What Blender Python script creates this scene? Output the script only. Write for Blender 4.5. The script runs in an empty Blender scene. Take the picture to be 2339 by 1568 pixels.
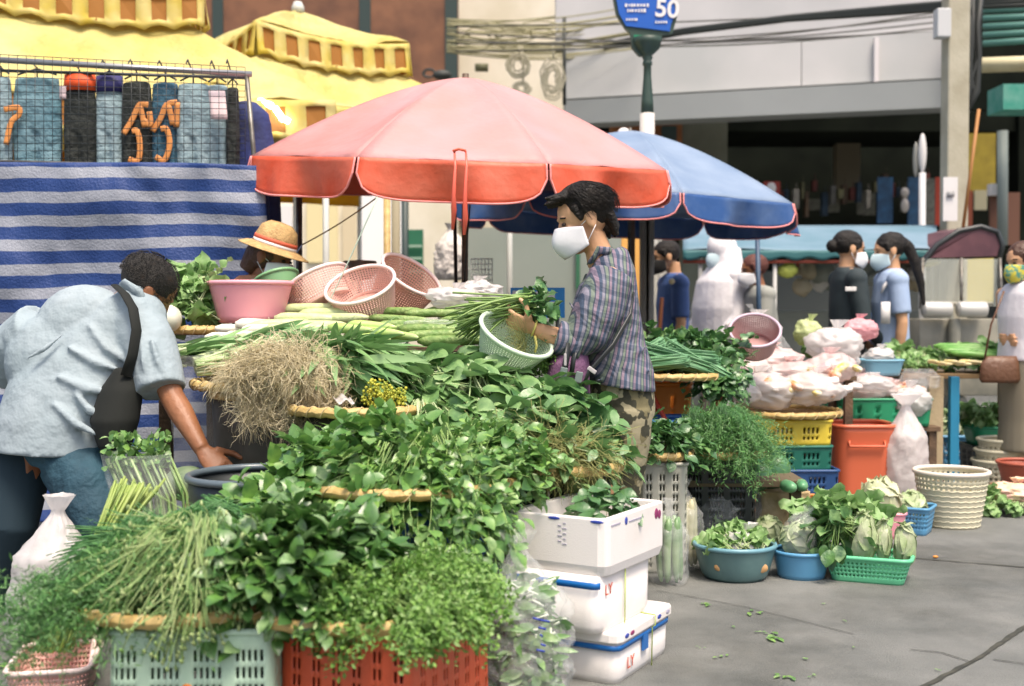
import bpy, math, random
from mathutils import Vector as V, Matrix, Euler, noise
R = math.radians; pi = math.pi
random.seed(11)
sc = bpy.context.scene; col = sc.collection

# ---------------------------------------------------------------- camera
CAMZ = 1.08; F = 2700.0; TILT = math.atan(69/2700)      # pixel units of a 2339 px wide picture
CP = V((0, 0, CAMZ)); FW = V((0, math.cos(TILT), -math.sin(TILT))); UP = V((0, math.sin(TILT), math.cos(TILT)))
cam = bpy.data.cameras.new('camera'); camo = bpy.data.objects.new('camera', cam); col.objects.link(camo)
camo.location = CP; camo.rotation_euler = (R(90)-TILT, 0, 0)
cam.sensor_width = 36; cam.lens = 36*F/2339; cam.clip_end = 500; cam.clip_start = 0.05
cam.dof.use_dof = True; cam.dof.focus_distance = 4.35; cam.dof.aperture_fstop = 2.4
sc.camera = camo

# ---------------------------------------------------------------- light
SUN_EL, SUN_AZ = 66, 155           # azimuth: direction the light comes from, degrees from +Y clockwise
w = bpy.data.worlds.new('World'); sc.world = w; w.use_nodes = True
nt = w.node_tree; bg = nt.nodes['Background']
sky = nt.nodes.new('ShaderNodeTexSky'); sky.sky_type = 'NISHITA'; sky.sun_disc = False
sky.sun_elevation = R(SUN_EL); sky.sun_rotation = R(SUN_AZ); sky.dust_density = 6; sky.air_density = 1.0; sky.ozone_density = 1
nt.links.new(sky.outputs[0], bg.inputs[0]); bg.inputs[1].default_value = 0.15
sl = bpy.data.lights.new('sun', 'SUN'); slo = bpy.data.objects.new('sun', sl); col.objects.link(slo)
sl.energy = 2.5; sl.angle = R(18); sl.color = (1, .875, .745)
a = R(SUN_AZ); e = R(SUN_EL)
sd = V((math.sin(a)*math.cos(e), math.cos(a)*math.cos(e), math.sin(e)))
slo.rotation_euler = (-sd).to_track_quat('-Z', 'Y').to_euler(); slo.location = (0, -3, 12)
sc.view_settings.view_transform = 'Standard'; sc.view_settings.look = 'None'
sc.view_settings.exposure = 0.62; sc.view_settings.gamma = 1
sc.cycles.use_denoising = True
sc.cycles.max_bounces = 8; sc.cycles.transparent_max_bounces = 12

# ---------------------------------------------------------------- helpers
def at(u, v, d):
    return CP + d*(V(((u-1169.5)/F, 0, 0)) + UP*(-(v-784)/F) + FW)
def on(u, v, z=0.0):
    r = V(((u-1169.5)/F, 0, 0)) + UP*(-(v-784)/F) + FW
    return CP + r*((z-CAMZ)/r.z)
def P3(u, d, z): return V(((u-1169.5)*d/F, d, z))
def lerp(a, b, t): return a+(b-a)*t
def rnd(a, b): return random.uniform(a, b)

class MB:
    def __init__(s): s.v = []; s.f = []; s.t = {}
    def add(s, vs, fs):
        o = len(s.v); s.v += [V(p) for p in vs]; s.f += [tuple(i+o for i in f) for f in fs]; return s
    def box(s, c, size, rz=0, M=None):
        x, y, z = [k/2 for k in size]; m = M if M else Matrix.Rotation(rz, 3, 'Z')
        vs = [V(c)+m @ V((i*x, j*y, k*z)) for i in (-1, 1) for j in (-1, 1) for k in (-1, 1)]
        return s.add(vs, [(0,1,3,2), (4,6,7,5), (0,4,5,1), (2,3,7,6), (0,2,6,4), (1,5,7,3)])
    def tube(s, pts, r, n=8, closed=False, flat=1.0):
        pts = [V(p) for p in pts]; m = len(pts)
        rs = r if isinstance(r, (list, tuple)) else [r]*m
        o = len(s.v); ref = None
        for i, p in enumerate(pts):
            if closed: t = pts[(i+1) % m]-pts[i-1]
            else: t = pts[min(i+1, m-1)]-pts[max(i-1, 0)]
            if t.length < 1e-9: t = V((0, 0, 1))
            t.normalize()
            if ref is None:
                ref = t.orthogonal().normalized() if abs(t.z) > .95 else t.cross(V((0, 0, 1))).normalized()
            b = t.cross(ref).normalized(); ref = b.cross(t).normalized()
            for k in range(n):
                a = 2*pi*k/n; s.v.append(p+(ref*math.cos(a)+b*math.sin(a)*flat)*rs[i])
        for i in range(m if closed else m-1):
            for k in range(n):
                a0 = o+i*n+k; a1 = o+i*n+(k+1) % n; j = ((i+1) % m)*n
                s.f.append((a0, a1, o+j+(k+1) % n, o+j+k))
        if not closed:
            s.f.append(tuple(o+k for k in range(n))[::-1]); s.f.append(tuple(o+(m-1)*n+k for k in range(n)))
        return s
    def lathe(s, prof, c=(0, 0, 0), n=32, ax=None, cap=False, wob=None):
        c = V(c); M = ax if ax else Matrix.Identity(3); o = len(s.v)
        for j, (r, z) in enumerate(prof):
            for k in range(n):
                a = 2*pi*k/n; q = 1+(wob(a, j/(len(prof)-1)) if wob else 0)
                s.v.append(c+M @ V((r*q*math.cos(a), r*q*math.sin(a), z)))
        for j in range(len(prof)-1):
            for k in range(n):
                s.f.append((o+j*n+k, o+j*n+(k+1) % n, o+(j+1)*n+(k+1) % n, o+(j+1)*n+k))
        if cap:
            s.f.append(tuple(o+k for k in range(n))[::-1]); s.f.append(tuple(o+(len(prof)-1)*n+k for k in range(n)))
        return s
    def loft(s, secs, n=20):      # (centre, x-axis vector, y-axis vector)
        o = len(s.v)
        for c, ax, ay in secs:
            c, ax, ay = V(c), V(ax), V(ay)
            for k in range(n):
                a = 2*pi*k/n; s.v.append(c+ax*math.cos(a)+ay*math.sin(a))
        m = len(secs)
        for i in range(m-1):
            for k in range(n):
                s.f.append((o+i*n+k, o+i*n+(k+1) % n, o+(i+1)*n+(k+1) % n, o+(i+1)*n+k))
        s.f.append(tuple(o+k for k in range(n))[::-1]); s.f.append(tuple(o+(m-1)*n+k for k in range(n)))
        return s
    def ball(s, c, r, M=None, n=20, m=12, fn=None):
        if not isinstance(r, (tuple, list, V)): r = (r, r, r)
        M = M or Matrix.Identity(3); c = V(c); o = len(s.v)
        for j in range(1, m):
            p = pi*j/m
            for k in range(n):
                a = 2*pi*k/n; q = V((math.sin(p)*math.cos(a), math.sin(p)*math.sin(a), math.cos(p)))
                g = fn(q) if fn else 1
                s.v.append(c+M @ V((q.x*r[0]*g, q.y*r[1]*g, q.z*r[2]*g)))
        g1 = fn(V((0, 0, 1))) if fn else 1; g2 = fn(V((0, 0, -1))) if fn else 1
        s.v.append(c+M @ V((0, 0, r[2]*g1))); s.v.append(c+M @ V((0, 0, -r[2]*g2))); t = len(s.v)-2
        for j in range(m-2):
            for k in range(n):
                s.f.append((o+j*n+k, o+(j+1)*n+k, o+(j+1)*n+(k+1) % n, o+j*n+(k+1) % n))
        for k in range(n):
            s.f.append((t, o+k, o+(k+1) % n)); s.f.append((t+1, o+(m-2)*n+(k+1) % n, o+(m-2)*n+k))
        return s
    def sheet(s, fn, nu, nv, hole=None, wrap=False):
        o = len(s.v); cu = nu if wrap else nu+1
        for j in range(nv+1):
            for i in range(cu):
                s.t[len(s.v)] = (i/nu, j/nv); s.v.append(V(fn(i/nu, j/nv)))
        for j in range(nv):
            for i in range(nu):
                if hole and hole(i, j): continue
                i2 = (i+1) % cu
                s.f.append((o+j*cu+i, o+j*cu+i2, o+(j+1)*cu+i2, o+(j+1)*cu+i))
        return s
    def obj(s, name, m, parent=None, smooth=True, solid=0, sub=0, remesh=0, bev=0, sm=0):
        me = bpy.data.meshes.new(name)
        if parent is not None:
            off = V((0, 0, 0)); p = parent
            while p: off += p.location; p = p.parent
        else:
            n = max(1, len(s.v)); off = V((sum(p.x for p in s.v)/n, sum(p.y for p in s.v)/n, min(p.z for p in s.v)))
        me.from_pydata([p-off for p in s.v], [], s.f); me.materials.append(m)
        if s.t:
            uv = me.uv_layers.new(name='UVMap')
            for l in me.loops:
                if l.vertex_index in s.t: uv.data[l.index].uv = s.t[l.vertex_index]
        if smooth: me.polygons.foreach_set('use_smooth', [True]*len(me.polygons))
        o = bpy.data.objects.new(name, me); col.objects.link(o)
        if parent is not None: o.parent = parent
        else: o.location = off
        if remesh:
            q = o.modifiers.new('r', 'REMESH'); q.mode = 'VOXEL'; q.voxel_size = remesh; q.use_smooth_shade = True
        if sm:
            q = o.modifiers.new('s', 'SMOOTH'); q.factor = .5; q.iterations = sm
        if solid:
            q = o.modifiers.new('t', 'SOLIDIFY'); q.thickness = solid; q.offset = 0
        if bev:
            q = o.modifiers.new('b', 'BEVEL'); q.width = bev; q.segments = 2; q.limit_method = 'ANGLE'
        if sub:
            q = o.modifiers.new('d', 'SUBSURF'); q.levels = q.render_levels = sub
        return o

def tag(o, label=None, cat=None, group=None, kind=None):
    if label: o['label'] = label
    if cat: o['category'] = cat
    if group: o['group'] = group
    if kind: o['kind'] = kind
    return o
def thing(name, label, cat, loc=(0, 0, 0), rz=0, group=None):
    o = bpy.data.objects.new(name, None); col.objects.link(o); o.location = loc; o.empty_display_size = .1
    o.rotation_euler = (0, 0, rz)
    return tag(o, label, cat, group)
def dup(root, loc, rot=None, label=None, group=None, scale=None):
    r = root.copy(); col.objects.link(r); r.location = loc
    if rot is not None: r.rotation_euler = rot if hasattr(rot, '__len__') else (0, 0, rot)
    if scale: r.scale = scale if hasattr(scale, '__len__') else (scale,)*3
    if label: r['label'] = label
    if group: r['group'] = group
    for ch in list(root.children):
        c = ch.copy(); col.objects.link(c); c.parent = r
        for g in ch.children:
            q = g.copy(); col.objects.link(q); q.parent = c
    return r
def spin(o, rz, rx=0, ry=0): o.rotation_euler = (rx, ry, rz); return o

# ---------------------------------------------------------------- materials
MATS = {}
def mat(name, c, rough=.6, c2=None, ns=8.0, bump=0, bs=40.0, trans=0, metal=0, isl=None, emit=0, alpha=1, coat=0, spec=.5, dist=0.004, sheen=0, lo=.35, hi=.65):
    """isl: list of colours picked per loose island; c2: noise mottling colour; trans: translucent share; alpha<1: clear film"""
    if name in MATS: return MATS[name]
    m = bpy.data.materials.new(name); m.use_nodes = True; t = m.node_tree; N = t.nodes; L = t.links
    b = N['Principled BSDF']; out = N['Material Output']
    b.inputs['Roughness'].default_value = rough; b.inputs['Metallic'].default_value = metal
    b.inputs['Specular IOR Level'].default_value = spec
    if coat: b.inputs['Coat Weight'].default_value = coat
    c4 = (*c, 1); b.inputs['Base Color'].default_value = c4; src = None
    tc = N.new('ShaderNodeTexCoord')
    if isl:
        g = N.new('ShaderNodeNewGeometry'); r = N.new('ShaderNodeValToRGB'); L.new(g.outputs['Random Per Island'], r.inputs[0])
        cols = [c]+list(isl)
        while len(r.color_ramp.elements) < len(cols): r.color_ramp.elements.new(.5)
        for i, q in enumerate(cols):
            r.color_ramp.elements[i].position = i/(len(cols)-1); r.color_ramp.elements[i].color = (*q, 1)
        src = r.outputs[0]
    if c2:
        n = N.new('ShaderNodeTexNoise'); n.inputs['Scale'].default_value = ns; n.inputs['Detail'].default_value = 5
        L.new(tc.outputs['Object'], n.inputs['Vector'])
        mr = N.new('ShaderNodeMapRange'); mr.inputs[1].default_value = lo; mr.inputs[2].default_value = hi; L.new(n.outputs[0], mr.inputs[0])
        mx = N.new('ShaderNodeMix'); mx.data_type = 'RGBA'; L.new(mr.outputs[0], mx.inputs[0])
        if src: L.new(src, mx.inputs[6])
        else: mx.inputs[6].default_value = c4
        mx.inputs[7].default_value = (*c2, 1); src = mx.outputs[2]
    if src: L.new(src, b.inputs['Base Color'])
    if bump:
        n = N.new('ShaderNodeTexNoise'); n.inputs['Scale'].default_value = bs; n.inputs['Detail'].default_value = 4
        L.new(tc.outputs['Object'], n.inputs['Vector'])
        bp = N.new('ShaderNodeBump'); bp.inputs['Strength'].default_value = bump; bp.inputs['Distance'].default_value = dist*3
        L.new(n.outputs[0], bp.inputs['Height']); L.new(bp.outputs[0], b.inputs['Normal'])
    sh = b.outputs[0]
    if trans:
        tr = N.new('ShaderNodeBsdfTranslucent'); ms = N.new('ShaderNodeMixShader'); ms.inputs[0].default_value = trans
        if src: L.new(src, tr.inputs[0])
        else: tr.inputs[0].default_value = c4
        L.new(sh, ms.inputs[1]); L.new(tr.outputs[0], ms.inputs[2]); sh = ms.outputs[0]
    if alpha < 1:
        tp = N.new('ShaderNodeBsdfTransparent'); ms = N.new('ShaderNodeMixShader'); ms.inputs[0].default_value = alpha
        L.new(tp.outputs[0], ms.inputs[1]); L.new(sh, ms.inputs[2]); sh = ms.outputs[0]
    if emit:
        b.inputs['Emission Color'].default_value = c4; b.inputs['Emission Strength'].default_value = emit
    L.new(sh, out.inputs[0]); MATS[name] = m; return m
def uvstripes(name, c1, c2, n, duty=.5, axis='Y', rough=.7, c3=None, n3=0, wob=.02, bump=.3, bs=30, trans=0, horiz=None):
    """woven stripes along the cloth's own UV"""
    m = mat(name, c1, rough, bump=bump, bs=bs, trans=0); t = m.node_tree; N = t.nodes; L = t.links; b = N['Principled BSDF']
    tc = N.new('ShaderNodeTexCoord'); sp = N.new('ShaderNodeSeparateXYZ'); L.new(tc.outputs['UV'], sp.inputs[0])
    nz = N.new('ShaderNodeTexNoise'); nz.inputs['Scale'].default_value = 6; L.new(tc.outputs['UV'], nz.inputs['Vector'])
    def M(op, a, b_=None):
        q = N.new('ShaderNodeMath'); q.operation = op
        for i, z in enumerate((a, b_)):
            if z is None: continue
            if isinstance(z, (int, float)): q.inputs[i].default_value = z
            else: L.new(z, q.inputs[i])
        return q.outputs[0]
    def stripe(ax, n, duty):
        v = M('ADD', sp.outputs[ax], M('MULTIPLY', M('SUBTRACT', nz.outputs[0], .5), wob))
        return M('LESS_THAN', M('FRACT', M('MULTIPLY', v, n)), duty)
    mx = N.new('ShaderNodeMix'); mx.data_type = 'RGBA'; L.new(stripe(axis, n, duty), mx.inputs[0])
    mx.inputs[6].default_value = (*c1, 1); mx.inputs[7].default_value = (*c2, 1); o = mx.outputs[2]
    if c3:
        m2 = N.new('ShaderNodeMix'); m2.data_type = 'RGBA'; q = stripe(axis, n3, .3); L.new(M('MULTIPLY', q, .75), m2.inputs[0])
        L.new(o, m2.inputs[6]); m2.inputs[7].default_value = (*c3, 1); o = m2.outputs[2]
    if horiz:
        ch, nh = horiz
        m3 = N.new('ShaderNodeMix'); m3.data_type = 'RGBA'; q = stripe('X' if axis == 'Y' else 'Y', nh, .4); L.new(M('MULTIPLY', q, .5), m3.inputs[0])
        L.new(o, m3.inputs[6]); m3.inputs[7].default_value = (*ch, 1); o = m3.outputs[2]
    L.new(o, b.inputs['Base Color']); return m
# ================================================================ vessels
def perim(w, d, r, n):
    """n points round a rounded rectangle (r=None: ellipse)"""
    if r is None: return [(w/2*math.cos(2*pi*k/n), d/2*math.sin(2*pi*k/n)) for k in range(n)]
    pts = []; segs = []
    hw, hd = w/2-r, d/2-r; L = [2*hd, r*pi/2, 2*hw, r*pi/2]*2; tot = sum(L)
    for k in range(n):
        s = tot*k/n; i = 0
        while s > L[i]: s -= L[i]; i += 1
        q = [(hw+r, -hd, 0, 1), (hw, hd, 0, 0), (hw, hd+r, -1, 0), (-hw, hd, 0, 90), (-hw-r, hd, 0, -1), (-hw, -hd, 0, 180), (-hw, -hd-r, 1, 0), (hw, -hd, 0, 270)][i]
        if i % 2 == 0: pts.append((q[0]+q[2]*s, q[1]+q[3]*s))
        else:
            a = R(q[3])+s/r; pts.append((q[0]+r*math.cos(a), q[1]+r*math.sin(a)))
    return pts
def vessel(root, w, d, h, m, taper=.8, r=None, n=48, rows=8, hole=None, thick=.004, rim=.008, rimm=None, M=None, prof=None, body='body', rimn='rim', foot=None, bottom=True, zrim=None):
    """open container in its own coordinates (base centre at the origin); M tilts it"""
    P = perim(w, d, r, n); M = M or Matrix.Identity(4)
    sc_ = (lambda t: prof(t)) if prof else (lambda t: lerp(taper, 1, t))
    b = MB()
    def f(i, t):
        p = P[round(i*n) % n]; s = sc_(t); return M @ V((p[0]*s, p[1]*s, h*t))
    b.sheet(f, n, rows, hole=hole, wrap=True)
    if bottom:
        o = len(b.v); s = sc_(0); b.v.append(M @ V((0, 0, 0)))
        b.v += [M @ V((p[0]*s, p[1]*s, 0)) for p in P]
        b.f += [(o, o+1+(k+1) % n, o+1+k) for k in range(n)]
    root_off = root
    bo = b_local(b, body, m, root_off, solid=thick)
    if rim:
        q = MB(); q.tube([M @ V((p[0], p[1], h if zrim is None else zrim)) for p in P], rim, 8, closed=True)
        b_local(q, rimn, rimm or m, root_off)
    return bo
def b_local(mb, name, m, parent, **k):
    """mesh given in the parent's own coordinates"""
    me = bpy.data.meshes.new(name); me.from_pydata(mb.v, [], mb.f); me.materials.append(m)
    if mb.t:
        uv = me.uv_layers.new(name='UVMap')
        for l in me.loops:
            if l.vertex_index in mb.t: uv.data[l.index].uv = mb.t[l.vertex_index]
    if k.get('smooth', True): me.polygons.foreach_set('use_smooth', [True]*len(me.polygons))
    o = bpy.data.objects.new(name, me); col.objects.link(o); o.parent = parent
    if k.get('remesh'):
        q = o.modifiers.new('r', 'REMESH'); q.mode = 'VOXEL'; q.voxel_size = k['remesh']; q.use_smooth_shade = True
    if k.get('sm'):
        q = o.modifiers.new('s', 'SMOOTH'); q.factor = .5; q.iterations = k['sm']
    if k.get('solid'):
        q = o.modifiers.new('t', 'SOLIDIFY'); q.thickness = k['solid']; q.offset = 0
    if k.get('bev'):
        q = o.modifiers.new('b', 'BEVEL'); q.width = k['bev']; q.segments = 2; q.limit_method = 'ANGLE'
    if k.get('sub'):
        q = o.modifiers.new('d', 'SUBSURF'); q.levels = q.render_levels = k['sub']
    return o
def slots(i, j, gi=6, bi=2, gj=5, bj=2, odd=True):
    """hole mask: slots in groups"""
    return (i % 2 == 1) and (i % (gi*2) >= bi) and (j % gj >= bj)

def tray(label, c, r, group=None, name='bamboo_tray', h=.045, m=None, tilt=None):
    t = thing(name, label, 'tray', c, 0, group)
    b = MB(); n = 64
    b.sheet(lambda u, v: (math.cos(2*pi*u)*r*v, math.sin(2*pi*u)*r*v, .002+h*.5*v**6), n, 12, wrap=True)
    b_local(b, 'woven_base', m or M_bamboo_w, t, solid=.003)
    q = MB(); q.sheet(lambda u, v: (math.cos(2*pi*u)*(r+.012*math.cos(2*pi*v)), math.sin(2*pi*u)*(r+.012*math.cos(2*pi*v)), h*.55+.017*math.sin(2*pi*v)+.002*math.sin(2*pi*u*29)), 96, 8, wrap=True)
    ro = b_local(q, 'rim', M_bamboo, t)
    k = MB(); N_ = 26*14; T_ = 26
    def hp(i):
        a = 2*pi*i/N_; x = 2*pi*T_*i/N_; e = V((math.cos(a), math.sin(a), 0)); return e*(r+.0135*math.cos(x))+V((0, 0, h*.55+.0185*math.sin(x)))
    k.tube([hp(i) for i in range(N_)], .0022, 5, closed=True)
    b_local(k, 'binding', M_bamboo_b, ro)
    if tilt: t.rotation_euler = tilt
    return t

# ================================================================ foliage
def leaf(mb, p, d, up, L, W, curl=.6, n=4, fold=.25, tip=1.0, wav=0, stalk=0):
    """curved blade: starts at p, heads along d, bends towards -up"""
    p = V(p); d = V(d).normalized(); s = d.cross(up)
    if s.length < .01: s = d.orthogonal()
    s.normalize(); u = s.cross(d).normalized(); o = len(mb.v); q = p.copy(); ang = 0; step = L/n
    ph = rnd(0, 6)
    for i in range(n+1):
        t = i/n; wd = W*.5*(math.sin(pi*min(1, t*.93+.07)**tip)+.02)
        dr = d*math.cos(ang)-u*math.sin(ang); nn = u*math.cos(ang)+d*math.sin(ang)
        wv = wav*math.sin(ph+t*9)
        mb.v += [q-s*wd+nn*(wd*fold+wv*W), q, q+s*wd+nn*(wd*fold-wv*W)]
        if i < n:
            q = q+dr*step; ang += curl/n
            a = o+i*3; mb.f += [(a, a+3, a+4, a+1), (a+1, a+4, a+5, a+2)]
    return q
def curve(p, d, L, n=6, bend=.4, wig=.15, g=V((0, 0, -1))):
    p = V(p); d = V(d).normalized(); pts = [p.copy()]; wg = V((rnd(-1, 1), rnd(-1, 1), rnd(-1, 1)))*wig
    for i in range(n):
        d = (d+g*(bend/n)+wg/n).normalized(); p = p+d*(L/n); pts.append(p.copy())
    return pts
def rv(s=1): return V((rnd(-s, s), rnd(-s, s), rnd(-s, s)))

def g_broad(seed, nl=16, SL=.14, LL=.12, LW=.075, stemr=.0035, fan=.35, droop=.5, wav=.06):
    """bundle of broad leaves on pale stems, stems at -x, leaves towards +x"""
    random.seed(seed); lf = MB(); st = MB()
    for i in range(nl):
        y = rnd(-.035, .035); z = rnd(0, .04); d = V((1, rnd(-fan, fan), rnd(-.1, fan*.9)))
        pts = curve((-SL, y, z), d, SL*rnd(.9, 1.25), 4, .15, .3); st.tube(pts, [stemr, stemr, stemr*.8, stemr*.7, stemr*.5], 5)
        dd = pts[-1]-pts[-2]; sz = rnd(.7, 1.2)
        leaf(lf, pts[-1], dd+rv(.3)*dd.length, V((rnd(-.5, .5), rnd(-.9, .9), 1)), LL*sz, LW*sz, rnd(-.1, 1)*droop*2, 6, rnd(.05, .35), 1, wav)
    return lf, st
def g_branch(seed, ns=9, SL=.24, per=7, LL=.06, LW=.034, stemr=.0022, fan=.5, lo=.35, droop=.6, bend=.3, hang=0):
    """leafy stems: leaves all along the outer part"""
    random.seed(seed); lf = MB(); st = MB()
    for i in range(ns):
        d = V((1, rnd(-fan, fan), rnd(-.05, fan))); pts = curve((-SL*.5, rnd(-.03, .03), rnd(0, .04)), d, SL*rnd(.85, 1.2), 8, bend, .4)
        st.tube(pts, [lerp(stemr, stemr*.4, k/8) for k in range(9)], 4)
        for k in range(per):
            t = lerp(lo, 1, (k+rnd(0, .8))/per); x = min(7.99, t*8); j = int(x); p = pts[j].lerp(pts[j+1], x-j); dd = (pts[j+1]-pts[j]).normalized()
            side = V((rnd(-1, 1), rnd(-1, 1), rnd(-.2, 1))); dr = dd*rnd(.4, 1)+side*.8; sz = rnd(.55, 1.25)
            leaf(lf, p, dr, V((rnd(-.4, .4), rnd(-.4, .4), 1)), LL*sz, LW*sz, rnd(0, 1)*droop*2, 4, rnd(.1, .4))
    return lf, st
def g_fine(seed, ns=26, SL=.2, per=34, LL=.015, LW=.009, fan=.5, stemr=.0011, lo=.35, bend=.5):
    """feathery herb: thin stems and very many small leaflets"""
    random.seed(seed); lf = MB(); st = MB()
    for i in range(ns):
        d = V((1, rnd(-fan, fan), rnd(-.15, fan))); pts = curve((-SL*.5, rnd(-.03, .03), rnd(0, .05)), d, SL*rnd(.8, 1.2), 8, bend, .5)
        st.tube(pts, [lerp(stemr, stemr*.5, k/8) for k in range(9)], 3)
        for k in range(per):
            t = lerp(lo, 1, rnd(0, 1)**.8); x = min(7.99, t*8); j = int(x); p = pts[j].lerp(pts[j+1], x-j)+rv(.016*(.4+t))
            leaf(lf, p, rv()+V((.5, 0, .2)), rv(.6)+V((0, 0, 1)), LL*rnd(.6, 1.3), LW*rnd(.6, 1.3), rnd(-.5, 1), 2, .2)
    return lf, st
def g_strap(seed, n=34, L=.3, W=.012, fan=.2, bend=.3, white=.25):
    random.seed(seed); lf = MB(); st = MB()
    for i in range(n):
        d = V((1, rnd(-fan, fan), rnd(-.03, fan*1.2))); p = V((-L*.5, rnd(-.03, .03), rnd(0, .05)))
        pts = curve(p, d, L*white, 3, .05, .1); st.tube(pts, [W*.3, W*.35, W*.35, W*.3], 5)
        dd = pts[-1]-pts[-2]
        leaf(lf, pts[-1], dd, V((0, rnd(-1, 1), 1)), L*rnd(.6, .95), W*rnd(.8, 1.5), rnd(-.2, 1.2)*bend*2, 6, .3, .8)
    return lf, st
def g_thread(seed, n=60, L=.3, r=.0016, fan=.12, bend=.25, wig=.3, head=0):
    random.seed(seed); st = MB(); hd = MB()
    for i in range(n):
        d = V((1, rnd(-fan, fan), rnd(-fan*.5, fan))); p = V((-L*.5+rnd(-.02, .02), rnd(-.03, .03), rnd(0, .05)))
        pts = curve(p, d, L*rnd(.8, 1.1), 6, bend*rnd(.2, 1.4), wig); st.tube(pts, r, 4)
        if head: st.ball(pts[-1], (head*.5, head*.5, head), n=6, m=5)
    return st, MB()
def g_roots(seed, n=240, L=.13, r=.0008):
    random.seed(seed); st = MB()
    for i in range(n):
        a = rnd(0, 2*pi); p = V((rnd(-.05, .05), rnd(-.05, .05), rnd(0, .05)))
        d = V((math.cos(a), math.sin(a), rnd(-.6, .8))); pts = [p]
        for k in range(7):
            d = (d+rv(.55)+V((0, 0, -.18))).normalized(); p = p+d*L/7*rnd(.6, 1.4); pts.append(p)
        st.tube(pts, r*rnd(.7, 1.4), 3)
    return st, MB()
def protos(gen, seeds, lname, lm, sname, sm, **k):
    """mesh data shared by every bunch of a kind: list of (leaf mesh, stem mesh)"""
    out = []
    for s in seeds:
        lf, st = gen(s, **k); r = []
        for mb, nm, m in ((lf, lname, lm), (st, sname, sm)):
            if not mb.v: r.append(None); continue
            me = bpy.data.meshes.new(nm); me.from_pydata(mb.v, [], mb.f); me.materials.append(m)
            me.polygons.foreach_set('use_smooth', [True]*len(me.polygons)); r.append(me)
        out.append((r, lname, sname))
    return out
def bunch(pr, name, label, cat, loc, rot, s=1, group=None):
    (a, b), ln, sn = pr
    o = thing(name, label, cat, loc, 0, group); o.rotation_euler = rot; o.scale = (s, s, s) if not hasattr(s, '__len__') else s
    for me, nm in ((a, ln), (b, sn)):
        if me: c = bpy.data.objects.new(nm, me); col.objects.link(c); c.parent = o
    return o
def pile(prs, name, label, cat, c, rx, ry, h, n, head, fan=40, outw=.5, s=1, group=None, seed=1, jit=.25, yaw=0, lift=0, pitchk=1.0, flip=True):
    """bunches heaped over a half-ellipsoid mound; head = compass angle (deg, 0=+x) the tips point to"""
    random.seed(seed); c = V(c); ga = 2.39996
    for i in range(n):
        rr = math.sqrt((i+.5)/n)*.98; a = i*ga+rnd(-.3, .3)
        lx, ly = rr*math.cos(a), rr*math.sin(a); z = h*(max(0, 1-rr*rr)**.6)*rnd(.8, 1.05)+lift
        x, y = rx*lx, ry*ly; cy, sy = math.cos(R(yaw)), math.sin(R(yaw)); x, y = x*cy-y*sy, x*sy+y*cy
        hd = V((math.cos(R(head)), math.sin(R(head))))
        ow = V((x, y)); ow = ow.normalized() if ow.length > 0 else hd
        dr = hd*(1-outw)+ow*outw*(rr+.2); dr = dr.normalized() if dr.length > .01 else hd
        az = math.atan2(dr.y, dr.x)+R(rnd(-fan, fan))
        # slope of the mound along the bunch
        e = V((math.cos(az), math.sin(az))); sl = (e.x*x/rx**2+e.y*y/ry**2)*h*1.5*pitchk
        pit = math.atan(max(-1.1, min(1.6, sl)))+rnd(-jit, jit)
        bunch(random.choice(prs), name, label, cat, (c.x+x, c.y+y, c.z+z), (rnd(-.5, .5), pit, az), s*rnd(.88, 1.12), group)

def text_obj(name, c):
    o = bpy.data.objects.new(name, c); col.objects.link(o); bpy.context.view_layer.update()
    me = bpy.data.meshes.new_from_object(o.evaluated_get(bpy.context.evaluated_depsgraph_get())); bpy.data.objects.remove(o)
    o = bpy.data.objects.new(name, me); col.objects.link(o); return o
# ================================================================ bags
def bag(name, label, c, rx, ry, h, m, seed=0, knot=True, parent=None, cat='plastic bag', wr=.10, group=None, top=.28, lean=(0, 0), fill=None, tie=None, n=56, rows=40, sharp=1.0):
    """crumpled plastic bag with a gathered neck"""
    random.seed(seed); off = V((rnd(-50, 50), rnd(-50, 50), rnd(-50, 50))); c = V(c)
    def prof(t):
        if t < .08: return .8+.2*math.sin(t/.08*pi/2)
        if t < .62: return 1+.05*math.sin(t*5)
        q = (t-.62)/.38
        return lerp(1.02, top if knot else .75, q**.8) if not knot else (lerp(1.02, .16, min(1, q/.72)**.9) if q < .72 else lerp(.16, top*1.5, (q-.72)/.28))
    def f(u, v):
        a = 2*pi*u; rr = prof(v); nn = V((math.cos(a)*2.2, math.sin(a)*2.2, v*4*h/max(rx, .01)*.5))+off
        q = noise.fractal(nn, 1, 2, 4); q2 = abs(noise.noise(nn*2.3)); fold = math.sin(a*9+q*5)*(.25 if v > .6 else .05)*(1 if knot else .5)
        k = rr*(1+wr*(q*1.6-q2*1.8*sharp)+wr*fold)
        return c+V((rx*math.cos(a)*k+lean[0]*v, ry*math.sin(a)*k+lean[1]*v, h*v+wr*.12*h*q*(v > .05)))
    b = MB(); b.sheet(f, n, rows, wrap=True)
    o = len(b.v); b.v.append(c.copy()); b.f += [(o, (k+1) % n, k) for k in range(n)]
    if fill is None and tie is None:
        return tag(b.obj(name, m), label, cat, group)
    t = thing(name, label, cat, c, 0, group); b.obj('film', m, t)
    if tie:
        q = MB(); zz = .62+.38*.72; rr = .16; q.tube([c+V((lean[0]*zz+rx*rr*1.15*math.cos(x), lean[1]*zz+ry*rr*1.15*math.sin(x), h*zz)) for x in [2*pi*y/12 for y in range(12)]], .006, 6, closed=True); q.obj('tie', tie, t)
    return t
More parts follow.
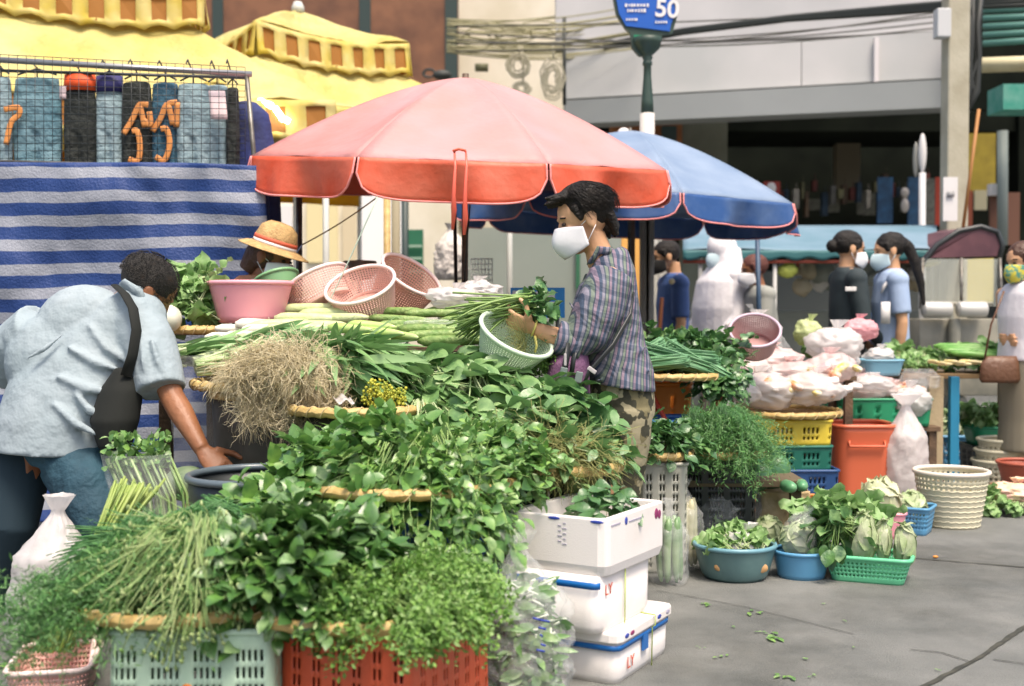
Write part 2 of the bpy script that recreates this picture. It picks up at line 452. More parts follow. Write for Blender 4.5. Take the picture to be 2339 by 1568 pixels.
def heap_bag(name, label, c, r, m, seed=0, cat='plastic bag', group=None, wr=.3, flat=None, n=48):
    """loose lump of bagged goods, knotted on top"""
    random.seed(seed); off = V((rnd(-50, 50), rnd(-50, 50), rnd(-50, 50))); rx, ry, rz = r
    def fn(q):
        k = 1+wr*(noise.fractal(q*1.6+off, 1, 2, 4)*.8-abs(noise.noise(q*3.7+off))*.8)
        return k
    b = MB(); b.ball(V(c)+V((0, 0, rz*.8)), (rx, ry, rz), n=n, m=n*2//3, fn=fn)
    top = V(c)+V((rnd(-.2, .2)*rx, rnd(-.2, .2)*ry, rz*1.65))
    b.sheet(lambda u, v: top+V((math.cos(2*pi*u), math.sin(2*pi*u), 0))*(.02+.05*v*(1+.4*math.sin(u*31)))*rx*4+V((.02*v, 0, rz*.5*v)), 18, 4, wrap=True)
    return tag(b.obj(name, m), label, cat, group)

# ================================================================ shared materials
M_bamboo = mat('bamboo', (.60, .44, .17), .5, (.42, .28, .09), 30, bump=.3, bs=90)
M_bamboo_b = mat('bamboo_binding', (.55, .43, .22), .6)
M_bamboo_w = mat('bamboo_weave', (.42, .28, .12), .7, (.25, .15, .06), 60, bump=.6, bs=140)
M_wood = mat('old_wood', (.16, .10, .055), .75, (.08, .05, .03), 12, bump=.4, bs=60)
M_steel = mat('dull_steel', (.22, .21, .19), .45, (.12, .11, .09), 20, metal=.6)
M_dark = mat('dark_plastic', (.018, .022, .024), .38, (.03, .035, .035), 10)
M_white = mat('white_plastic', (.72, .70, .68), .45)
M_film = mat('clear_film', (.82, .84, .84), .12, alpha=.17, bump=.6, bs=28, spec=.8)
M_filmw = mat('milky_film', (.80, .78, .76), .3, alpha=.80, bump=.8, bs=26, trans=.25)
M_bagw = mat('white_bag_film', (.84, .81, .79), .25, bump=.6, bs=14, trans=.45, dist=.006, spec=.8, alpha=.93)
M_bagp = mat('pink_white_bag_film', (.82, .60, .58), .25, (.84, .79, .76), 9, bump=.6, bs=14, trans=.4, spec=.8)
M_styro = mat('foam', (.80, .76, .73), .75, (.66, .62, .56), 4, bump=.12, bs=240, lo=.5, hi=.95)
G = lambda r, g, b: (r, g, b)
L_broad = mat('broad_leaf', (0.189, 0.348, 0.122), .42, (0.121, 0.252, 0.086), 22, isl=[(0.280, 0.453, 0.167), (0.121, 0.265, 0.086), (0.372, 0.524, 0.230), (0.166, 0.359, 0.077)], spec=.9, trans=.22, bump=.25, bs=60)
L_dkbroad = mat('dark_broad_leaf', (0.076, 0.206, 0.056), .38, (0.046, 0.135, 0.042), 22, isl=[(0.133, 0.288, 0.077), (0.052, 0.147, 0.051), (0.201, 0.371, 0.113), (0.303, 0.453, 0.204)], spec=.9, trans=.18, bump=.25, bs=60)
L_vine = mat('vine_leaf', (0.155, 0.335, 0.077), .4, (0.097, 0.241, 0.056), 30, isl=[(0.280, 0.477, 0.105), (0.087, 0.230, 0.060), (0.382, 0.548, 0.212), (0.212, 0.406, 0.060)], spec=.9, trans=.25)
L_basil = mat('basil_leaf', (0.076, 0.206, 0.037), .36, (0.052, 0.135, 0.032), 30, isl=[(0.144, 0.312, 0.060), (0.046, 0.135, 0.032), (0.280, 0.430, 0.186), (0.189, 0.335, 0.051)], spec=.9, trans=.2)
L_cor = mat('coriander_leaf', (0.147, 0.307, 0.053), .5, isl=[(0.240, 0.420, 0.091), (0.101, 0.241, 0.043), (0.306, 0.458, 0.157)], trans=.28)
L_dill = mat('dill_leaf', (0.091, 0.241, 0.062), .5, isl=[(0.137, 0.325, 0.081), (0.063, 0.175, 0.053), (0.213, 0.364, 0.137)], trans=.25)
L_strap = mat('strap_leaf', (0.155, 0.323, 0.105), .4, isl=[(0.258, 0.430, 0.167), (0.087, 0.217, 0.070), (0.349, 0.501, 0.230)], trans=.2)
L_lett = mat('lettuce_leaf', (0.198, 0.393, 0.104), .45, (0.337, 0.502, 0.221), 25, isl=[(0.297, 0.480, 0.181), (0.119, 0.295, 0.065)], trans=.3)
L_cab = mat('pale_cabbage', (.52, .58, .36), .4, (.36, .48, .22), 16, isl=[(.62, .64, .46), (.44, .54, .28)], trans=.25, bump=.5, bs=45)
S_pale = mat('pale_stem', (.35, .45, .20), .4, isl=[(.48, .54, .33), (.24, .36, .12)])
S_green = mat('green_stem', (.17, .30, .07), .45, isl=[(.26, .38, .12), (.12, .23, .05)])
S_thin = mat('thin_green_stalk', (.05, .17, .05), .45, isl=[(.09, .24, .07), (.035, .12, .04)])
S_root = mat('straw_root', (.58, .50, .30), .7, isl=[(.70, .62, .42), (.45, .37, .19)])
S_moss = mat('thin_olive_root', (.22, .23, .07), .7, isl=[(.34, .34, .12), (.13, .15, .04)])
# ================================================================ SETTING
M_ground = mat('asphalt_pavement', (.12, .128, .12), .8, (.215, .22, .205), 3.1, bump=.5, bs=160, lo=.3, hi=.7)
t_ = M_ground.node_tree; nn_ = t_.nodes.new('ShaderNodeTexNoise'); nn_.inputs['Scale'].default_value = 260
mm_ = t_.nodes.new('ShaderNodeMix'); mm_.data_type = 'RGBA'; mm_.blend_type = 'MULTIPLY'; mm_.inputs[0].default_value = .7
bs_ = t_.nodes['Principled BSDF']; src_ = bs_.inputs['Base Color'].links[0].from_socket
cr_ = t_.nodes.new('ShaderNodeValToRGB'); cr_.color_ramp.elements[0].position = .35; cr_.color_ramp.elements[0].color = (.62, .62, .62, 1); cr_.color_ramp.elements[1].position = .6
tcx_ = t_.nodes.new('ShaderNodeTexCoord'); t_.links.new(tcx_.outputs['Object'], nn_.inputs['Vector'])
t_.links.new(nn_.outputs[0], cr_.inputs[0]); t_.links.new(src_, mm_.inputs[6]); t_.links.new(cr_.outputs[0], mm_.inputs[7]); t_.links.new(mm_.outputs[2], bs_.inputs['Base Color'])
n3_ = t_.nodes.new('ShaderNodeTexNoise'); n3_.inputs['Scale'].default_value = .9; n3_.inputs['Detail'].default_value = 8; n3_.inputs['Roughness'].default_value = .7; t_.links.new(tcx_.outputs['Object'], n3_.inputs['Vector'])
c3_ = t_.nodes.new('ShaderNodeValToRGB'); c3_.color_ramp.elements[0].position = .36; c3_.color_ramp.elements[0].color = (.55, .55, .52, 1); c3_.color_ramp.elements[1].position = .52; t_.links.new(n3_.outputs[0], c3_.inputs[0])
m3_ = t_.nodes.new('ShaderNodeMix'); m3_.data_type = 'RGBA'; m3_.blend_type = 'MULTIPLY'; m3_.inputs[0].default_value = .8; t_.links.new(mm_.outputs[2], m3_.inputs[6]); t_.links.new(c3_.outputs[0], m3_.inputs[7]); t_.links.new(m3_.outputs[2], bs_.inputs['Base Color'])
b = MB(); b.sheet(lambda u, v: ((u-.5)*300, -60+v*260, 0), 30, 26)
o = b.obj('ground', M_ground, smooth=False); tag(o, kind='structure')
M_joint = mat('joint_dirt', (.03, .032, .026), .95, (.06, .06, .045), 20)
def joint(pts, w_, i):
    random.seed(i); b = MB(); P = []
    for (p, q) in zip(pts, pts[1:]):
        for k in range(14): P.append(on(*[lerp(p[j], q[j], k/14) for j in (0, 1)], .004))
    P.append(on(*pts[-1], .004))
    for k, p in enumerate(P):
        t = (P[min(k+1, len(P)-1)]-P[max(k-1, 0)]).normalized(); s = V((-t.y, t.x, 0)); r1, r2 = rnd(.5, 1.1)*w_/2, rnd(.5, 1.1)*w_/2
        b.v += [p+s*r1, p-s*r2]
    b.f = [(2*k, 2*k+1, 2*k+3, 2*k+2) for k in range(len(P)-1)]
    tag(b.obj('pavement_joint', M_joint, smooth=False), kind='structure')
joint([(2010, 1620), (2240, 1500), (2345, 1428), (2450, 1370)], .022, 1)
joint([(2070, 1273), (2200, 1284), (2500, 1308)], .014, 2)
joint([(1500, 1348), (1700, 1385), (1950, 1448)], .004, 3)
joint([(2225, 1514), (2150, 1490), (2080, 1483)], .006, 4)
joint([(2270, 1506), (2500, 1538)], .006, 5)
def pbox(mb, u0, v0, u1, v1, d, th=.1):
    """upright slab whose front face fills these picture lines at distance d"""
    a = at(u0, v0, d); b_ = at(u1, v1, d); return mb.box(((a.x+b_.x)/2, a.y+th/2, (a.z+b_.z)/2), (abs(b_.x-a.x), th, abs(a.z-b_.z)))
def part(root, name, m, u0, v0, u1, v1, d, th=.1, bev=0):
    b = MB(); pbox(b, u0, v0, u1, v1, d, th); return b.obj(name, m, root, smooth=False, bev=bev)
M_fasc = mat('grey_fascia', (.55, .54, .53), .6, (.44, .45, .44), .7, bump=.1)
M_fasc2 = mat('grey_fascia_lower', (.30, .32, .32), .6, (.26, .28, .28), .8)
M_cream = mat('cream_render', (.78, .72, .58), .8, (.66, .60, .45), 1.5, bump=.2)
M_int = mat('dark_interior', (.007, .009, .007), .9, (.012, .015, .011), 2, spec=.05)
M_rust = mat('rust_cladding', (.22, .095, .045), .65, (.12, .05, .025), 2.5, bump=.2, bs=12)
M_dkgreen = mat('dark_green_paint', (.025, .045, .04), .5)
# --- right shop: canopy bands receding to the left
def qslab(mb, pts, th):
    """slab from four picture corners (u,v,d) with thickness away from the camera"""
    P = [at(*p) for p in pts]; mb.add(P+[p+V((0, th, 0)) for p in P], [(0, 1, 2, 3), (7, 6, 5, 4), (0, 4, 5, 1), (1, 5, 6, 2), (2, 6, 7, 3), (3, 7, 4, 0)]); return mb
shop = thing('shop_building', 'open fronted grey shophouse with wide sign band and dark interior', 'building', P3(1800, 15, 0))
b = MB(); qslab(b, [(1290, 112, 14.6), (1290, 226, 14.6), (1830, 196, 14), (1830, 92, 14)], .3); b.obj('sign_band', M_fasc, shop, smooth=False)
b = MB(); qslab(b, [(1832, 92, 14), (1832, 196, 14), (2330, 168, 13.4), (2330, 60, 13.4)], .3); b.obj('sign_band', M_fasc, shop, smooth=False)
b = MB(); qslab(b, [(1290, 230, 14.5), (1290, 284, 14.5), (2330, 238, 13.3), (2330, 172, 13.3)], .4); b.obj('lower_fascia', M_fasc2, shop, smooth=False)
b = MB(); qslab(b, [(1270, -300, 14.7), (1270, 112, 14.7), (2330, 62, 13.5), (2330, -300, 13.5)], .3); b.obj('upper_wall', mat('pale_upper_wall', (.55, .54, .54), .7, (.46, .46, .46), 1), shop, smooth=False)
part(shop, 'band_seam', mat('pale_seam', (.66, .62, .62), .6), 1998, 85, 2008, 186, 13.72, .05)
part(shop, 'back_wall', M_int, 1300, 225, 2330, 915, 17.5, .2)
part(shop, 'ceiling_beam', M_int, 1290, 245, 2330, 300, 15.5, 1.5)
part(shop, 'side_wall', mat('olive_wall', (.11, .12, .09), .8, (.08, .085, .06), 2), 1560, 262, 1662, 900, 15.4, .3)
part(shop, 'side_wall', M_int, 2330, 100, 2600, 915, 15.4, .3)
part(shop, 'orange_panel', mat('orange_brown_panel', (.30, .11, .03), .7, (.20, .07, .02), 3), 1395, 278, 1558, 350, 15.2, .2)
part(shop, 'vent', M_dkgreen, 1512, 288, 1546, 326, 15.15, .1)
part(shop, 'column', mat('tan_column', (.14, .12, .08), .8), 1912, 290, 1966, 460, 16.6, .2)
part(shop, 'counter', mat('grey_counter', (.10, .11, .10), .6), 1560, 620, 2330, 905, 16.5, .6)
M_cab0 = mat('wire_dark', (.05, .05, .04), .6)
# --- goods and posters in the shop
random.seed(15)
def card(name, label, cat, m, u0, v0, u1, v1, d, grp=None, th=.03): b = MB(); pbox(b, u0, v0, u1, v1, d, th); return tag(b.obj(name, m, smooth=False), label, cat, grp)
def shop_part(name, label, cat, m, u0, v0, u1, v1, d): o = part(shop, 'wall_panel', m, u0, v0, u1, v1, d, .03); o['label'] = label
M_post = mat('poster_grey', (.20, .20, .16), .8, (.10, .10, .08), 30)
for (u0, v0, u1, v1, lab, m) in ((1958, 455, 1980, 490, 'small grey framed notice left of the tall notices in the dark shop', M_post), (1848, 455, 1878, 480, 'lowest wide grey notice right of the blue umbrella', M_post), (1885, 440, 1918, 485, 'tall grey notice in the middle of the dark shop wall', M_post), (1970, 438, 2000, 492, 'tall grey notice near the blue shop goods', M_post), (1880, 540, 1905, 552, 'tiny low label under the tall notice', M_post)):
    card('notice', lab, 'notice', m, u0, v0, u1, v1, 16.8)
card('red_sign', 'red sign with a white round patch beside the blue umbrella', 'sign', mat('sign_red', (.30, .03, .02), .6), 1745, 415, 1782, 462, 15)
b = MB(); b.ball(at(1762, 430, 14.97), (.06, .02, .07)); tag(b.obj('white_lamp', M_white), 'round white patch on the red sign', 'disc')
card('blue_banner', 'dark blue banner hanging in the dark shop', 'banner', mat('banner_blue', (.02, .09, .20), .6, (.01, .04, .09), 8), 2005, 405, 2040, 510, 15)
card('blue_banner', 'second blue banner partly behind the white street pole', 'banner', mat('banner_blue', (.02, .09, .20), .6), 2075, 405, 2100, 515, 15)
b = MB(); b.ball(at(2067, 470, 14.9), (.05, .04, .09)); b.ball(at(2067, 440, 14.9), (.05, .04, .06)); tag(b.obj('statue', mat('statue_white', (.55, .5, .45), .6)), 'small white and red figurine in the shop', 'figurine')
shop_part('red_panel', 'narrow red panel left of the concrete pole', 'panel', mat('panel_red', (.45, .05, .02), .6), 2138, 405, 2152, 515, 14)
card('grey_poster', 'grey poster left of the red panel', 'poster', M_post, 2108, 408, 2136, 515, 14.5)
shop_part('yellow_panel', 'mustard yellow shop panel right of the concrete pole', 'panel', mat('panel_mustard', (.30, .23, .02), .7, (.20, .15, .01), 4), 2205, 305, 2275, 440, 15)
shop_part('rust_panel', 'rust red panel under the mustard panel', 'panel', mat('panel_rust', (.22, .05, .02), .7), 2200, 435, 2222, 540, 14.5)
shop_part('tan_panel', 'pale tan panel beside the rust panel', 'panel', mat('panel_tan', (.32, .30, .20), .7), 2226, 435, 2255, 480, 14.6)
shop_part('brown_chair_back', 'brown wooden panel hanging at the far right', 'panel', mat('panel_brown', (.14, .06, .035), .7), 2262, 440, 2330, 560, 13)
card('white_box', 'small white box above the brown wooden panel', 'box', M_white, 2263, 420, 2294, 446, 12.9, th=.1)
card('green_awning', 'teal green cloth awning at the top right edge', 'awning', mat('teal_cloth', (.02, .26, .19), .7, (.12, .34, .28), 6), 2292, 192, 2420, 250, 12, th=.4)
t = thing('white_fan', 'white tall lamp shade on a pole in front of the shop', 'lamp', P3(2105, 12, 0))
b = MB(); b.tube([P3(2107, 12, 0), at(2107, 395, 12)], .035, 8); b.obj('pole', mat('pole_white', (.6, .6, .6), .5), t)
b = MB(); b.ball(at(2107, 350, 12), (.04, .04, .20)); b.obj('shade', M_white, t); b = MB(); b.ball(at(2092, 365, 12.05), (.03, .03, .18)); b.obj('shade', mat('shade_grey', (.3, .3, .27), .6), t)
random.seed(51)
HC = [('dull_red', (.12, .025, .018)), ('slate_blue', (.03, .06, .10)), ('grey_white', (.16, .155, .14)), ('olive', (.07, .07, .03)), ('brown', (.07, .04, .02))]
for k in range(26):
    nm, c_ = HC[k % 5]; u = 1690+17*k+rnd(-5, 5); v = rnd(396, 440); w_ = rnd(7, 15); h_ = rnd(20, 62)
    dq = 15.6+rnd(0, .5); b = MB(); pbox(b, u, v, u+w_, v+h_, dq, .12); b.tube([at(u+w_/2, v+4, dq+.06), at(u+w_/2, v-14, dq+.06)], .006, 4)
    tag(b.obj('hanging_packet', mat('packet_'+nm, c_, .7, tuple(x*.5 for x in c_), 12), smooth=False, bev=.01), nm.replace('_', ' ')+' packet hanging in a row inside the dark shop', 'packet', nm.replace('_', ' ')+' packets hanging in the shop')
for k, (y0, y1, m_) in enumerate(((100, 30, 22), (92, 58, 30), (118, 20, 26), (60, 12, 12), (75, 44, 34))):
    b = MB(); b.tube([at(lerp(1040, 2200, t), lerp(y0, y1, t)+m_*math.sin(pi*t), 12.6+.1*k) for t in [q/16 for q in range(17)]], .009, 5)
    tag(b.obj('overhead_wire', M_cab0), ['highest', 'second highest', 'middle', 'second lowest', 'lowest'][(2, 1, 3, 0, 4)[k]]+' thin wire sagging in front of the shop sign band', 'wire')
# --- upper right: corrugated roof, cream awning
t = thing('side_roof', 'green corrugated roof slats at the top right corner', 'roof', P3(2330, 12.5, 4))
for k in range(5):
    b = MB(); a0, a1 = at(2245, 24+19*k, 12.5), at(2500, 14+17*k, 12.2); b.tube([a0, a1], .035, 8); b.obj('slat', mat('slat_green', (.10, .24, .20), .5), t)
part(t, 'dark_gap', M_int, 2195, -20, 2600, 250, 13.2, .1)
b = MB(); a0, a1 = at(2232, 150, 11.6), at(2500, 140, 11.3); b.tube([a0, a0.lerp(a1, .02), a1], [.07, .1, .1], 12, flat=.75); tag(b.obj('rolled_awning', mat('cream_roll', (.60, .54, .34), .7, (.50, .44, .26), 5)), 'rolled cream awning under the green corrugated roof', 'awning')
# --- concrete pole
t = thing('utility_pole', 'square concrete utility pole with a white box near its top', 'utility pole', P3(2176, 10.5, 0))
b = MB(); b.box(P3(2176, 10.5, 2.4), (.19, .19, 4.8)); b.obj('pole', mat('pole_concrete', (.46, .43, .33), .85, (.36, .33, .24), 4, bump=.3), t, smooth=False, bev=.015)
part(t, 'meter_box', mat('box_grey', (.55, .56, .56), .5), 2142, 18, 2174, 84, 10.3, .12, .01)
part(t, 'white_notice', M_white, 2155, 405, 2188, 505, 10.37, .01)
b = MB(); b.add([at(2163, 438, 10.36), at(2180, 436, 10.36), at(2180, 450, 10.36), at(2163, 452, 10.36)], [(0, 1, 2, 3)]); b.obj('printed_mark', mat('grey_mark', (.3, .3, .3), .7), t, solid=.003)
random.seed(21)
b = MB()
for k in range(12):
    x = 2196+rnd(-6, 34); b.tube([at(x+rnd(-20, 20), -40, 10.7), at(x+rnd(-8, 8), 60, 10.6), at(x+rnd(-8, 12), 130, 10.6), at(x+rnd(-20, 20), 210, 10.6), at(2200, 270, 10.6)], rnd(.012, .035), 6)
tag(b.obj('cable_bundle', mat('cable_black', (.022, .026, .025), .6)), 'dark cable bundle running down beside the concrete pole', 'cables')
b = MB(); b.tube([at(2236, 250, 10), at(2200, 520, 10)], .014, 6); tag(b.obj('leaning_rod', mat('rod_brown', (.40, .18, .05), .6)), 'thin orange brown rod leaning right of the concrete pole', 'rod')
b = MB(); b.tube([at(2290, 300, 12.8), at(2290, 560, 12.8)], .06, 8); tag(b.obj('drain_pipe', mat('pipe_grey', (.22, .26, .24), .6)), 'grey vertical pipe at the far right', 'pipe')
# --- overhead cables
M_cab = mat('cable_dark', (.03, .035, .03), .6)
def cable(pts, r, n=10, sag=0): return [at(*p) for p in pts], r
b = MB()
for k in range(7):
    o_ = rnd(-9, 9)
    b.tube([at(1380, 105+o_*.6, 13.8), at(1560, 72+o_*.5, 13), at(1800, 42+o_*.5, 12.4), at(2050, 22+o_, 11.8), at(2200, 10+o_, 11.2), at(2500, -10+o_*2, 10.5)], .026, 6)
tag(b.obj('thick_cable_bundle', M_cab), 'thick black cable bundle crossing above the sign band', 'cables')
b = MB(); random.seed(4)
for k in range(34):
    y0 = rnd(40, 120); y1 = y0-rnd(0, 45)+rnd(-14, 14); m_ = rnd(6, 28); d = rnd(13, 15)
    b.tube([at(lerp(1020, 1470, t), lerp(y0, y1, t)+m_*math.sin(pi*t), d) for t in [q/8 for q in range(9)]], rnd(.005, .014), 5)
for k in range(9):
    c_ = (rnd(1070, 1280), rnd(60, 110)); r_ = rnd(14, 32); b.tube([at(c_[0]+r_*1.6*math.cos(a_), c_[1]+r_*.5*math.sin(a_), 13.6) for a_ in [2*pi*q/16 for q in range(16)]], .008, 5, closed=True)
tag(b.obj('tangled_cables', mat('cable_olive', (.27, .25, .13), .6)), 'tangle of olive cables in front of the cream wall', 'cables')
for i, (u, v, ru, rv_, lab) in enumerate(((1184, 150, 22, 26, 'coiled cable hanging on the cream wall above the red umbrella'), (1192, 202, 20, 16, 'second coil of cable just below the first'), (1262, 180, 24, 44, 'long loop of cable beside the grey shophouse'))):
    b = MB(); random.seed(i)
    for k in range(9): q = rnd(.45, 1.15); b.tube([at(u+ru*q*math.cos(a_)+rnd(-5, 5), v+rv_*q*math.sin(a_), 13.8) for a_ in [2*pi*x/18 for x in range(18)]], .011, 5, closed=True)
    b.tube([at(u, 100, 13.8), at(u+3, v-rv_, 13.8)], .012, 5); tag(b.obj('cable_coil', mat('coil_olive', (.42, .39, .28), .6)), lab, 'cable coil')
b = MB(); b.box(at(1100, 155, 14.4), (.16, .1, .08)); tag(b.obj('wall_lamp', mat('lampgrey', (.16, .16, .08), .6)), 'small dark wall fitting on the cream wall', 'lamp')
b = MB(); b.tube([at(1289, 40, 14), at(1289, 240, 14)], .022, 6); tag(b.obj('drop_cable', M_cab), 'thin cable dropping at the left end of the sign band', 'cable')
# --- cream building, rust building
t = thing('cream_building', 'overexposed cream building behind the cables and the umbrella', 'building', P3(1100, 19, 0))
b = MB(); b.box(P3(1000, 19.0, 4.2), (7.5, .4, 8.4)); b.obj('wall', M_cream, t, smooth=False)
for (u0, v0, u1, v1, nm, m) in ((660, 430, 700, 560, 'window', M_white), (925, 455, 1000, 585, 'shutter', mat('cream_shutter', (.62, .52, .34), .6)), (1010, 440, 1060, 520, 'doorway', mat('brown_dark', (.14, .10, .04), .8)), (1395, 540, 1440, 900, 'grey_pillar', mat('pillar_tan', (.48, .36, .26), .7))):
    part(t, nm, m, u0, v0, u1, v1, 18.7, .1)
t = thing('rust_building', 'rust brown clad building with dark green posts behind the yellow canopies', 'building', P3(740, 17, 0))
b = MB(); b.box(P3(720, 17.3, 4.95), (4.2, .3, 3.9)); b.obj('wall', M_rust, t, smooth=False)
b = MB(); b.box(P3(720, 17.35, 1.49), (4.2, .3, 2.98)); b.obj('ground_floor_wall', M_cream, t, smooth=False)
for (u0, v0, u1, v1, m) in ((612, 470, 668, 560, M_white), (700, 455, 770, 600, mat('pale_yellow_board', (.72, .62, .34), .7)), (782, 470, 812, 640, mat('cream_shutter', (.62, .52, .34), .6))): part(t, 'shop_board', m, u0, v0, u1, v1, 17.1, .08)
for (u0, u1) in ((484, 509), (820, 846), (1016, 1045)): part(t, 'post', M_dkgreen, u0, -60, u1, 205 if u0 > 1000 else 120, 17.0, .1)
b = MB()
for k in range(40): x = lerp(380, 1015, k/40)+rnd(-4, 4); a0 = at(x, -60, 17.14); b.box((a0.x, a0.y, 4.95), (rnd(.01, .03), .02, 3.88))
b.obj('cladding_ribs', mat('rust_rib', (.19, .07, .025), .7, (.32, .13, .05), 5), t, smooth=False)
b = MB(); random.seed(3)
for k in range(8): b.tube([at(1000+12*math.cos(a_)*rnd(.8, 1.4)-20, 168+8*math.sin(a_)*rnd(.8, 1.4), 16) for a_ in [2*pi*x/14 for x in range(14)]], .01, 4, closed=True)
b.ball(at(1010, 172, 16), (.13, .08, .07)); tag(b.obj('cable_nest', M_cab), 'dark cable nest at the foot of the dark green post', 'cables')
# --- things in the gap under the red umbrella
card('white_banner', 'bright white banner seen below the red umbrella', 'banner', mat('banner_white', (.85, .83, .80), .7), 822, 440, 920, 665, 14.5, th=.1)
t = thing('green_sign', 'green sign board behind the bamboo poles', 'sign', P3(880, 13.5, 0)); part(t, 'board', mat('board_green', (.02, .14, .07), .6), 918, 525, 966, 665, 13.5, .08)
for v in (560, 588, 618): part(t, 'pale_line', mat('pale_green', (.30, .42, .32), .6), 922, v, 964, v+5, 13.45, .03)
b = MB(); b.tube([P3(925, 13, 0), at(925, 380, 13)], .04, 8); tag(b.obj('dark_post', M_dkgreen), 'dark green post behind the left pole of the canopy', 'post')
card('parked_van', 'grey van side behind the blue umbrella', 'van', mat('van_grey', (.24, .28, .24), .5, (.30, .33, .29), .8), 1068, 520, 1480, 900, 11.5, th=.5)
bpy.data.objects['parked_van'].name = 'grey_shutter'; o = bpy.data.objects['grey_shutter']; o['label'] = 'grey green roller shutter wall behind the blue umbrella'; o['category'] = 'shutter wall'
b = MB()
for u in (1316, 1380): pbox(b, u, 545, u+9, 660, 11.45, .03)
tag(b.obj('green_hooks', mat('hook_green', (.03, .14, .07), .6), smooth=False), 'dark green vertical strips on the grey shutter', 'strips')
t = thing('wire_rack', 'white wire grid rack behind the umbrella pole', 'rack', P3(1098, 7.5, 0))
b = MB()
for k in range(7): b.tube([at(1076+8*k, 590, 7.5), at(1076+8*k, 700, 7.5)], .004, 5)
for k in range(9): b.tube([at(1076, 592+12*k, 7.5), at(1124, 592+12*k, 7.5)], .004, 5)
b.obj('grid', mat('wire_white', (.6, .62, .58), .5), t)
b = MB(); 
for x in (1076, 1124): b.tube([P3(x, 7.5, 0), at(x, 690, 7.5)], .008, 5)
b.obj('legs', mat('wire_white', (.6, .62, .58), .5), t)
card('yellow_board', 'orange yellow board behind the shoulder of the woman', 'board', mat('board_orange', (.80, .42, .10), .6), 1420, 545, 1470, 700, 10.4, th=.05)
t = thing('shutter_panel', 'pale grey panelled gate between the woman and the man in blue', 'gate', P3(1490, 10.2, 0))
for k in range(3): part(t, 'panel', mat('panel_pale', (.55, .55, .50), .6), 1462+22*k, 520, 1482+22*k, 925, 10.7, .05)
b = MB(); b.tube([P3(1445, 8.4, 0), at(1445, 480, 8.4)], .018, 8); tag(b.obj('thin_post', mat('post_brown', (.2, .13, .1), .5)), 'thin dark post under the blue umbrella', 'post')
t = thing('cream_cloth', 'cream cloth bundle hanging right of the dark doorway', 'cloth', P3(1040, 9, 0)); t2 = bag('hanging_bag', '', at(1030, 640, 8.8), .12, .10, .42, mat('cream_cloth', (.62, .58, .54), .8, bump=.6), 31, knot=True, wr=.1); t2.parent = t; t2.location = t2.location-t.location; del t2['category']
b = MB(); b.tube([P3(1040, 8.9, 0), at(1040, 500, 8.9)], .012, 6); b.obj('stand', M_steel, t)

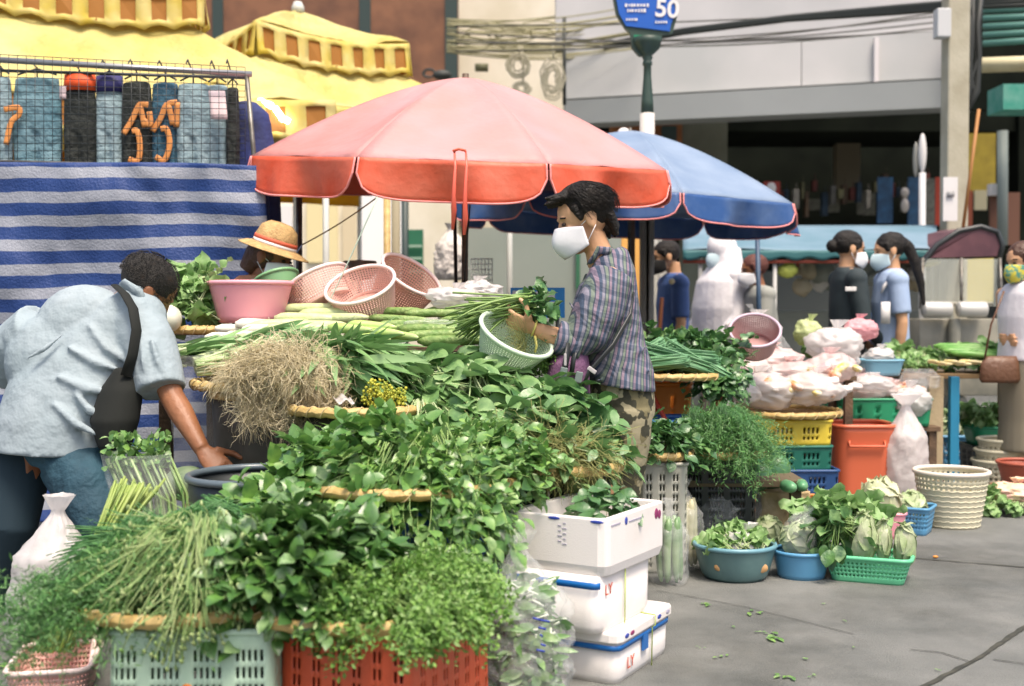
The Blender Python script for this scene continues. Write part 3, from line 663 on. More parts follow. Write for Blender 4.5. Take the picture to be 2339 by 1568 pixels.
# ================================================================ CANOPIES
M_yel = mat('yellow_canopy_cloth', (.70, .63, .28), .65, (.66, .54, .15), 2.2, bump=.8, bs=5, trans=.3, dist=.03)
M_yel2 = mat('mustard_cloth', (.85, .55, .04), .7, (.75, .42, .03), 2.5, bump=.4, bs=6, trans=.6)
M_yval = mat('yellow_valance_cloth', (.72, .58, .08), .65, (.80, .70, .30), 4, trans=.4)
M_brn = mat('brown_mesh_window', (.36, .15, .02), .7, trans=.2)
def canopy(label, c, hw, z_e, z_v, z_t, vw, rz, vh=.28, back=True):
    t = thing('canopy_tent', label, 'canopy tent', (c[0], c[1], 0), rz)
    sq = lambda r, z: [V((r, r, z)), V((-r, r, z)), V((-r, -r, z)), V((r, -r, z))]
    def pyr(r0, z0, r1, z1, name, m, seg=10, sag=.06):
        b = MB(); A, B = sq(r0, z0), sq(r1, z1)
        for k in range(4):
            a0, a1, b0, b1 = A[k], A[(k+1) % 4], B[k], B[(k+1) % 4]
            def f(u, v):
                p = a0.lerp(a1, u).lerp(b0.lerp(b1, u), v); s = 4*u*(1-u)*math.sin(pi*v)*sag*(1+r0)
                return p+V((0, 0, -s+.06*noise.noise(p*1.3+V((5, 0, 0)))*math.sin(pi*v)+.035*noise.noise(V((p.x*4, p.y*4, 3)))*(1-v)**.5+.02*abs(noise.noise(V((u*14, v*2, k))))-.10*4*u*(1-u)*(1-v)*.6))
            b.sheet(f, seg*3, seg*2)
        return b_local(b, name, m, t, solid=.006)
    pyr(vw, z_v, .03, z_t, 'top_cap', M_yel); pyr(hw, z_e, vw*.86, z_v-.22, 'canopy_cloth', M_yel, 14, .05)
    for (r, z, h_, nfl, nm) in ((vw, z_v, .26, 7, 'vent_valance'), (hw, z_e, vh, 11, 'valance')):
        A = sq(r+.004, z); b = MB(); WP = []
        for k in range(4):
            a0, a1 = A[k], A[(k+1) % 4]; dr = (a1-a0); 
            N = nfl*4
            def f(u, v): 
                p = a0+dr*u; p.z -= .10*4*u*(1-u)*.6*(1 if r > 1 else 1); return p+V((0, 0, -h_*v*(1-.12*abs(math.sin(pi*u*nfl)))))+V((dr.y, -dr.x, 0)).normalized()*(.03*v+.02*v*math.sin(u*nfl*5))
            hole = (lambda i, j: i % 4 in (1, 2) and 1 <= j <= 4)
            b.sheet(f, N, 6, hole=hole)
            for i in range(nfl):
                WP.append(([f((i*4+q[0])/N, q[1]/6)+V((-dr.y, dr.x, 0)).normalized()*.012 for q in ((.8, .8), (3.2, .8), (3.2, 5.2), (.8, 5.2))]))
        vo = b_local(b, nm, M_yval, t, solid=.003); [b_local(MB().add(P_, [(0, 1, 2, 3)]), 'window_patch', M_brn, vo, smooth=False) for P_ in WP]
    for i in (-1, 1):
        for j in (-1, 1):
            b = MB(); b.tube([(i*(hw-.05), j*(hw-.05), 0), (i*(hw-.05), j*(hw-.05), z_e-.05)], .022, 8); b_local(b, 'leg', mat('leg_white', (.55, .56, .52), .4), t)
    b = MB(); b.lathe([(.001, .0), (.05, .0), (.05, .05), (.03, .09), (.001, .09)], (0, 0, z_t), 14); b_local(b, 'finial', mat('leg_white', (.55, .56, .52), .4), t)
    if back:
        for k, (r0, r1) in enumerate((((-hw, hw), (hw, hw)), ((-hw, -hw), (-hw, hw)))):
            b = MB(); p0, p1 = V((*r0, 0))*.97, V((*r1, 0))*.97
            b.sheet(lambda u, v: p0.lerp(p1, u)+V((0, .03*math.sin(u*30), lerp(2.08, z_e, v))), 40, 6); b_local(b, 'side_cloth', M_yel2, t, solid=.003)
    return t
cc = P3(684, 9.5, 0)
canopy('yellow peaked canopy tent in the centre behind the red umbrella', cc, 1.26, 2.58, 3.20, 3.47, .64, R(36))
cc = P3(215, 8.6, 0)
canopy('large yellow canopy tent at the upper left over the clothes', cc, 1.44, 2.48, 3.30, 3.72, .70, R(22), back=True)
M_lit = mat('fluorescent_tube', (1, .97, .95), .3, emit=9)
for i, (u0, v0, u1, v1, lab) in enumerate(((590, 229, 622, 243, 'upper lit white tube lamp under the yellow canopy'), (628, 247, 648, 275, 'middle lit white tube lamp under the yellow canopy'), (640, 268, 660, 278, 'lower lit white tube lamp under the yellow canopy'))):
    b = MB(); b.tube([at(u0, v0, 7.6), at(u1, v1, 7.6)], .018, 8); tag(b.obj('tube_lamp', M_lit), lab, 'lamp')
for i, (u, v, lab) in enumerate(((665, 262, 'round lit bulb left of the lamp post top'), (690, 272, 'round lit bulb right of the lamp post top'))):
    b = MB(); b.ball(at(u, v, 8.2), .025); tag(b.obj('light_bulb', M_lit), lab, 'bulb')
b = MB(); b.tube([P3(675, 8.2, 0), at(675, 270, 8.2)], .018, 8); tag(b.obj('lamp_post', mat('leg_white', (.55, .56, .52), .4)), 'pale thin post carrying the two round bulbs', 'post')

# ================================================================ CLOTHES RACK AND TARP
rk = thing('clothes_rack', 'steel clothes rack with wire grid under the yellow canopy', 'clothes rack', P3(290, 5.85, 0))
b = MB(); b.tube([at(-60, 134, 5.85), at(575, 170, 5.85)], .015, 8); b.obj('top_rail', mat('rail_steel', (.35, .35, .35), .35, metal=.7), rk)
b = MB(); b.tube([at(-60, 160, 5.95), at(560, 178, 5.95)], .008, 8); b.obj('lower_rail', M_dark, rk)
for u, ut in ((575, 563), (-60, -60)):
    b = MB(); b.tube([P3(u+26, 5.9, 0), at(u+8, 390, 5.87), at(ut, 165, 5.85)], .012, 8); b.obj('post', M_steel, rk)
b = MB()
for k in range(30): u = -20+20*k; b.tube([at(u, 124+u*.055, 5.72), at(u, 372, 5.72)], .0016, 4)
for k in range(15): v = 124+17*k; b.tube([at(-20, v, 5.72), at(560, v+30*max(0, 1-k/9), 5.72)], .0016, 4)
b.obj('wire_grid', M_dark, rk)
D_l = mat('light_denim', (.20, .31, .35), .85, (.34, .45, .48), 7, bump=.9, bs=16, dist=.012)
D_m = mat('mid_denim', (.10, .22, .27), .85, (.20, .33, .38), 7, bump=.9, bs=16, dist=.012)
D_k = mat('black_denim', (.012, .016, .014), .85, (.03, .035, .03), 9, bump=.9, bs=16, dist=.012)
D_b = mat('dark_blue_denim', (.025, .07, .12), .85, (.05, .14, .20), 7, bump=.9, bs=16, dist=.012)
M_or = mat('orange_paint', (.75, .30, .08), .6)
def cr(P):
    Q = [P[0]]+P+[P[-1]]; out = []
    for k in range(1, len(Q)-2):
        for t in (0, .2, .4, .6, .8): a, b_, c, d = Q[k-1:k+3]; out.append(.5*((2*b_)+(c-a)*t+(2*a-5*b_+4*c-d)*t*t+(3*b_-a-3*c+d)*t**3))
    return out+[P[-1]]
JN = [(-20, 26, 176, D_l, 'pale blue jeans at the left edge with an orange stroke', None), (30, 140, 178, D_m, 'wide pale blue checked jeans second from the left', None), (146, 219, 185, D_k, 'black jeans with a bright red waistband', (mat('waist_red', (.75, .09, .015), .6), 172, 208)),
      (218, 282, 183, D_l, 'pale jeans with a navy blue waistband', (mat('waist_navy', (.03, .03, .14), .7), 175, 212)), (278, 347, 188, D_k, 'black jeans with orange painted strokes', None), (346, 410, 190, D_b, 'dark blue jeans with orange painted strokes', None),
      (404, 480, 192, D_l, 'pale blue jeans left of the pink tag', None), (470, 522, 195, D_l, 'pale blue jeans carrying the pink tag', None), (517, 546, 200, D_k, 'narrow black trousers right of the pink tag', None)]
for i, (u0, u1, v0, m, lab, wb) in enumerate(JN):
    d = 5.98+.02*(i % 2); A = at(u0, v0, d); B = at(u1, v0, d); w_ = (B.x-A.x)/2; cx = (A.x+B.x)/2; zt = A.z
    t = thing('jeans', lab+', on the clothes rack', 'jeans', (cx, A.y, zt-.8))
    b = MB()
    b.loft([((cx, A.y, zt), (w_*.92, 0, 0), (0, .028, 0)), ((cx, A.y, zt-.12), (w_*1.02, 0, 0), (0, .04, 0)), ((cx, A.y, zt-.27), (w_*1.05, 0, 0), (0, .042, 0))], 24)
    for s in (-1, 1): b.loft([((cx+s*w_*.5, A.y, zt-.22), (w_*.55, 0, 0), (0, .042, 0)), ((cx+s*w_*.5, A.y, zt-.5), (w_*.47, 0, 0), (0, .036, 0)), ((cx+s*w_*.53, A.y, zt-.85), (w_*.43, 0, 0), (0, .03, 0))], 18)
    b.obj('trousers', m, t, remesh=.012, sm=2)
    if wb:
        q = MB(); q.loft([((cx, A.y, at(u0, wb[1], d).z), (w_*.96, 0, 0), (0, .036, 0)), ((cx, A.y, at(u0, wb[2], d).z), (w_*1.02, 0, 0), (0, .048, 0))], 24); q.obj('waistband', wb[0], t)
    q = MB(); q.tube([(cx, A.y-.0, zt-.01), (cx, A.y, zt+.05), (cx-.01, A.y-.07, at(300, 145, 5.85).z+.03), (cx, A.y-.13, at(300, 145, 5.85).z+.0)], .004, 5); q.tube([(cx-w_*.8, A.y, zt+.015), (cx, A.y, zt+.045), (cx+w_*.8, A.y, zt+.015)], .005, 5)
    q.obj('hanger', M_dark, t)
    if 'strokes' in lab or 'stroke' in lab:
        S = {0: [((8, 250), (40, 246), (42, 262), (24, 280), (12, 330))], 4: [((281, 306), (300, 275), (318, 240), (338, 240)), ((318, 240), (330, 290)), ((340, 255), (342, 285), (325, 272)), ((300, 300), (312, 300), (318, 330), (314, 366), (292, 364))], 5: [((347, 300), (366, 270), (380, 240), (404, 234)), ((384, 240), (394, 285)), ((404, 234), (402, 290)), ((366, 295), (380, 296), (386, 330), (374, 366), (354, 358))]}[i]
        q = MB()
        for st in S:
            P = [at(x, y, d-.055) for x, y in st]; q.tube(cr(P), .015, 8)
        for p_ in q.v: p_.y = A.y-.052+(p_.y-A.y+.055)*.25
        q.obj('painted_strokes', M_or, t)
t = thing('price_tag', 'pale pink cardboard tag hanging on the right jeans', 'tag', at(500, 275, 5.9)); b = MB()
b.sheet(lambda u, v: at(lerp(476, 514, u)+6*v, lerp(208, 273, v), 5.9-.02*math.sin(v*2)), 4, 6); b.obj('card', mat('tag_pink', (.78, .62, .62), .7), t, solid=.002)
b = MB(); b.sheet(lambda u, v: at(lerp(136, 151, u), lerp(196, 226, v), 5.9), 2, 4); tag(b.obj('price_tag', mat('tag_pink', (.78, .62, .62), .7), solid=.002), 'small pink tag beside the red waistband', 'tag')
b = MB(); c = at(562, 260, 6.1); b.loft([(c+V((0, 0, .06)), (.05, 0, 0), (0, .05, 0)), (c+V((.01, 0, .0)), (.11, 0, 0), (0, .07, 0)), (c+V((.03, 0, -.3)), (.14, 0, 0), (0, .08, 0)), (c+V((.05, 0, -.95)), (.15, 0, 0), (0, .09, 0))], 20)
tag(b.obj('blue_jacket', mat('jacket_blue', (.03, .05, .22), .8, (.015, .02, .06), 4, bump=.5), remesh=.015, sm=3), 'dark blue jacket hanging at the right end of the clothes rack', 'jacket')
M_tarp = uvstripes('striped_tarp', (.26, .28, .33), (.008, .038, .165), 15.2, .54, wob=.018, bump=.4, bs=90, rough=.6)
def tf(u, v):
    uu = lerp(-120, 590+24*(1-v)+20*math.sin(v*2.6), u); vt = lerp(368, 385, u)+5*math.sin(u*5)-8*math.sin(u*pi); vb = lerp(1190, 1200, u)
    vv = lerp(vb, vt, v)+(18*(u-.5)*math.sin(v*pi)*-1.6)
    d = 5.62+.05*noise.noise(V((u*6, v*5, 2)))+.010*math.sin(u*26+v*14+4*noise.noise(V((u*5, v*5, 0))))*(.1+.9*u)+.006*noise.noise(V((u*22, v*16, 5)))
    return at(uu, vv, d)
b = MB(); b.sheet(tf, 140, 130); tag(b.obj('striped_tarp', M_tarp, solid=.003), 'blue and white striped tarp hanging below the jeans', 'tarp')
b = MB(); b.tube([at(-120, 366, 5.66), at(588, 384, 5.66)], .008, 6); tag(b.obj('tarp_line', M_steel), 'thin steel line holding the striped tarp', 'line')
b = MB(); b.loft([(at(590, 385, 5.9), (.045, 0, 0), (0, .05, 0)), (at(596, 460, 5.9), (.04, 0, 0), (0, .05, 0)), (at(606, 535, 5.9), (.025, 0, 0), (0, .04, 0))], 16); tag(b.obj('navy_cloth', mat('navy_cloth', (.015, .03, .13), .8)), 'navy cloth hanging just right of the striped tarp', 'cloth')

# ================================================================ UMBRELLAS
def umbrella(label, c, rad, z_rim, rise, n, rot, mtop, mval, vh, pole_h, tilt=(0, 0), edge=None, pr=.017, scal=True, mpole=M_steel):
    t = thing('market_umbrella', label, 'umbrella', (c[0], c[1], 0))
    M = Matrix.Translation((0, 0, z_rim)) @ Euler((R(tilt[0]), R(tilt[1]), 0)).to_matrix().to_4x4()
    rim = lambda k: V((rad*math.cos(rot+2*pi*k/n), rad*math.sin(rot+2*pi*k/n), 0))
    b = MB()
    for k in range(n):
        def f(u, v):
            p = rim(k).lerp(rim(k+1), u)*(1-v); s = 4*u*(1-u)
            z = rise*(1-(1-v)**1.45); q = 1-.045*s*math.sin(pi*min(1, (1-v)))
            return M @ V((p.x*q, p.y*q, z-.035*s*math.sin(pi*(1-v))**.8*(1-v)+.008*noise.noise(p*6)*s))
        b.sheet(f, 14, 16)
    b_local(b, 'canopy', mtop, t, solid=.002)
    for k in range(n):
        b = MB(); a, d_ = rim(k), rim(k+1)
        def g(u, v):
            p = a.lerp(d_, lerp(.012, .988, u)); s = 4*u*(1-u); e = max(0, 1-abs(2*u-1)**5)**.55*.62+.38
            ow = p.normalized(); return M @ (p*1.002+V((0, 0, -vh*v*e+.0))+ow*(.01*v+.05*v*math.sin(u*8+k*2)*s+.012*v*math.sin(u*21+k)))
        b.sheet(g, 28, 8); vo = b_local(b, 'valance', mval, t, solid=.002)
        if edge:
            q = MB(); q.tube([g(0, x/4) for x in range(5)]+[g(x/28, 1) for x in range(29)]+[g(1, 1-x/4) for x in range(5)], .005, 5); b_local(q, 'edging', edge, vo)
    b = MB()
    for k in range(n): b.tube([M @ (rim(k)*.98+V((0, 0, -.006))), M @ (rim(k)*.5+V((0, 0, rise*(1-.5**1.45)-.02))), M @ V((0, 0, rise-.03))], .006, 5); b.tube([M @ (rim(k)*.5+V((0, 0, rise*(1-.5**1.45)-.02))), M @ V((0, 0, rise-.5))], .005, 5)
    b_local(b, 'ribs', M_steel, t)
    top = M @ V((0, 0, rise)); b = MB(); b.tube([(0, 0, 0), (top.x*.6, top.y*.6, z_rim*.6), top+V((0, 0, .02))], pr, 10); b_local(b, 'pole', mpole, t)
    return t
M_pinktop = mat('faded_pink_canvas', (.60, .22, .23), .6, (.62, .31, .31), 2.5, isl=[(.68, .37, .36), (.56, .23, .20), (.62, .27, .29)], bump=.35, bs=9, trans=.12, dist=.01)
M_redval = mat('orange_red_canvas', (.76, .10, .035), .5, (.76, .19, .11), 4, bump=.9, bs=8, trans=.2)
M_pinkedge = mat('pink_edging', (.82, .30, .28), .6)
M_btop = mat('faded_blue_canvas', (.26, .34, .46), .6, (.18, .26, .39), 3, bump=.25, bs=12, trans=.15)
M_bval = mat('blue_canvas', (.03, .10, .30), .45, (.09, .17, .36), 6, bump=.4, bs=14, trans=.25)
cR = P3(1058, 6.1, 0)
red = umbrella('faded pink and orange red market umbrella over the vegetable stall', cR, 1.08, 1.84, .44, 8, R(-67.5), M_pinktop, M_redval, .18, 2.3, (6, 2.0), M_pinkedge, mpole=mat('rusty_pole', (.16, .11, .07), .5, (.08, .05, .03), 12))
cB = P3(1432, 7.9, 0)
umbrella('faded blue market umbrella behind the woman', cB, 1.16, 1.79, .50, 8, R(-80), M_btop, M_bval, .16, 2.3, (1, 2.0), M_pinkedge, pr=.011)
M_strap = mat('red_strap', (.82, .14, .09), .5)
for i, u in enumerate((1038, 1064)):
    b = MB(); b.tube([at(u, 345, 5.05), at(u+2, 380, 5.0), at(u-2, 450, 5.0), at(u-1, 480+20*i, 5.02), at(u-4, 525+12*i, 5.05)], [.004, .006, .009, .012, .006], 6, flat=.4); tag(b.obj('umbrella_strap', M_strap), ['left', 'right'][i]+' red strap hanging from the front of the red umbrella', 'strap')
b = MB(); b.tube([at(1034, 346, 5.04), at(1048, 341, 5.04), at(1064, 345, 5.04)], .006, 6); tag(b.obj('strap_knot', M_redval), 'small red knot on the front panel of the umbrella', 'knot')
for (u0, v0, u1, v1, d, r_, lab, m) in ((690, 560, 870, 445, 5.6, .0035, 'brown rope running up to the red umbrella', mat('rope_brown', (.28, .20, .10), .8)), (726, 742, 862, 450, 5.0, .003, 'thin green string hanging from the red umbrella to the leaves', mat('string_green', (.45, .55, .45), .6)), (635, 622, 690, 560, 5.6, .003, 'blue string below the brown rope', mat('string_blue', (.30, .40, .60), .6))):
    b = MB(); b.tube([at(lerp(u0, u1, t), lerp(v0, v1, t)+6*math.sin(pi*t), d) for t in [k/6 for k in range(7)]], r_, 5); tag(b.obj('rope', m), lab, 'rope')
for (u, v0, d, r_, lab, m) in ((683, 452, 6.4, .018, 'steel pole left of the pale pink baskets', M_steel), (884, 440, 7.4, .022, 'bamboo pole behind the middle pink basket', M_bamboo), (904, 440, 7.6, .028, 'grey wooden pole right of the bamboo pole', mat('greywood', (.26, .23, .15), .8)), (1038, 440, 6.3, .010, 'thin dark rod crossing behind the umbrella pole', M_dark)):
    b = MB(); b.tube([P3(u+(12 if u == 1038 else 0), d, 0), at(u, v0, d)], r_, 8); tag(b.obj('pole', m), lab, 'pole')
b = MB(); b.tube([at(1075, 450, 5.9), at(1066, 560, 5.9), at(1060, 655, 6.0)], .004, 5); tag(b.obj('chain', M_dark), 'dark twisted cord beside the umbrella pole', 'cord')

# ================================================================ STREET NAME SIGN
sg = thing('street_sign', 'blue street name sign reading 50 on a green and white pole', 'street sign', P3(1477, 8.8, 0))
s9 = 2700/8.8
b = MB(); b.lathe([(.06, 0), (.06, .1), (.055, .12)]+[(.055, at(0, 322, 8.8).z-.02)], P3(1477, 8.8, 0), 18, cap=True)
b.lathe([(.055, 0), (.055, at(0, 262, 8.8).z)], P3(1477, 8.8, 0), 18, cap=True); b.obj('white_base', mat('sign_pole_white', (.55, .52, .48), .6), sg)
c = P3(1477, 8.8, 0); zz = lambda v: at(0, v, 8.8).z
b = MB(); b.lathe([(.048, zz(262)), (.044, zz(235)), (.030, zz(180)), (.028, zz(155)), (.036, zz(152)), (.036, zz(146)), (.028, zz(143)), (.040, zz(136)), (.032, zz(130)), (.06, zz(122)), (.10, zz(104)), (.11, zz(92))], c, 20, cap=True); b.obj('green_pole', mat('sign_green_black', (.03, .06, .045), .5), sg)
S0 = at(1474, 30, 8.74); tl = Matrix.Rotation(R(-4), 3, 'Y')
def plate(pts, y, th, name, m):
    b = MB(); P = [S0+V((x/s9, y, z/s9)) for x, z in pts]; n_ = len(P); b.add(P+[p+V((0, th, 0)) for p in P], [tuple(range(n_))[::-1], tuple(range(n_, 2*n_))]+[(k, (k+1) % n_, n_+(k+1) % n_, n_+k) for k in range(n_)]); return b.obj(name, m, sg, smooth=False)
plate([(-74, 40), (-66, -2), (-46, -34), (-34, -44), (-30, -78), (-14, -96), (14, -96), (34, -78), (38, -50), (62, -46), (74, -2), (66, 60), (-60, 80)], .0, .05, 'frame', mat('sign_green_black', (.03, .06, .045), .5))
plate([(-68, 40), (-60, -2), (-44, -30), (55, -42), (58, -26), (68, -2), (60, 60), (-56, 80)], -.012, .01, 'blue_plate', mat('sign_blue', (.01, .10, .45), .4))
plate([(-26, -50), (30, -53), (28, -68), (-24, -66)], -.012, .01, 'green_plate', mat('sign_green', (.01, .26, .12), .4))
def sbar(x, z, w_, h_): b = MB(); b.box(S0+V((x/s9, -.016, z/s9)), (w_/s9, .006, h_/s9)); b.obj('white_letter', M_white, sg, smooth=False)
random.seed(6)
for (x0, x1, z) in ((-44, 8, 16), (-40, 4, 4)):
    x = x0
    while x < x1: w_ = rnd(2, 6); sbar(x, z, w_, rnd(5, 8)); x += w_+rnd(1.5, 3)
for x in (-42, -36, -30, -24, -20): sbar(x, -16, 3.5, 5)
for x in (24, 30, 36, 42, 47): sbar(x, -22, 3.5, 5)
for x in (-12, -4, 4, 12): sbar(x, -59, 6, 6)
txt50 = bpy.data.curves.new('number_50', 'FONT'); txt50.body = '50'; txt50.size = .18; txt50.extrude = .003; txt50.offset = .004; txt50.materials.append(M_white)
o = text_obj('number_50', txt50); o.parent = sg; o.location = S0+V((20/s9, -.018, -8/s9))-sg.location; o.rotation_euler = (R(90), R(4), 0)

# ================================================================ TUK-TUK AND FAR STALL CANOPY
b = MB()
b.sheet(lambda u, v: at(lerp(1560, 2140, u), lerp(516, 572, v)-5*math.sin(u*9)*v, lerp(10.6, 9.6, v))-V((0, 0, 0)), 40, 8)
fa = thing('blue_awning', 'long pale blue awning stretched behind the young women', 'awning', P3(1850, 10, 0)); b.obj('roof_cloth', mat('awning_blue', (.22, .33, .42), .6, (.14, .26, .33), 2, trans=.2), fa, solid=.01)
b = MB(); b.sheet(lambda u, v: at(lerp(1560, 2140, u), lerp(572, 592, v)+4*math.sin(u*60)*v, 9.6), 60, 3); b.obj('valance', mat('awning_teal', (.04, .16, .17), .6, trans=.2), fa, solid=.004)
b = MB(); b.sheet(lambda u, v: at(lerp(1560, 2110, u), lerp(594, 602, v), 9.62), 8, 2); b.obj('red_hem', mat('hem_red', (.30, .06, .03), .6), fa, solid=.004)
for u in (1600, 1770, 1937, 2105):
    b = MB(); b.tube([P3(u, 9.65, 0), at(u, 575, 9.65)], .018, 8); b.obj('pole', mat('pole_greyw', (.42, .42, .40), .5), fa)
b = MB(); b.tube([P3(1738, 8.8, .55), at(1730, 545, 8.8)], [.018, .018], 8); b.tube([P3(1738, 8.8, 0), P3(1738, 8.8, .56)], .02, 8); tag(b.obj('navy_pole', mat('navy_pole', (.03, .07, .13), .5)), 'dark blue pole right of the person in the white veil', 'pole')
tk = thing('tuk_tuk', 'three wheeled taxi with dark maroon arched canopy and round lamps', 'tuk-tuk', P3(2190, 9.6, 0))
b = MB(); A = [(2100, 640), (2108, 600), (2140, 560), (2190, 528), (2240, 518), (2278, 530), (2290, 560), (2282, 590)]
P = [at(u, v, 9.5) for u, v in A]; b.tube(P, .022, 8); b.obj('canopy_frame', M_dark, tk)
b = MB(); n_ = len(A); Q = [at(u, v, 9.5) for u, v in A[1:]]+[at(2280, 585, 9.5), at(2108, 590, 9.5)]
m_ = len(Q); b.add(Q+[q+V((0, .9, .03)) for q in Q], [tuple(range(m_))[::-1], tuple(range(m_, 2*m_))]+[(k, (k+1) % m_, m_+(k+1) % m_, m_+k) for k in range(m_)]); b.obj('canopy', mat('maroon_canvas', (.07, .025, .035), .5, (.13, .05, .06), 5), tk, smooth=False)
part(tk, 'windscreen', mat('glass_pale', (.55, .58, .52), .15, alpha=.35), 2112, 592, 2280, 700, 9.48, .01)
for u in (2108, 2196, 2284):
    b = MB(); b.tube([at(u, 590, 9.48), at(u+(u-2196)*.05, 705, 9.4)], .014, 8); b.obj('screen_post', M_steel, tk)
part(tk, 'yellow_seat', mat('seat_yellow', (.62, .52, .10), .6), 2198, 585, 2270, 690, 10.6, .1)
part(tk, 'rear_panel', mat('rear_white', (.50, .50, .40), .6), 2135, 585, 2190, 690, 10.6, .1)
b = MB(); pbox(b, 2100, 728, 2285, 905, 9.35, .4); pbox(b, 2120, 690, 2270, 698, 9.4, .1); b.tube([at(2180, 728, 9.3), at(2180, 900, 9.3)], .05, 8); b.obj('front_body', mat('body_grey', (.16, .16, .13), .4, (.3, .28, .22), 4), tk, bev=.01)
for (u, s) in ((2140, 1), (2220, 1)):
    b = MB(); b.lathe([(.001, -.11), (.055, -.11), (.062, -.10), (.062, .10), (.055, .11), (.001, .11)], at(u, 707, 9.25), 20, Matrix.Rotation(R(90), 3, 'Y')); b.obj('headlight', mat('lamp_pale', (.62, .60, .55), .2, metal=.3), tk)
for dx in (-.5, .5, 0):
    b = MB(); b.lathe([(.001, -.05), (.17, -.05), (.21, -.03), (.21, .03), (.17, .05), (.001, .05)], P3(2190, 10.9 if dx else 9.4, .21)+V((dx, 0, 0)), 24, Matrix.Rotation(R(90), 3, 'Y')); b.obj('wheel', M_dark, tk)
part(tk, 'cabin_floor', M_dark, 2080, 830, 2310, 860, 9.7, 1.3)
# lime and pale clutter of the far stall
random.seed(44)
M_cl = [mat('clutter_white', (.62, .60, .55), .6), mat('clutter_lime', (.50, .55, .10), .6), mat('clutter_red', (.50, .12, .06), .6), mat('clutter_grey', (.26, .28, .24), .7), mat('clutter_tan', (.42, .36, .24), .7)]
for k in range(26):
    b = MB(); i = (0, 3, 4, 0, 2, 3, 4, 0, 1)[k % 9]; u = rnd(1790, 2090); v = rnd(605, 660)
    b.ball(at(u, v, rnd(9.9, 10.4)), (rnd(.06, .14), .06, rnd(.04, .10)), fn=lambda q: 1+.3*noise.noise(q*2.2+V((k, 0, 0)))); tag(b.obj('hanging_goods', M_cl[i]), ['pale white', 'lime green', 'dull red', 'grey', 'tan'][i]+' bundle of goods hanging under the pale blue awning', 'goods', ['white', 'lime', 'red', 'grey', 'tan'][i]+' bundles under the awning')
b = MB(); b.ball(at(1800, 618, 9.7), (.08, .05, .06), fn=lambda q: 1+.3*noise.noise(q*2)); tag(b.obj('lime_bag', M_cl[1]), 'lime green bag hanging beside the dark blue pole', 'bag')
b = MB(); b.ball(at(2115, 600, 9.62), (.12, .04, .035), fn=lambda q: 1+.3*noise.noise(q*2)); tag(b.obj('yellow_cloth', mat('yellow_cloth', (.62, .55, .14), .7)), 'yellow cloth left of the maroon canopy', 'cloth')
b = MB(); b.box(P3(1850, 10.6, .55), (2.4, .5, 1.1)); tag(b.obj('far_counter', mat('counter_mix', (.32, .33, .28), .7, (.22, .24, .20), 4), smooth=False, bev=.02), 'long grey counter of the far stall', 'counter')
card('blue_post', 'short bright blue post behind the pile of white bags', 'post', mat('post_blue', (.01, .10, .40), .5), 1990-3, 715, 1999, 790, 9.3, th=.05)
b = MB(); b.ball(at(1425, 308, 8.5), (.05, .05, .05)); b.ball(at(1425, 320, 8.5), (.07, .07, .03)); tag(b.obj('round_finial', M_white), 'small white round cap left of the street sign pole', 'cap')
# ================================================================ PEOPLE
SK = mat('skin_light', (.62, .36, .20), .55, (.55, .30, .16), 6, bump=.15, bs=60)
SKd = mat('skin_tan', (.30, .13, .06), .5, (.22, .085, .035), 9, bump=.2, bs=60)
HR = mat('black_hair', (.008, .007, .006), .55, spec=.3, c2= (.018, .014, .011), ns=30, bump=.9, bs=90)
M_mask = mat('white_mask', (.80, .80, .82), .75, bump=.15, bs=20)
def basis(fw, up):
    x = V(fw).normalized(); y = V(up).cross(x).normalized(); z = x.cross(y); return Matrix((x, y, z)).transposed()
def head_parts(b, c, M, s=1.0):
    """adds head surface to mesh builder b; local x = face direction, z = up, y = left"""
    c = V(c); T = lambda p: c+M @ (V(p)*s)
    b.ball(T((-.012, 0, .028)), (.098*s, .077*s, .092*s), M, 24, 16)
    b.ball(T((.030, 0, -.030)), (.058*s, .058*s, .075*s), M, 20, 14)
    b.ball(T((.048, 0, -.085)), (.030*s, .032*s, .026*s), M, 14, 10)     # chin
    b.loft([(T((.080, 0, .018)), M @ V((.010, 0, 0))*s, M @ V((0, .008, 0))*s), (T((.094, 0, -.018)), M @ V((.012, 0, 0))*s, M @ V((0, .015, 0))*s), (T((.086, 0, -.030)), M @ V((.012, 0, 0))*s, M @ V((0, .014, 0))*s)], 10)
    b.ball(T((.075, 0, .032)), (.015*s, .045*s, .009*s), M, 12, 8)      # brow
    for z in (-.053, -.063): b.ball(T((.082, 0, z)), (.010*s, .022*s, .005*s), M, 12, 8)
    for y in (-1, 1):
        b.ball(T((-.012, y*.081, -.005)), (.021*s, .010*s, .034*s), M, 12, 10)
        b.ball(T((-.020, y*.084, .004)), (.020*s, .005*s, .026*s), M, 12, 10)
        b.ball(T((.060, y*.034, -.014)), (.020*s, .020*s, .018*s), M, 10, 8)
def face_bits(root, c, M, s=1.0, lids=True):
    c = V(c); T = lambda p: c+M @ (V(p)*s)
    for y in (-1, 1):
        b = MB(); b.ball(T((.079, y*.031, .010)), (.009*s, .013*s, .007*s), M, 12, 8); b.obj('eye', mat('eye_dark', (.03, .02, .015), .2), root)
        b = MB(); b.tube([T((.077, y*.015, .030)), T((.083, y*.032, .035)), T((.070, y*.050, .030))], .0035*s, 6); b.obj('eyebrow', HR, root)
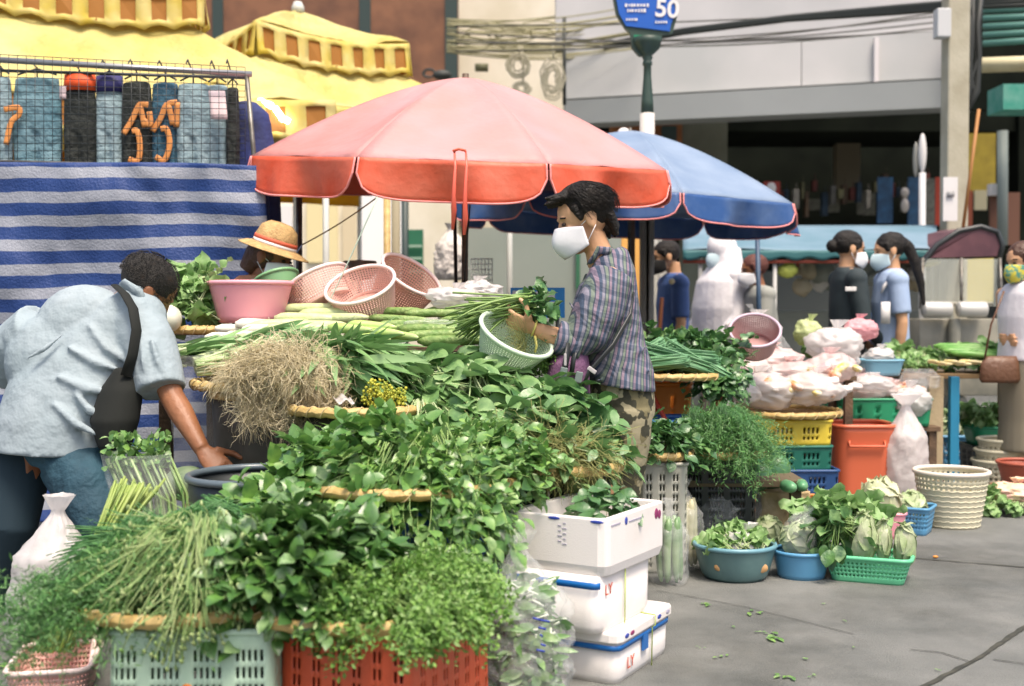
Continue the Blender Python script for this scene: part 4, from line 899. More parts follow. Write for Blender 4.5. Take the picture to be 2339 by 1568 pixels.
def face_mask(root, c, M, s=1.0, m=None, point=.135):
    c = V(c); T = lambda p: c+M @ (V(p)*s); b = MB()
    def f(u, v):
        a = (u*2-1); t = v*2-1            # a across, t bottom -1 .. top 1
        xf = point-.030*abs(t)**1.8; zc = -.054+(.047*t)*(1-.25*abs(a)**2)
        k = abs(a); x = lerp(xf, .022, k**1.15); y = math.copysign(.076*k**.55, a) if k > 0 else 0
        return T((x, y*(.96 if abs(t) > .9 else 1), zc*(1)+.012*t*(1-k)))
    b.sheet(f, 32, 14); mo = b.obj('face_mask', m or M_mask, root, solid=.003)
    for y in (-1, 1):
        for z0, z1 in ((-.012, .012), (-.080, -.028)):
            q = MB(); q.tube([T((.026, y*.070, z0)), T((.002, y*.079, (z0+z1)/2)), T((-.022, y*.087, z1))], .0016, 5); q.obj('ear_loop', m or M_mask, mo)
    return mo
def hair_cap(root, c, M, s=1.0, m=None, r=(.108, .088, .102), off=(-.022, 0, .036), seed=0, wild=.05, cut=None, extra=None, name='hair'):
    """hair as a shell with a cut-away face side, made of overlapping tufts"""
    random.seed(seed); c = V(c); T = lambda p: c+M @ (V(p)*s); b = MB()
    b.ball(T(off), tuple(x*s for x in r), M, 40, 26, fn=lambda q: 1+wild*noise.fractal(q*4+V((seed, 0, 0)), 1, 2, 3))
    if extra: extra(b, T)
    return b.obj(name, m or HR, root, remesh=.006*s, sm=1)
def tuft(b, T, p, q, r0, r1, M=None): b.tube([T(p), T(((p[0]+q[0])/2, (p[1]+q[1])/2, (p[2]+q[2])/2)), T(q)], [r0, (r0+r1)*.55, r1], 8)
def arm(b, S, E, W_, r=(.05, .040, .027)):
    S, E, W_ = V(S), V(E), V(W_)
    b.tube([S, S.lerp(E, .5), E, E.lerp(W_, .3), E.lerp(W_, .7), W_], [r[0], r[0]*.92, r[1], r[1]*1.03, r[1]*.8, r[2]], 14)
    b.ball(S, r[0], n=14, m=10)
def hand(b, W_, d, palm, curl=.5, s=1.0, spread=.12, thumb=1, tdir=None):
    """palm and five fingers; d: towards fingers, palm: palm normal"""
    d = V(d).normalized(); p = (V(palm)-d*V(palm).dot(d)).normalized(); y = d.cross(p).normalized(); W_ = V(W_)
    b.loft([(W_, y*.024*s, p*.018*s), (W_+d*.03*s, y*.036*s, p*.016*s), (W_+d*.075*s, y*.041*s, p*.014*s), (W_+d*.088*s, y*.038*s, p*.011*s)], 14)
    for k, (o_, L, r) in enumerate(((-.030, .066, .0085), (-.010, .075, .009), (.011, .070, .0088), (.031, .056, .0078))):
        q = W_+d*.082*s+y*o_*s; dr = (d+y*(o_*spread*25)).normalized(); pts = [q]; c_ = curl*(1+.12*k)
        for j, f in enumerate((.45, .32, .25)):
            a = c_*(.5+.45*j); dr = (dr*math.cos(a)+p*math.sin(a)).normalized(); pts.append(pts[-1]+dr*L*f*s)
        b.tube(pts, [r*s, r*.97*s, r*.9*s, r*.75*s], 10); b.ball(pts[-1], r*.75*s, n=8, m=6)
    q = W_+d*.028*s-y*.030*s*thumb; td = V(tdir).normalized() if tdir else (d*.7-y*.75*thumb+p*.35).normalized()
    pts = [q, q+td*.034*s, q+(td+p*.15*0).normalized()*.060*s, q+(td+d*.25).normalized()*.084*s]
    b.tube(pts, [.014*s, .0115*s, .0105*s, .008*s], 10); b.ball(pts[-1], .008*s, n=8, m=6)

def strands(root, c, M, s, n, off, r, fn, rad=.0016, m=None, seed=0, L=7):
    """fine locks lying on the hair surface; fn(k) gives a list of (azimuth, polar) way points"""
    random.seed(seed); c = V(c); b = MB()
    for k in range(n):
        (a0, p0), (a1, p1), lift = fn(k); P = []
        for i in range(L):
            t = i/(L-1); a = lerp(a0, a1, t)+.05*math.sin(t*5+k); p = lerp(p0, p1, t); g = 1.015+lift*t
            q = V((math.sin(p)*math.cos(a)*r[0], math.sin(p)*math.sin(a)*r[1], math.cos(p)*r[2]))*g+V(off); P.append(c+M @ (q*s))
        b.tube(P, [rad*(1-.7*i/(L-1)) for i in range(L)], 3)
    return b.obj('hair_strands', m or HR, root)
# ---------------------------------------------------------------- the woman with the green bunch
W0 = V(((1390-1169.5)*4.5/F, 4.5, 0)); wm = thing('person', 'woman with short black hair, white mask and rolled sleeve striped shirt holding a green bunch', 'person', W0)
def wp(u, v, d=4.5): return at(u, v, d)
hc = wp(1331, 506, 4.5); fwd = V((-.86, -.14, -.30)).normalized(); HM = basis(fwd, V((-.12, 0, 1)))
b = MB(); head_parts(b, hc, HM, 1.03)
b.loft([(wp(1350, 530), (.052, 0, 0), (0, .05, .0)), (wp(1368, 575), (.053, 0, .0), (0, .052, 0)), (wp(1385, 612), (.07, 0, 0), (0, .07, 0))], 16)
b.loft([(wp(1385, 600), (.05, 0, .02), (0, .11, 0)), (wp(1385, 640), (.09, 0, .02), (0, .155, 0)), (wp(1385, 740), (.105, 0, .0), (0, .14, 0)), (wp(1405, 830), (.10, 0, 0), (0, .14, 0)), (wp(1410, 900), (.105, 0, 0), (0, .155, 0)), (wp(1412, 950), (.09, 0, 0), (0, .13, 0))], 22)
for s, du in ((-1, 0), (1, -14)):
    y = 4.5+s*.085; b.tube([V((W0.x+.0, y, .70)), V((W0.x+.015+du*.001, y, .44)), V((W0.x+.03, y, .09))], [.078, .055, .036], 14)
    b.loft([(V((W0.x+.06, y, .045)), (0, .032, 0), (0, 0, .04)), (V((W0.x-.02, y, .04)), (0, .04, 0), (0, 0, .035)), (V((W0.x-.15, y, .025)), (0, .035, 0), (0, 0, .02))], 12)
Sh, El, Wr = wp(1392, 640, 4.36), wp(1328, 792, 4.33), wp(1222, 752, 4.32)
arm(b, Sh, El, Wr, (.05, .041, .026)); hand(b, Wr, wp(1160, 728, 4.33)-Wr, V((.1, .8, .75)), .75, 1.0, .1, 1, tdir=V((-.25, -.1, 1)))
Sh2, El2, Wr2 = wp(1375, 645, 4.66), wp(1310, 800, 4.66), wp(1238, 800, 4.5)
arm(b, Sh2, El2, Wr2, (.048, .04, .026)); hand(b, Wr2, V((-.9, -.35, .1)), V((0, -.2, 1)), .5, .95, .1, -1)
b.obj('body', SK, wm, remesh=.0048, sm=2)
face_bits(wm, hc, HM, 1.03); face_mask(wm, hc, HM, 1.03, point=.138)
def wh(b, T):
    random.seed(4)
    for k in range(26):
        a = rnd(-2.2, 2.2); z = rnd(.04, .115)
        p = (-.02+.06*math.cos(a)-.02, .078*math.sin(a), z); q = (p[0]+rnd(.01, .035)*math.cos(a*.7), p[1]*1.08, z-rnd(.02, .05)+(.02 if a*a < 1 else 0))
        tuft(b, T, p, q, .014, .006)
    for k in range(16):
        y = rnd(-.05, .05); tuft(b, T, (.03, y, .105+rnd(-.01, .01)), (.098+rnd(-.01, .02), y*1.1, .098+rnd(-.02, .025)), .018, .006)
    for k in range(10):
        y = rnd(-.06, .06); tuft(b, T, (-.09, y, .0), (-.115+rnd(0, .03), y*.8, -.075+rnd(-.02, .02)), .022, .008)
    for y in (-.07, .07): tuft(b, T, (.03, y, .06), (.022, y*1.1, -.0), .018, .006)
hair_cap(wm, hc, HM, 1.05, r=(.102, .088, .090), off=(-.034, 0, .046), seed=3, wild=.04, extra=wh).modifiers['s'].iterations = 5
def fw_(k):
    a0 = rnd(-pi, pi); back = abs(a0) > 1.3
    return (a0*.5, rnd(.1, .5)), (a0, rnd(1.5, 2.15) if back else rnd(1.0, 1.3)), rnd(.02, .16)
strands(wm, hc, HM, 1.05, 620, (-.034, 0, .046), (.106, .092, .094), fw_, .0017, seed=2)
# shirt
M_shirt = mat('striped_shirt_cloth', (.14, .17, .26), .8)
def shirt_mat():
    m = M_shirt; t = m.node_tree; N = t.nodes; L = t.links; B = N['Principled BSDF']
    tc = N.new('ShaderNodeTexCoord'); mp = N.new('ShaderNodeMapping'); L.new(tc.outputs['Object'], mp.inputs[0]); mp.inputs['Rotation'].default_value = (0, R(-14), 0)
    nz = N.new('ShaderNodeTexNoise'); nz.inputs['Scale'].default_value = 4; L.new(tc.outputs['Object'], nz.inputs['Vector'])
    vm = N.new('ShaderNodeVectorMath'); vm.operation = 'MULTIPLY_ADD'; L.new(nz.outputs['Color'], vm.inputs[0]); vm.inputs[1].default_value = (.05, .05, .05); L.new(mp.outputs[0], vm.inputs[2])
    sp = N.new('ShaderNodeSeparateXYZ'); L.new(vm.outputs[0], sp.inputs[0])
    def M(op, a, b_=0.0):
        q = N.new('ShaderNodeMath'); q.operation = op
        for i, z in enumerate((a, b_)):
            if isinstance(z, (int, float)): q.inputs[i].default_value = z
            else: L.new(z, q.inputs[i])
        return q.outputs[0]
    x = M('ADD', sp.outputs['X'], M('MULTIPLY', sp.outputs['Y'], .35)); fr = M('FRACT', M('MULTIPLY', x, 21.0)); r = N.new('ShaderNodeValToRGB'); L.new(fr, r.inputs[0]); r.color_ramp.interpolation = 'CONSTANT'
    cs_ = [(0, (.055, .08, .13)), (.22, (.21, .20, .25)), (.42, (.07, .09, .12)), (.52, (.16, .20, .16)), (.72, (.055, .07, .10)), (.80, (.23, .17, .22))]
    while len(r.color_ramp.elements) < len(cs_): r.color_ramp.elements.new(.5)
    for e_, (p, c) in zip(r.color_ramp.elements, cs_): e_.position = p; e_.color = (*c, 1)
    lt = M('LESS_THAN', M('FRACT', M('MULTIPLY', sp.outputs['Z'], 22.0)), .42)
    mx = N.new('ShaderNodeMix'); mx.data_type = 'RGBA'; mx.blend_type = 'MULTIPLY'; L.new(M('MULTIPLY', lt, .6), mx.inputs[0]); L.new(r.outputs[0], mx.inputs[6]); mx.inputs[7].default_value = (.35, .45, .55, 1)
    L.new(mx.outputs[2], B.inputs['Base Color'])
    n = N.new('ShaderNodeTexNoise'); n.inputs['Scale'].default_value = 7; n.inputs['Detail'].default_value = 3; n.inputs['Distortion'].default_value = .6; L.new(mp.outputs[0], n.inputs['Vector'])
    n2 = N.new('ShaderNodeTexNoise'); n2.inputs['Scale'].default_value = 300; L.new(tc.outputs['Object'], n2.inputs['Vector'])
    bp = N.new('ShaderNodeBump'); bp.inputs['Strength'].default_value = .8; bp.inputs['Distance'].default_value = .05; L.new(M('ADD', n.outputs[0], M('MULTIPLY', n2.outputs[0], .02)), bp.inputs['Height']); L.new(bp.outputs[0], B.inputs['Normal'])
shirt_mat()
b = MB()
b.loft([(wp(1384, 580, 4.5), (.058, 0, .03), (0, .068, 0)), (wp(1388, 600, 4.5), (.075, 0, .05), (0, .12, 0)), (wp(1386, 635, 4.5), (.108, 0, .03), (0, .175, 0)), (wp(1383, 700, 4.5), (.128, 0, 0), (0, .175, 0)),
        (wp(1392, 780, 4.5), (.135, 0, 0), (0, .172, 0)), (wp(1412, 850, 4.5), (.134, 0, .01), (0, .185, 0)), (wp(1420, 883, 4.5), (.128, 0, -.02), (0, .195, 0))], 30)
b.tube([wp(1396, 632, 4.38), wp(1372, 700, 4.335), wp(1340, 765, 4.32), wp(1308, 785, 4.31)], [.085, .092, .086, .062], 20)
b.tube([wp(1380, 640, 4.64), wp(1350, 720, 4.66), wp(1318, 790, 4.66)], [.08, .08, .068], 16)
for k, (p, q, r_) in enumerate((((1300, 690, 4.40), (1360, 800, 4.33), .012), ((1420, 640, 4.35), (1380, 790, 4.36), .014), ((1440, 660, 4.36), (1425, 800, 4.36), .012), ((1350, 640, 4.33), (1310, 760, 4.27), .012), ((1380, 650, 4.30), (1340, 770, 4.245), .013), ((1400, 700, 4.31), (1365, 790, 4.26), .013), ((1390, 840, 4.33), (1480, 790, 4.38), .012), ((1360, 870, 4.34), (1490, 845, 4.37), .011))):
    b.tube([wp(*p), wp((p[0]+q[0])/2+6, (p[1]+q[1])/2, (p[2]+q[2])/2-.004), wp(*q)], [r_*.4, r_, r_*.4], 8)
b.obj('shirt', M_shirt, wm, remesh=.007, sm=3)
b = MB(); b.tube([wp(1318, 770, 4.31), wp(1293, 792, 4.305), wp(1275, 778, 4.30)][:0] or [wp(1330, 790, 4.32), wp(1296, 778, 4.32), wp(1270, 770, 4.32)], [.078, .066, .064], 20); b.obj('rolled_cuff', M_shirt, wm, remesh=.007, sm=1)
b = MB(); b.tube([wp(1368, 572, 4.44), wp(1390, 575, 4.42), wp(1400, 580, 4.5), wp(1392, 572, 4.58), wp(1362, 580, 4.56), wp(1350, 602, 4.5), wp(1352, 596, 4.45)], .011, 8, closed=True, flat=1.6); b.obj('collar', M_shirt, wm)
b = MB(); ct = wp(1220, 750, 4.32); dn = (El-Wr).normalized(); e1 = dn.orthogonal().normalized(); e2 = dn.cross(e1); b.tube([ct+(e1*math.cos(a_)+e2*math.sin(a_))*.030 for a_ in [2*pi*k/16 for k in range(16)]], .004, 6, closed=True); b.tube([wp(1222, 768, 4.3), wp(1226, 790, 4.29), wp(1222, 806, 4.29)], .005, 6); b.obj('wrist_cord', mat('yellow_cord', (.62, .56, .15), .5), wm)
# camouflage trousers
M_camo = mat('camouflage', (.16, .14, .07), .85, (.035, .035, .02), 13, bump=.5, bs=24, lo=.47, hi=.50)
tt = M_camo.node_tree; n2 = tt.nodes.new('ShaderNodeTexNoise'); n2.inputs['Scale'].default_value = 17; tcx = tt.nodes.new('ShaderNodeTexCoord'); mpx = tt.nodes.new('ShaderNodeMapping'); mpx.inputs['Location'].default_value = (3, 2, 5); tt.links.new(tcx.outputs['Object'], mpx.inputs[0]); tt.links.new(mpx.outputs[0], n2.inputs['Vector'])
mr = tt.nodes.new('ShaderNodeMapRange'); mr.inputs[1].default_value = .54; mr.inputs[2].default_value = .57; tt.links.new(n2.outputs[0], mr.inputs[0]); mx = tt.nodes.new('ShaderNodeMix'); mx.data_type = 'RGBA'; tt.links.new(mr.outputs[0], mx.inputs[0]); Bq = tt.nodes['Principled BSDF']; tt.links.new(Bq.inputs['Base Color'].links[0].from_socket, mx.inputs[6]); mx.inputs[7].default_value = (.30, .27, .17, 1); tt.links.new(mx.outputs[2], Bq.inputs['Base Color'])
b = MB()
b.loft([(wp(1412, 850), (.118, 0, 0), (0, .165, 0)), (wp(1420, 900), (.125, 0, 0), (0, .17, 0)), (wp(1425, 950), (.12, 0, 0), (0, .165, 0))], 24)
for s in (-1, 1):
    y = 4.5+s*.085; b.tube([V((W0.x+.06, y, .72)), V((W0.x+.06, y, .62)), V((W0.x+.055, y, .44)), V((W0.x+.055, y, .26)), V((W0.x+.05, y, .10))], [.098, .095, .070, .062, .056], 18)
b.obj('trousers', M_camo, wm, remesh=.008, sm=3)
# purple backpack worn at the front
M_pur = mat('purple_fabric', (.22, .10, .20), .7, (.15, .07, .14), 14, bump=.4, bs=120)
bp_ = thing('shoulder_bag', 'purple fabric bag with black straps and buckles at the hip of the woman', 'bag', wp(1300, 890, 4.33))
b = MB(); b.loft([(wp(1312, 795, 4.34), (.045, 0, 0), (0, .06, 0)), (wp(1300, 830, 4.33), (.075, 0, 0), (0, .075, 0)), (wp(1296, 870, 4.33), (.082, 0, 0), (0, .075, 0)), (wp(1312, 905, 4.34), (.06, 0, 0), (0, .06, 0))], 20); b.obj('body', M_pur, bp_, remesh=.008, sm=3)
b = MB(); b.tube([wp(1300, 785, 4.26), wp(1292, 830, 4.245), wp(1288, 865, 4.25)], .016, 8, flat=.4); b.tube([wp(1325, 900, 4.26), wp(1345, 850, 4.24), wp(1400, 790, 4.28), wp(1440, 720, 4.34), wp(1448, 670, 4.38)], [.010, .014, .016, .014, .010], 8, flat=.4); b.tube([wp(1318, 790, 4.27), wp(1310, 820, 4.25), wp(1306, 850, 4.245)], .010, 6, flat=.4); b.obj('strap', M_dark, bp_)
for (u, v) in ((1287, 852), (1322, 862)):
    b = MB(); b.box(wp(u, v, 4.232), (.026, .012, .04), M=Matrix.Rotation(R(12), 3, 'Y')); b.obj('buckle', mat('buckle_grey', (.16, .20, .19), .35), bp_, bev=.003, smooth=False)
b = MB(); b.box(wp(1352, 846, 4.235), (.035, .012, .016), M=Matrix.Rotation(R(35), 3, 'Y')); b.box(wp(1291, 822, 4.228), (.010, .01, .045)); b.obj('buckle', mat('buckle_pale', (.42, .40, .40), .4), bp_, bev=.003, smooth=False)

# ---------------------------------------------------------------- the bending man
M0 = V(((150-1169.5)*4.2/F, 4.2, 0)); mn = thing('person', 'man in light blue shirt bending forward over the black bucket at the left', 'person', M0)
mp_ = lambda u, v, d=4.2: at(u, v, d)
hm = mp_(336, 668, 4.32); fw2 = V((.62, .45, -.62)).normalized(); HM2 = basis(fw2, V((.62, .1, .75)))
b = MB(); head_parts(b, hm, HM2, 1.04)
b.tube([hm+HM2 @ V((-.03, 0, -.03)), mp_(300, 690, 4.3), mp_(262, 730, 4.28)], [.062, .062, .085], 16)
b.loft([(mp_(280, 690, 4.32), (.10, 0, .08), (0, .08, 0)), (mp_(215, 770, 4.3), (.19, 0, .06), (0, .10, 0)), (mp_(160, 880, 4.25), (.17, 0, .02), (0, .11, 0)), (mp_(130, 985, 4.2), (.15, 0, 0), (0, .11, 0))], 22)
mS, mE, mW = mp_(345, 760, 4.22), mp_(392, 905, 4.12), mp_(462, 1028, 4.02)
arm(b, mS, mE, mW, (.052, .042, .027)); hand(b, mW, V((.75, -.35, -.62)), V((.1, .6, -.8)), .55, 1.08, .2, -1)
lS, lE, lW = mp_(85, 765, 4.30), mp_(70, 880, 4.50), mp_(150, 900, 4.62)
arm(b, lS, lE, lW, (.056, .046, .030)); hand(b, lW, V((.3, -.6, -.7)), V((1, 0, 0)), .5, 1.05)
kR, aR = mp_(225, 1190, 4.05), mp_(235, 1395, 4.2); kL, aL = mp_(25, 1200, 4.2), mp_(-20, 1400, 4.3)
b.tube([mp_(180, 1030, 4.2), kR, aR], [.10, .062, .042], 14); b.tube([mp_(60, 1030, 4.25), kL, aL], [.10, .062, .042], 14)
for q in (aR, aL): b.loft([(q+V((-.06, .03, -.02)), (0, .036, 0), (0, 0, .05)), (q+V((.02, 0, -.03)), (0, .045, 0), (0, 0, .04)), (q+V((.17, -.06, -.045)), (0, .04, 0), (0, 0, .022))], 12)
b.obj('body', SKd, mn, remesh=.0052, sm=2)
def mh(b, T):
    pass
hair_cap(mn, hm, HM2, 1.04, r=(.103, .082, .088), off=(-.024, 0, .040), seed=9, wild=.03, m=mat('short_black_hair', (.018, .016, .013), .6, (.06, .035, .02), 16, bump=.8, bs=220, lo=.55, hi=.75))
def fm_(k):
    a0 = rnd(-pi, pi); p0 = math.acos(rnd(-.35, 1)); return (a0, p0), (a0+rnd(-.1, .1), p0+.05), .07
strands(mn, hm, HM2, 1.04, 2200, (-.024, 0, .040), (.104, .084, .090), fm_, .0011, seed=5, L=2, m=mat('bristle_hair', (.012, .010, .008), .6))
M_msh = mat('light_blue_shirt', (.26, .33, .36), .75, (.31, .37, .40), 3, bump=.55, bs=7, dist=.02)
b = MB()
b.loft([(mp_(282, 668, 4.30), (.07, 0, .055), (0, .075, 0)), (mp_(262, 690, 4.29), (.14, 0, .07), (0, .10, 0)), (mp_(230, 735, 4.28), (.215, 0, .075), (0, .125, 0)), (mp_(196, 800, 4.26), (.245, 0, .05), (0, .14, 0)), (mp_(165, 880, 4.23), (.235, 0, .02), (0, .15, 0)),
        (mp_(132, 960, 4.2), (.215, 0, .0), (0, .15, 0)), (mp_(120, 1034, 4.19), (.205, 0, -.01), (0, .15, 0))], 32)
b.tube([mp_(312, 735, 4.24), mp_(342, 790, 4.19), mp_(360, 850, 4.15), mp_(368, 893, 4.12)], [.098, .095, .088, .086], 20)
b.ball(mp_(195, 762, 4.28), (.185, .12, .178)); b.ball(mp_(120, 830, 4.26), (.17, .12, .18)); b.ball(mp_(320, 725, 4.25), (.095, .10, .09))
b.tube([mp_(95, 760, 4.30), mp_(45, 790, 4.34), mp_(10, 850, 4.42)], [.115, .10, .09], 18); b.ball(mp_(70, 775, 4.3), .10)
for (p, q, r_) in (((150, 790, 4.11), (290, 850, 4.12), .016), ((130, 860, 4.08), (275, 900, 4.10), .020), ((170, 900, 4.07), (250, 960, 4.08), .018), ((120, 920, 4.06), (235, 1000, 4.06), .018), ((200, 740, 4.14), (290, 830, 4.13), .015), ((60, 820, 4.1), (150, 760, 4.13), .012), ((320, 760, 4.10), (345, 880, 4.05), .012), ((345, 770, 4.09), (385, 870, 4.06), .012)):
    b.tube([mp_(*p), mp_((p[0]+q[0])/2-4, (p[1]+q[1])/2+8, (p[2]+q[2])/2-.008), mp_(*q)], [r_*.4, r_, r_*.35], 8)
b.obj('shirt', M_msh, mn, remesh=.0085, sm=4)
b = MB(); b.tube([mp_(285, 650, 4.22), mp_(318, 668, 4.2), mp_(330, 700, 4.22), mp_(320, 690, 4.36), mp_(280, 655, 4.36)], .014, 8, closed=True, flat=1.5); b.obj('collar', M_msh, mn)
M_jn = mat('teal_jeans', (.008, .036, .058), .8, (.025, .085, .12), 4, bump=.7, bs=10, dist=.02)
b = MB(); b.loft([(mp_(150, 1010, 4.2), (.175, 0, 0), (0, .135, 0)), (mp_(170, 1060, 4.2), (.15, 0, 0), (0, .13, 0))], 20)
b.tube([mp_(175, 1060, 4.18), mp_(205, 1130, 4.1), kR+V((0, 0, 0)), mp_(238, 1290, 4.12), aR+V((0, 0, .02))], [.128, .108, .088, .074, .068], 20)
for k in range(6): b.tube([mp_(120+12*k, 1075+28*k, 4.07-.01*k), mp_(185+8*k, 1115+26*k, 4.02-.01*k), mp_(250+6*k, 1130+26*k, 4.03-.01*k)], [.004, .012, .004], 8)
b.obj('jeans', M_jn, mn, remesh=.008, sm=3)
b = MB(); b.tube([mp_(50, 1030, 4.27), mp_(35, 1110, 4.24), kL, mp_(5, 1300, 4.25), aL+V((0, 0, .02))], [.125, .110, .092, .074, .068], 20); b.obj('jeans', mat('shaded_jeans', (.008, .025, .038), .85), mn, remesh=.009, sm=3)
for q in (aR, aL):
    b = MB(); b.loft([(q+V((-.07, .03, -.025)), (0, .042, 0), (0, 0, .055)), (q+V((.02, 0, -.035)), (0, .05, 0), (0, 0, .046)), (q+V((.19, -.07, -.055)), (0, .044, 0), (0, 0, .026))], 14); b.obj('shoe', M_dark, mn, remesh=.008, sm=1)
b = MB(); b.tube([hm+HM2 @ V((.09, -.02, -.08)), hm+HM2 @ V((.03, -.07, -.03)), hm+HM2 @ V((-.01, -.09, .01))], .0016, 5); b.ball(hm+HM2 @ V((.085, 0, -.05)), (.04, .05, .04), HM2); b.obj('face_mask', M_mask, mn)
mb_ = thing('sling_bag', 'black sling bag hanging under the chest of the bending man', 'bag', mp_(265, 960, 4.1))
b = MB(); b.loft([(mp_(285, 840, 4.13), (.03, 0, 0), (0, .05, 0)), (mp_(278, 890, 4.12), (.075, 0, 0), (0, .07, 0)), (mp_(262, 960, 4.10), (.085, 0, 0), (0, .075, 0)), (mp_(262, 1025, 4.10), (.055, 0, 0), (0, .06, 0))], 18); b.obj('body', mat('black_fabric', (.006, .008, .006), .85), mb_, remesh=.009, sm=3)
b = MB(); b.tube([mp_(262, 652, 4.20), mp_(285, 672, 4.14), mp_(304, 705, 4.10), mp_(312, 755, 4.075), mp_(303, 810, 4.07), mp_(288, 860, 4.07)], [.016, .018, .019, .019, .019, .022], 10, flat=.3); b.obj('strap', mat('black_fabric', (.006, .008, .006), .85), mb_)

# ---------------------------------------------------------------- generic standing figure for the people behind
def figure(label, u, vtop, d, yaw, H=1.6, skin=SK, shirt=None, lower=None, sleeve=.5, skirt=False, hair='short', mask=M_mask, arms=((.05, -.08, -.30), (.16, -.02, -.22)), lean=0, hairm=HR, nomask=False, tilt=.0, veil=None, name='person', wide=1.0):
    """local frame: x = facing; yaw in degrees (0 faces +x, 180 faces the left of the picture)"""
    z1 = at(u, vtop, d).z; k = z1/H if abs(z1/H-1) < .25 else 1; k *= 1.0
    base = V(((u-1169.5)*d/F, d, 0)); t = thing(name, label, 'person', base)
    Rz = Matrix.Rotation(R(yaw), 3, 'Z'); T = lambda x, y, z: base+Rz @ V((x*k+lean*max(0, z-.9)*k, y*k*wide, z*k*H/1.6))
    A = lambda x, y, z=0: Rz @ V((x*k, y*k*wide, z*k))
    hc = T(.02, 0, 1.475)+A(tilt, 0); Mh = Rz @ Matrix.Rotation(R(12), 3, 'Y')
    b = MB(); head_parts(b, hc, Mh, k)
    b.tube([T(0, 0, 1.44), T(-.01, 0, 1.33)], [.05*k, .058*k], 12)
    b.loft([(T(-.01, 0, 1.35), A(.06, 0), A(0, .10)), (T(0, 0, 1.29), A(.085, 0), A(0, .165)), (T(0, 0, 1.12), A(.095, 0), A(0, .145)), (T(0, 0, .98), A(.085, 0), A(0, .125)), (T(0, 0, .86), A(.10, 0), A(0, .155)), (T(0, 0, .78), A(.09, 0), A(0, .14))], 18)
    for s in (-1, 1):
        b.tube([T(0, s*.08, .82), T(.01, s*.09, .46), T(0, s*.09, .09)], [.08*k, .055*k, .036*k], 12)
        b.loft([(T(-.06, s*.09, .04), A(0, .03), V((0, 0, .04*k))), (T(.04, s*.09, .035), A(0, .04), V((0, 0, .032*k))), (T(.15, s*.09, .02), A(0, .035), V((0, 0, .018*k)))], 10)
        S = T(0, s*.17, 1.27); e_ = V(arms[0]); w_ = V(arms[1]); E = S+A(e_.x, s*abs(e_.y)*.6, e_.z); W_ = E+A(w_.x, -s*abs(w_.y), w_.z)
        arm(b, S, E, W_, (.046*k, .037*k, .025*k)); hand(b, W_, W_-E, A(0, -s), .4, k)
    b.obj('body', skin, t, remesh=.008, sm=2)
    face_bits(t, hc, Mh, k)
    if not nomask: face_mask(t, hc, Mh, k, mask)
    if shirt:
        b = MB(); b.loft([(T(-.01, 0, 1.36), A(.062, 0), A(0, .07)), (T(-.005, 0, 1.33), A(.085, 0), A(0, .14)), (T(0, 0, 1.27), A(.105, 0), A(0, .19)), (T(.005, 0, 1.12), A(.122, 0), A(0, .172)), (T(0, 0, .98), A(.118, 0), A(0, .165)), (T(0, 0, .84), A(.125, 0), A(0, .18))], 22)
        if sleeve:
            for s in (-1, 1):
                S = T(0, s*.165, 1.275); e_ = V(arms[0]); w_ = V(arms[1]); E = S+A(e_.x, s*abs(e_.y)*.6, e_.z); W_ = E+A(w_.x, -s*abs(w_.y), w_.z)
                if sleeve >= 1: b.tube([S, S.lerp(E, .5), E, E.lerp(W_, .9)], [.068*k, .066*k, .058*k, .042*k], 14)
                b.ball(S, .074*k)
                if sleeve < 1: b.tube([S, S.lerp(E, sleeve), S.lerp(E, sleeve*1.6)], [.068*k, .068*k, .066*k], 14)
        b.obj('shirt', shirt, t, remesh=.010, sm=3)
    b = MB()
    if skirt: b.loft([(T(0, 0, .95), A(.11, 0), A(0, .15)), (T(0, 0, .8), A(.12, 0), A(0, .165)), (T(0, 0, .45), A(.11, 0), A(0, .16)), (T(0, 0, .25), A(.12, 0), A(0, .17))], 20)
    else:
        b.loft([(T(0, 0, .93), A(.105, 0), A(0, .15)), (T(0, 0, .80), A(.11, 0), A(0, .165))], 18)
        for s in (-1, 1): b.tube([T(0, s*.08, .84), T(.01, s*.09, .46), T(0, s*.09, .08)], [.095*k, .072*k, .06*k], 14)
    b.obj('skirt' if skirt else 'trousers', lower or M_dark, t, remesh=.012, sm=2)
    if veil:
        b = MB(); b.ball(hc+Mh @ V((-.02*k, 0, .03*k)), (.118*k, .10*k, .12*k), Mh, 24, 16)
        b.loft([(T(-.03, 0, 1.50), A(.11, 0), A(0, .10)), (T(-.03, 0, 1.38), A(.12, 0), A(0, .13)), (T(-.0, 0, 1.25), A(.17, 0), A(0, .22)), (T(.0, 0, 1.05), A(.20, 0), A(0, .26)), (T(0, 0, .86), A(.20, 0), A(0, .25))], 24)
        b.obj('veil', veil, t, remesh=.012, sm=4); return t
    def ex(b, TT):
        random.seed(int(u))
        if hair == 'pony': tuft(b, TT, (-.10, 0, .05), (-.15, 0, -.02), .04, .04); b.tube([TT((-.13, 0, .02)), TT((-.16, 0, -.10)), TT((-.17, 0, -.25)), TT((-.16, 0, -.40))], [.04, .038, .028, .012], 10)
        if hair == 'long':
            for s in (-1, 1): b.tube([TT((-.04, s*.07, .03)), TT((-.06, s*.085, -.10)), TT((-.06, s*.08, -.24))], [.045, .04, .02], 10)
            b.tube([TT((-.09, 0, .03)), TT((-.10, 0, -.1)), TT((-.11, 0, -.25))], [.06, .06, .03], 12)
        if hair == 'bun': b.ball(TT((-.125, 0, .0)), .045*k)
        for s in (-1, 1): tuft(b, TT, (.02, s*.075, .06), (.015, s*.083, .0), .016, .006)
    hair_cap(t, hc, Mh, k*1.02, hairm, seed=int(u), extra=ex, off=(-.028, 0, .040), r=(.104, .086, .09))
    return t
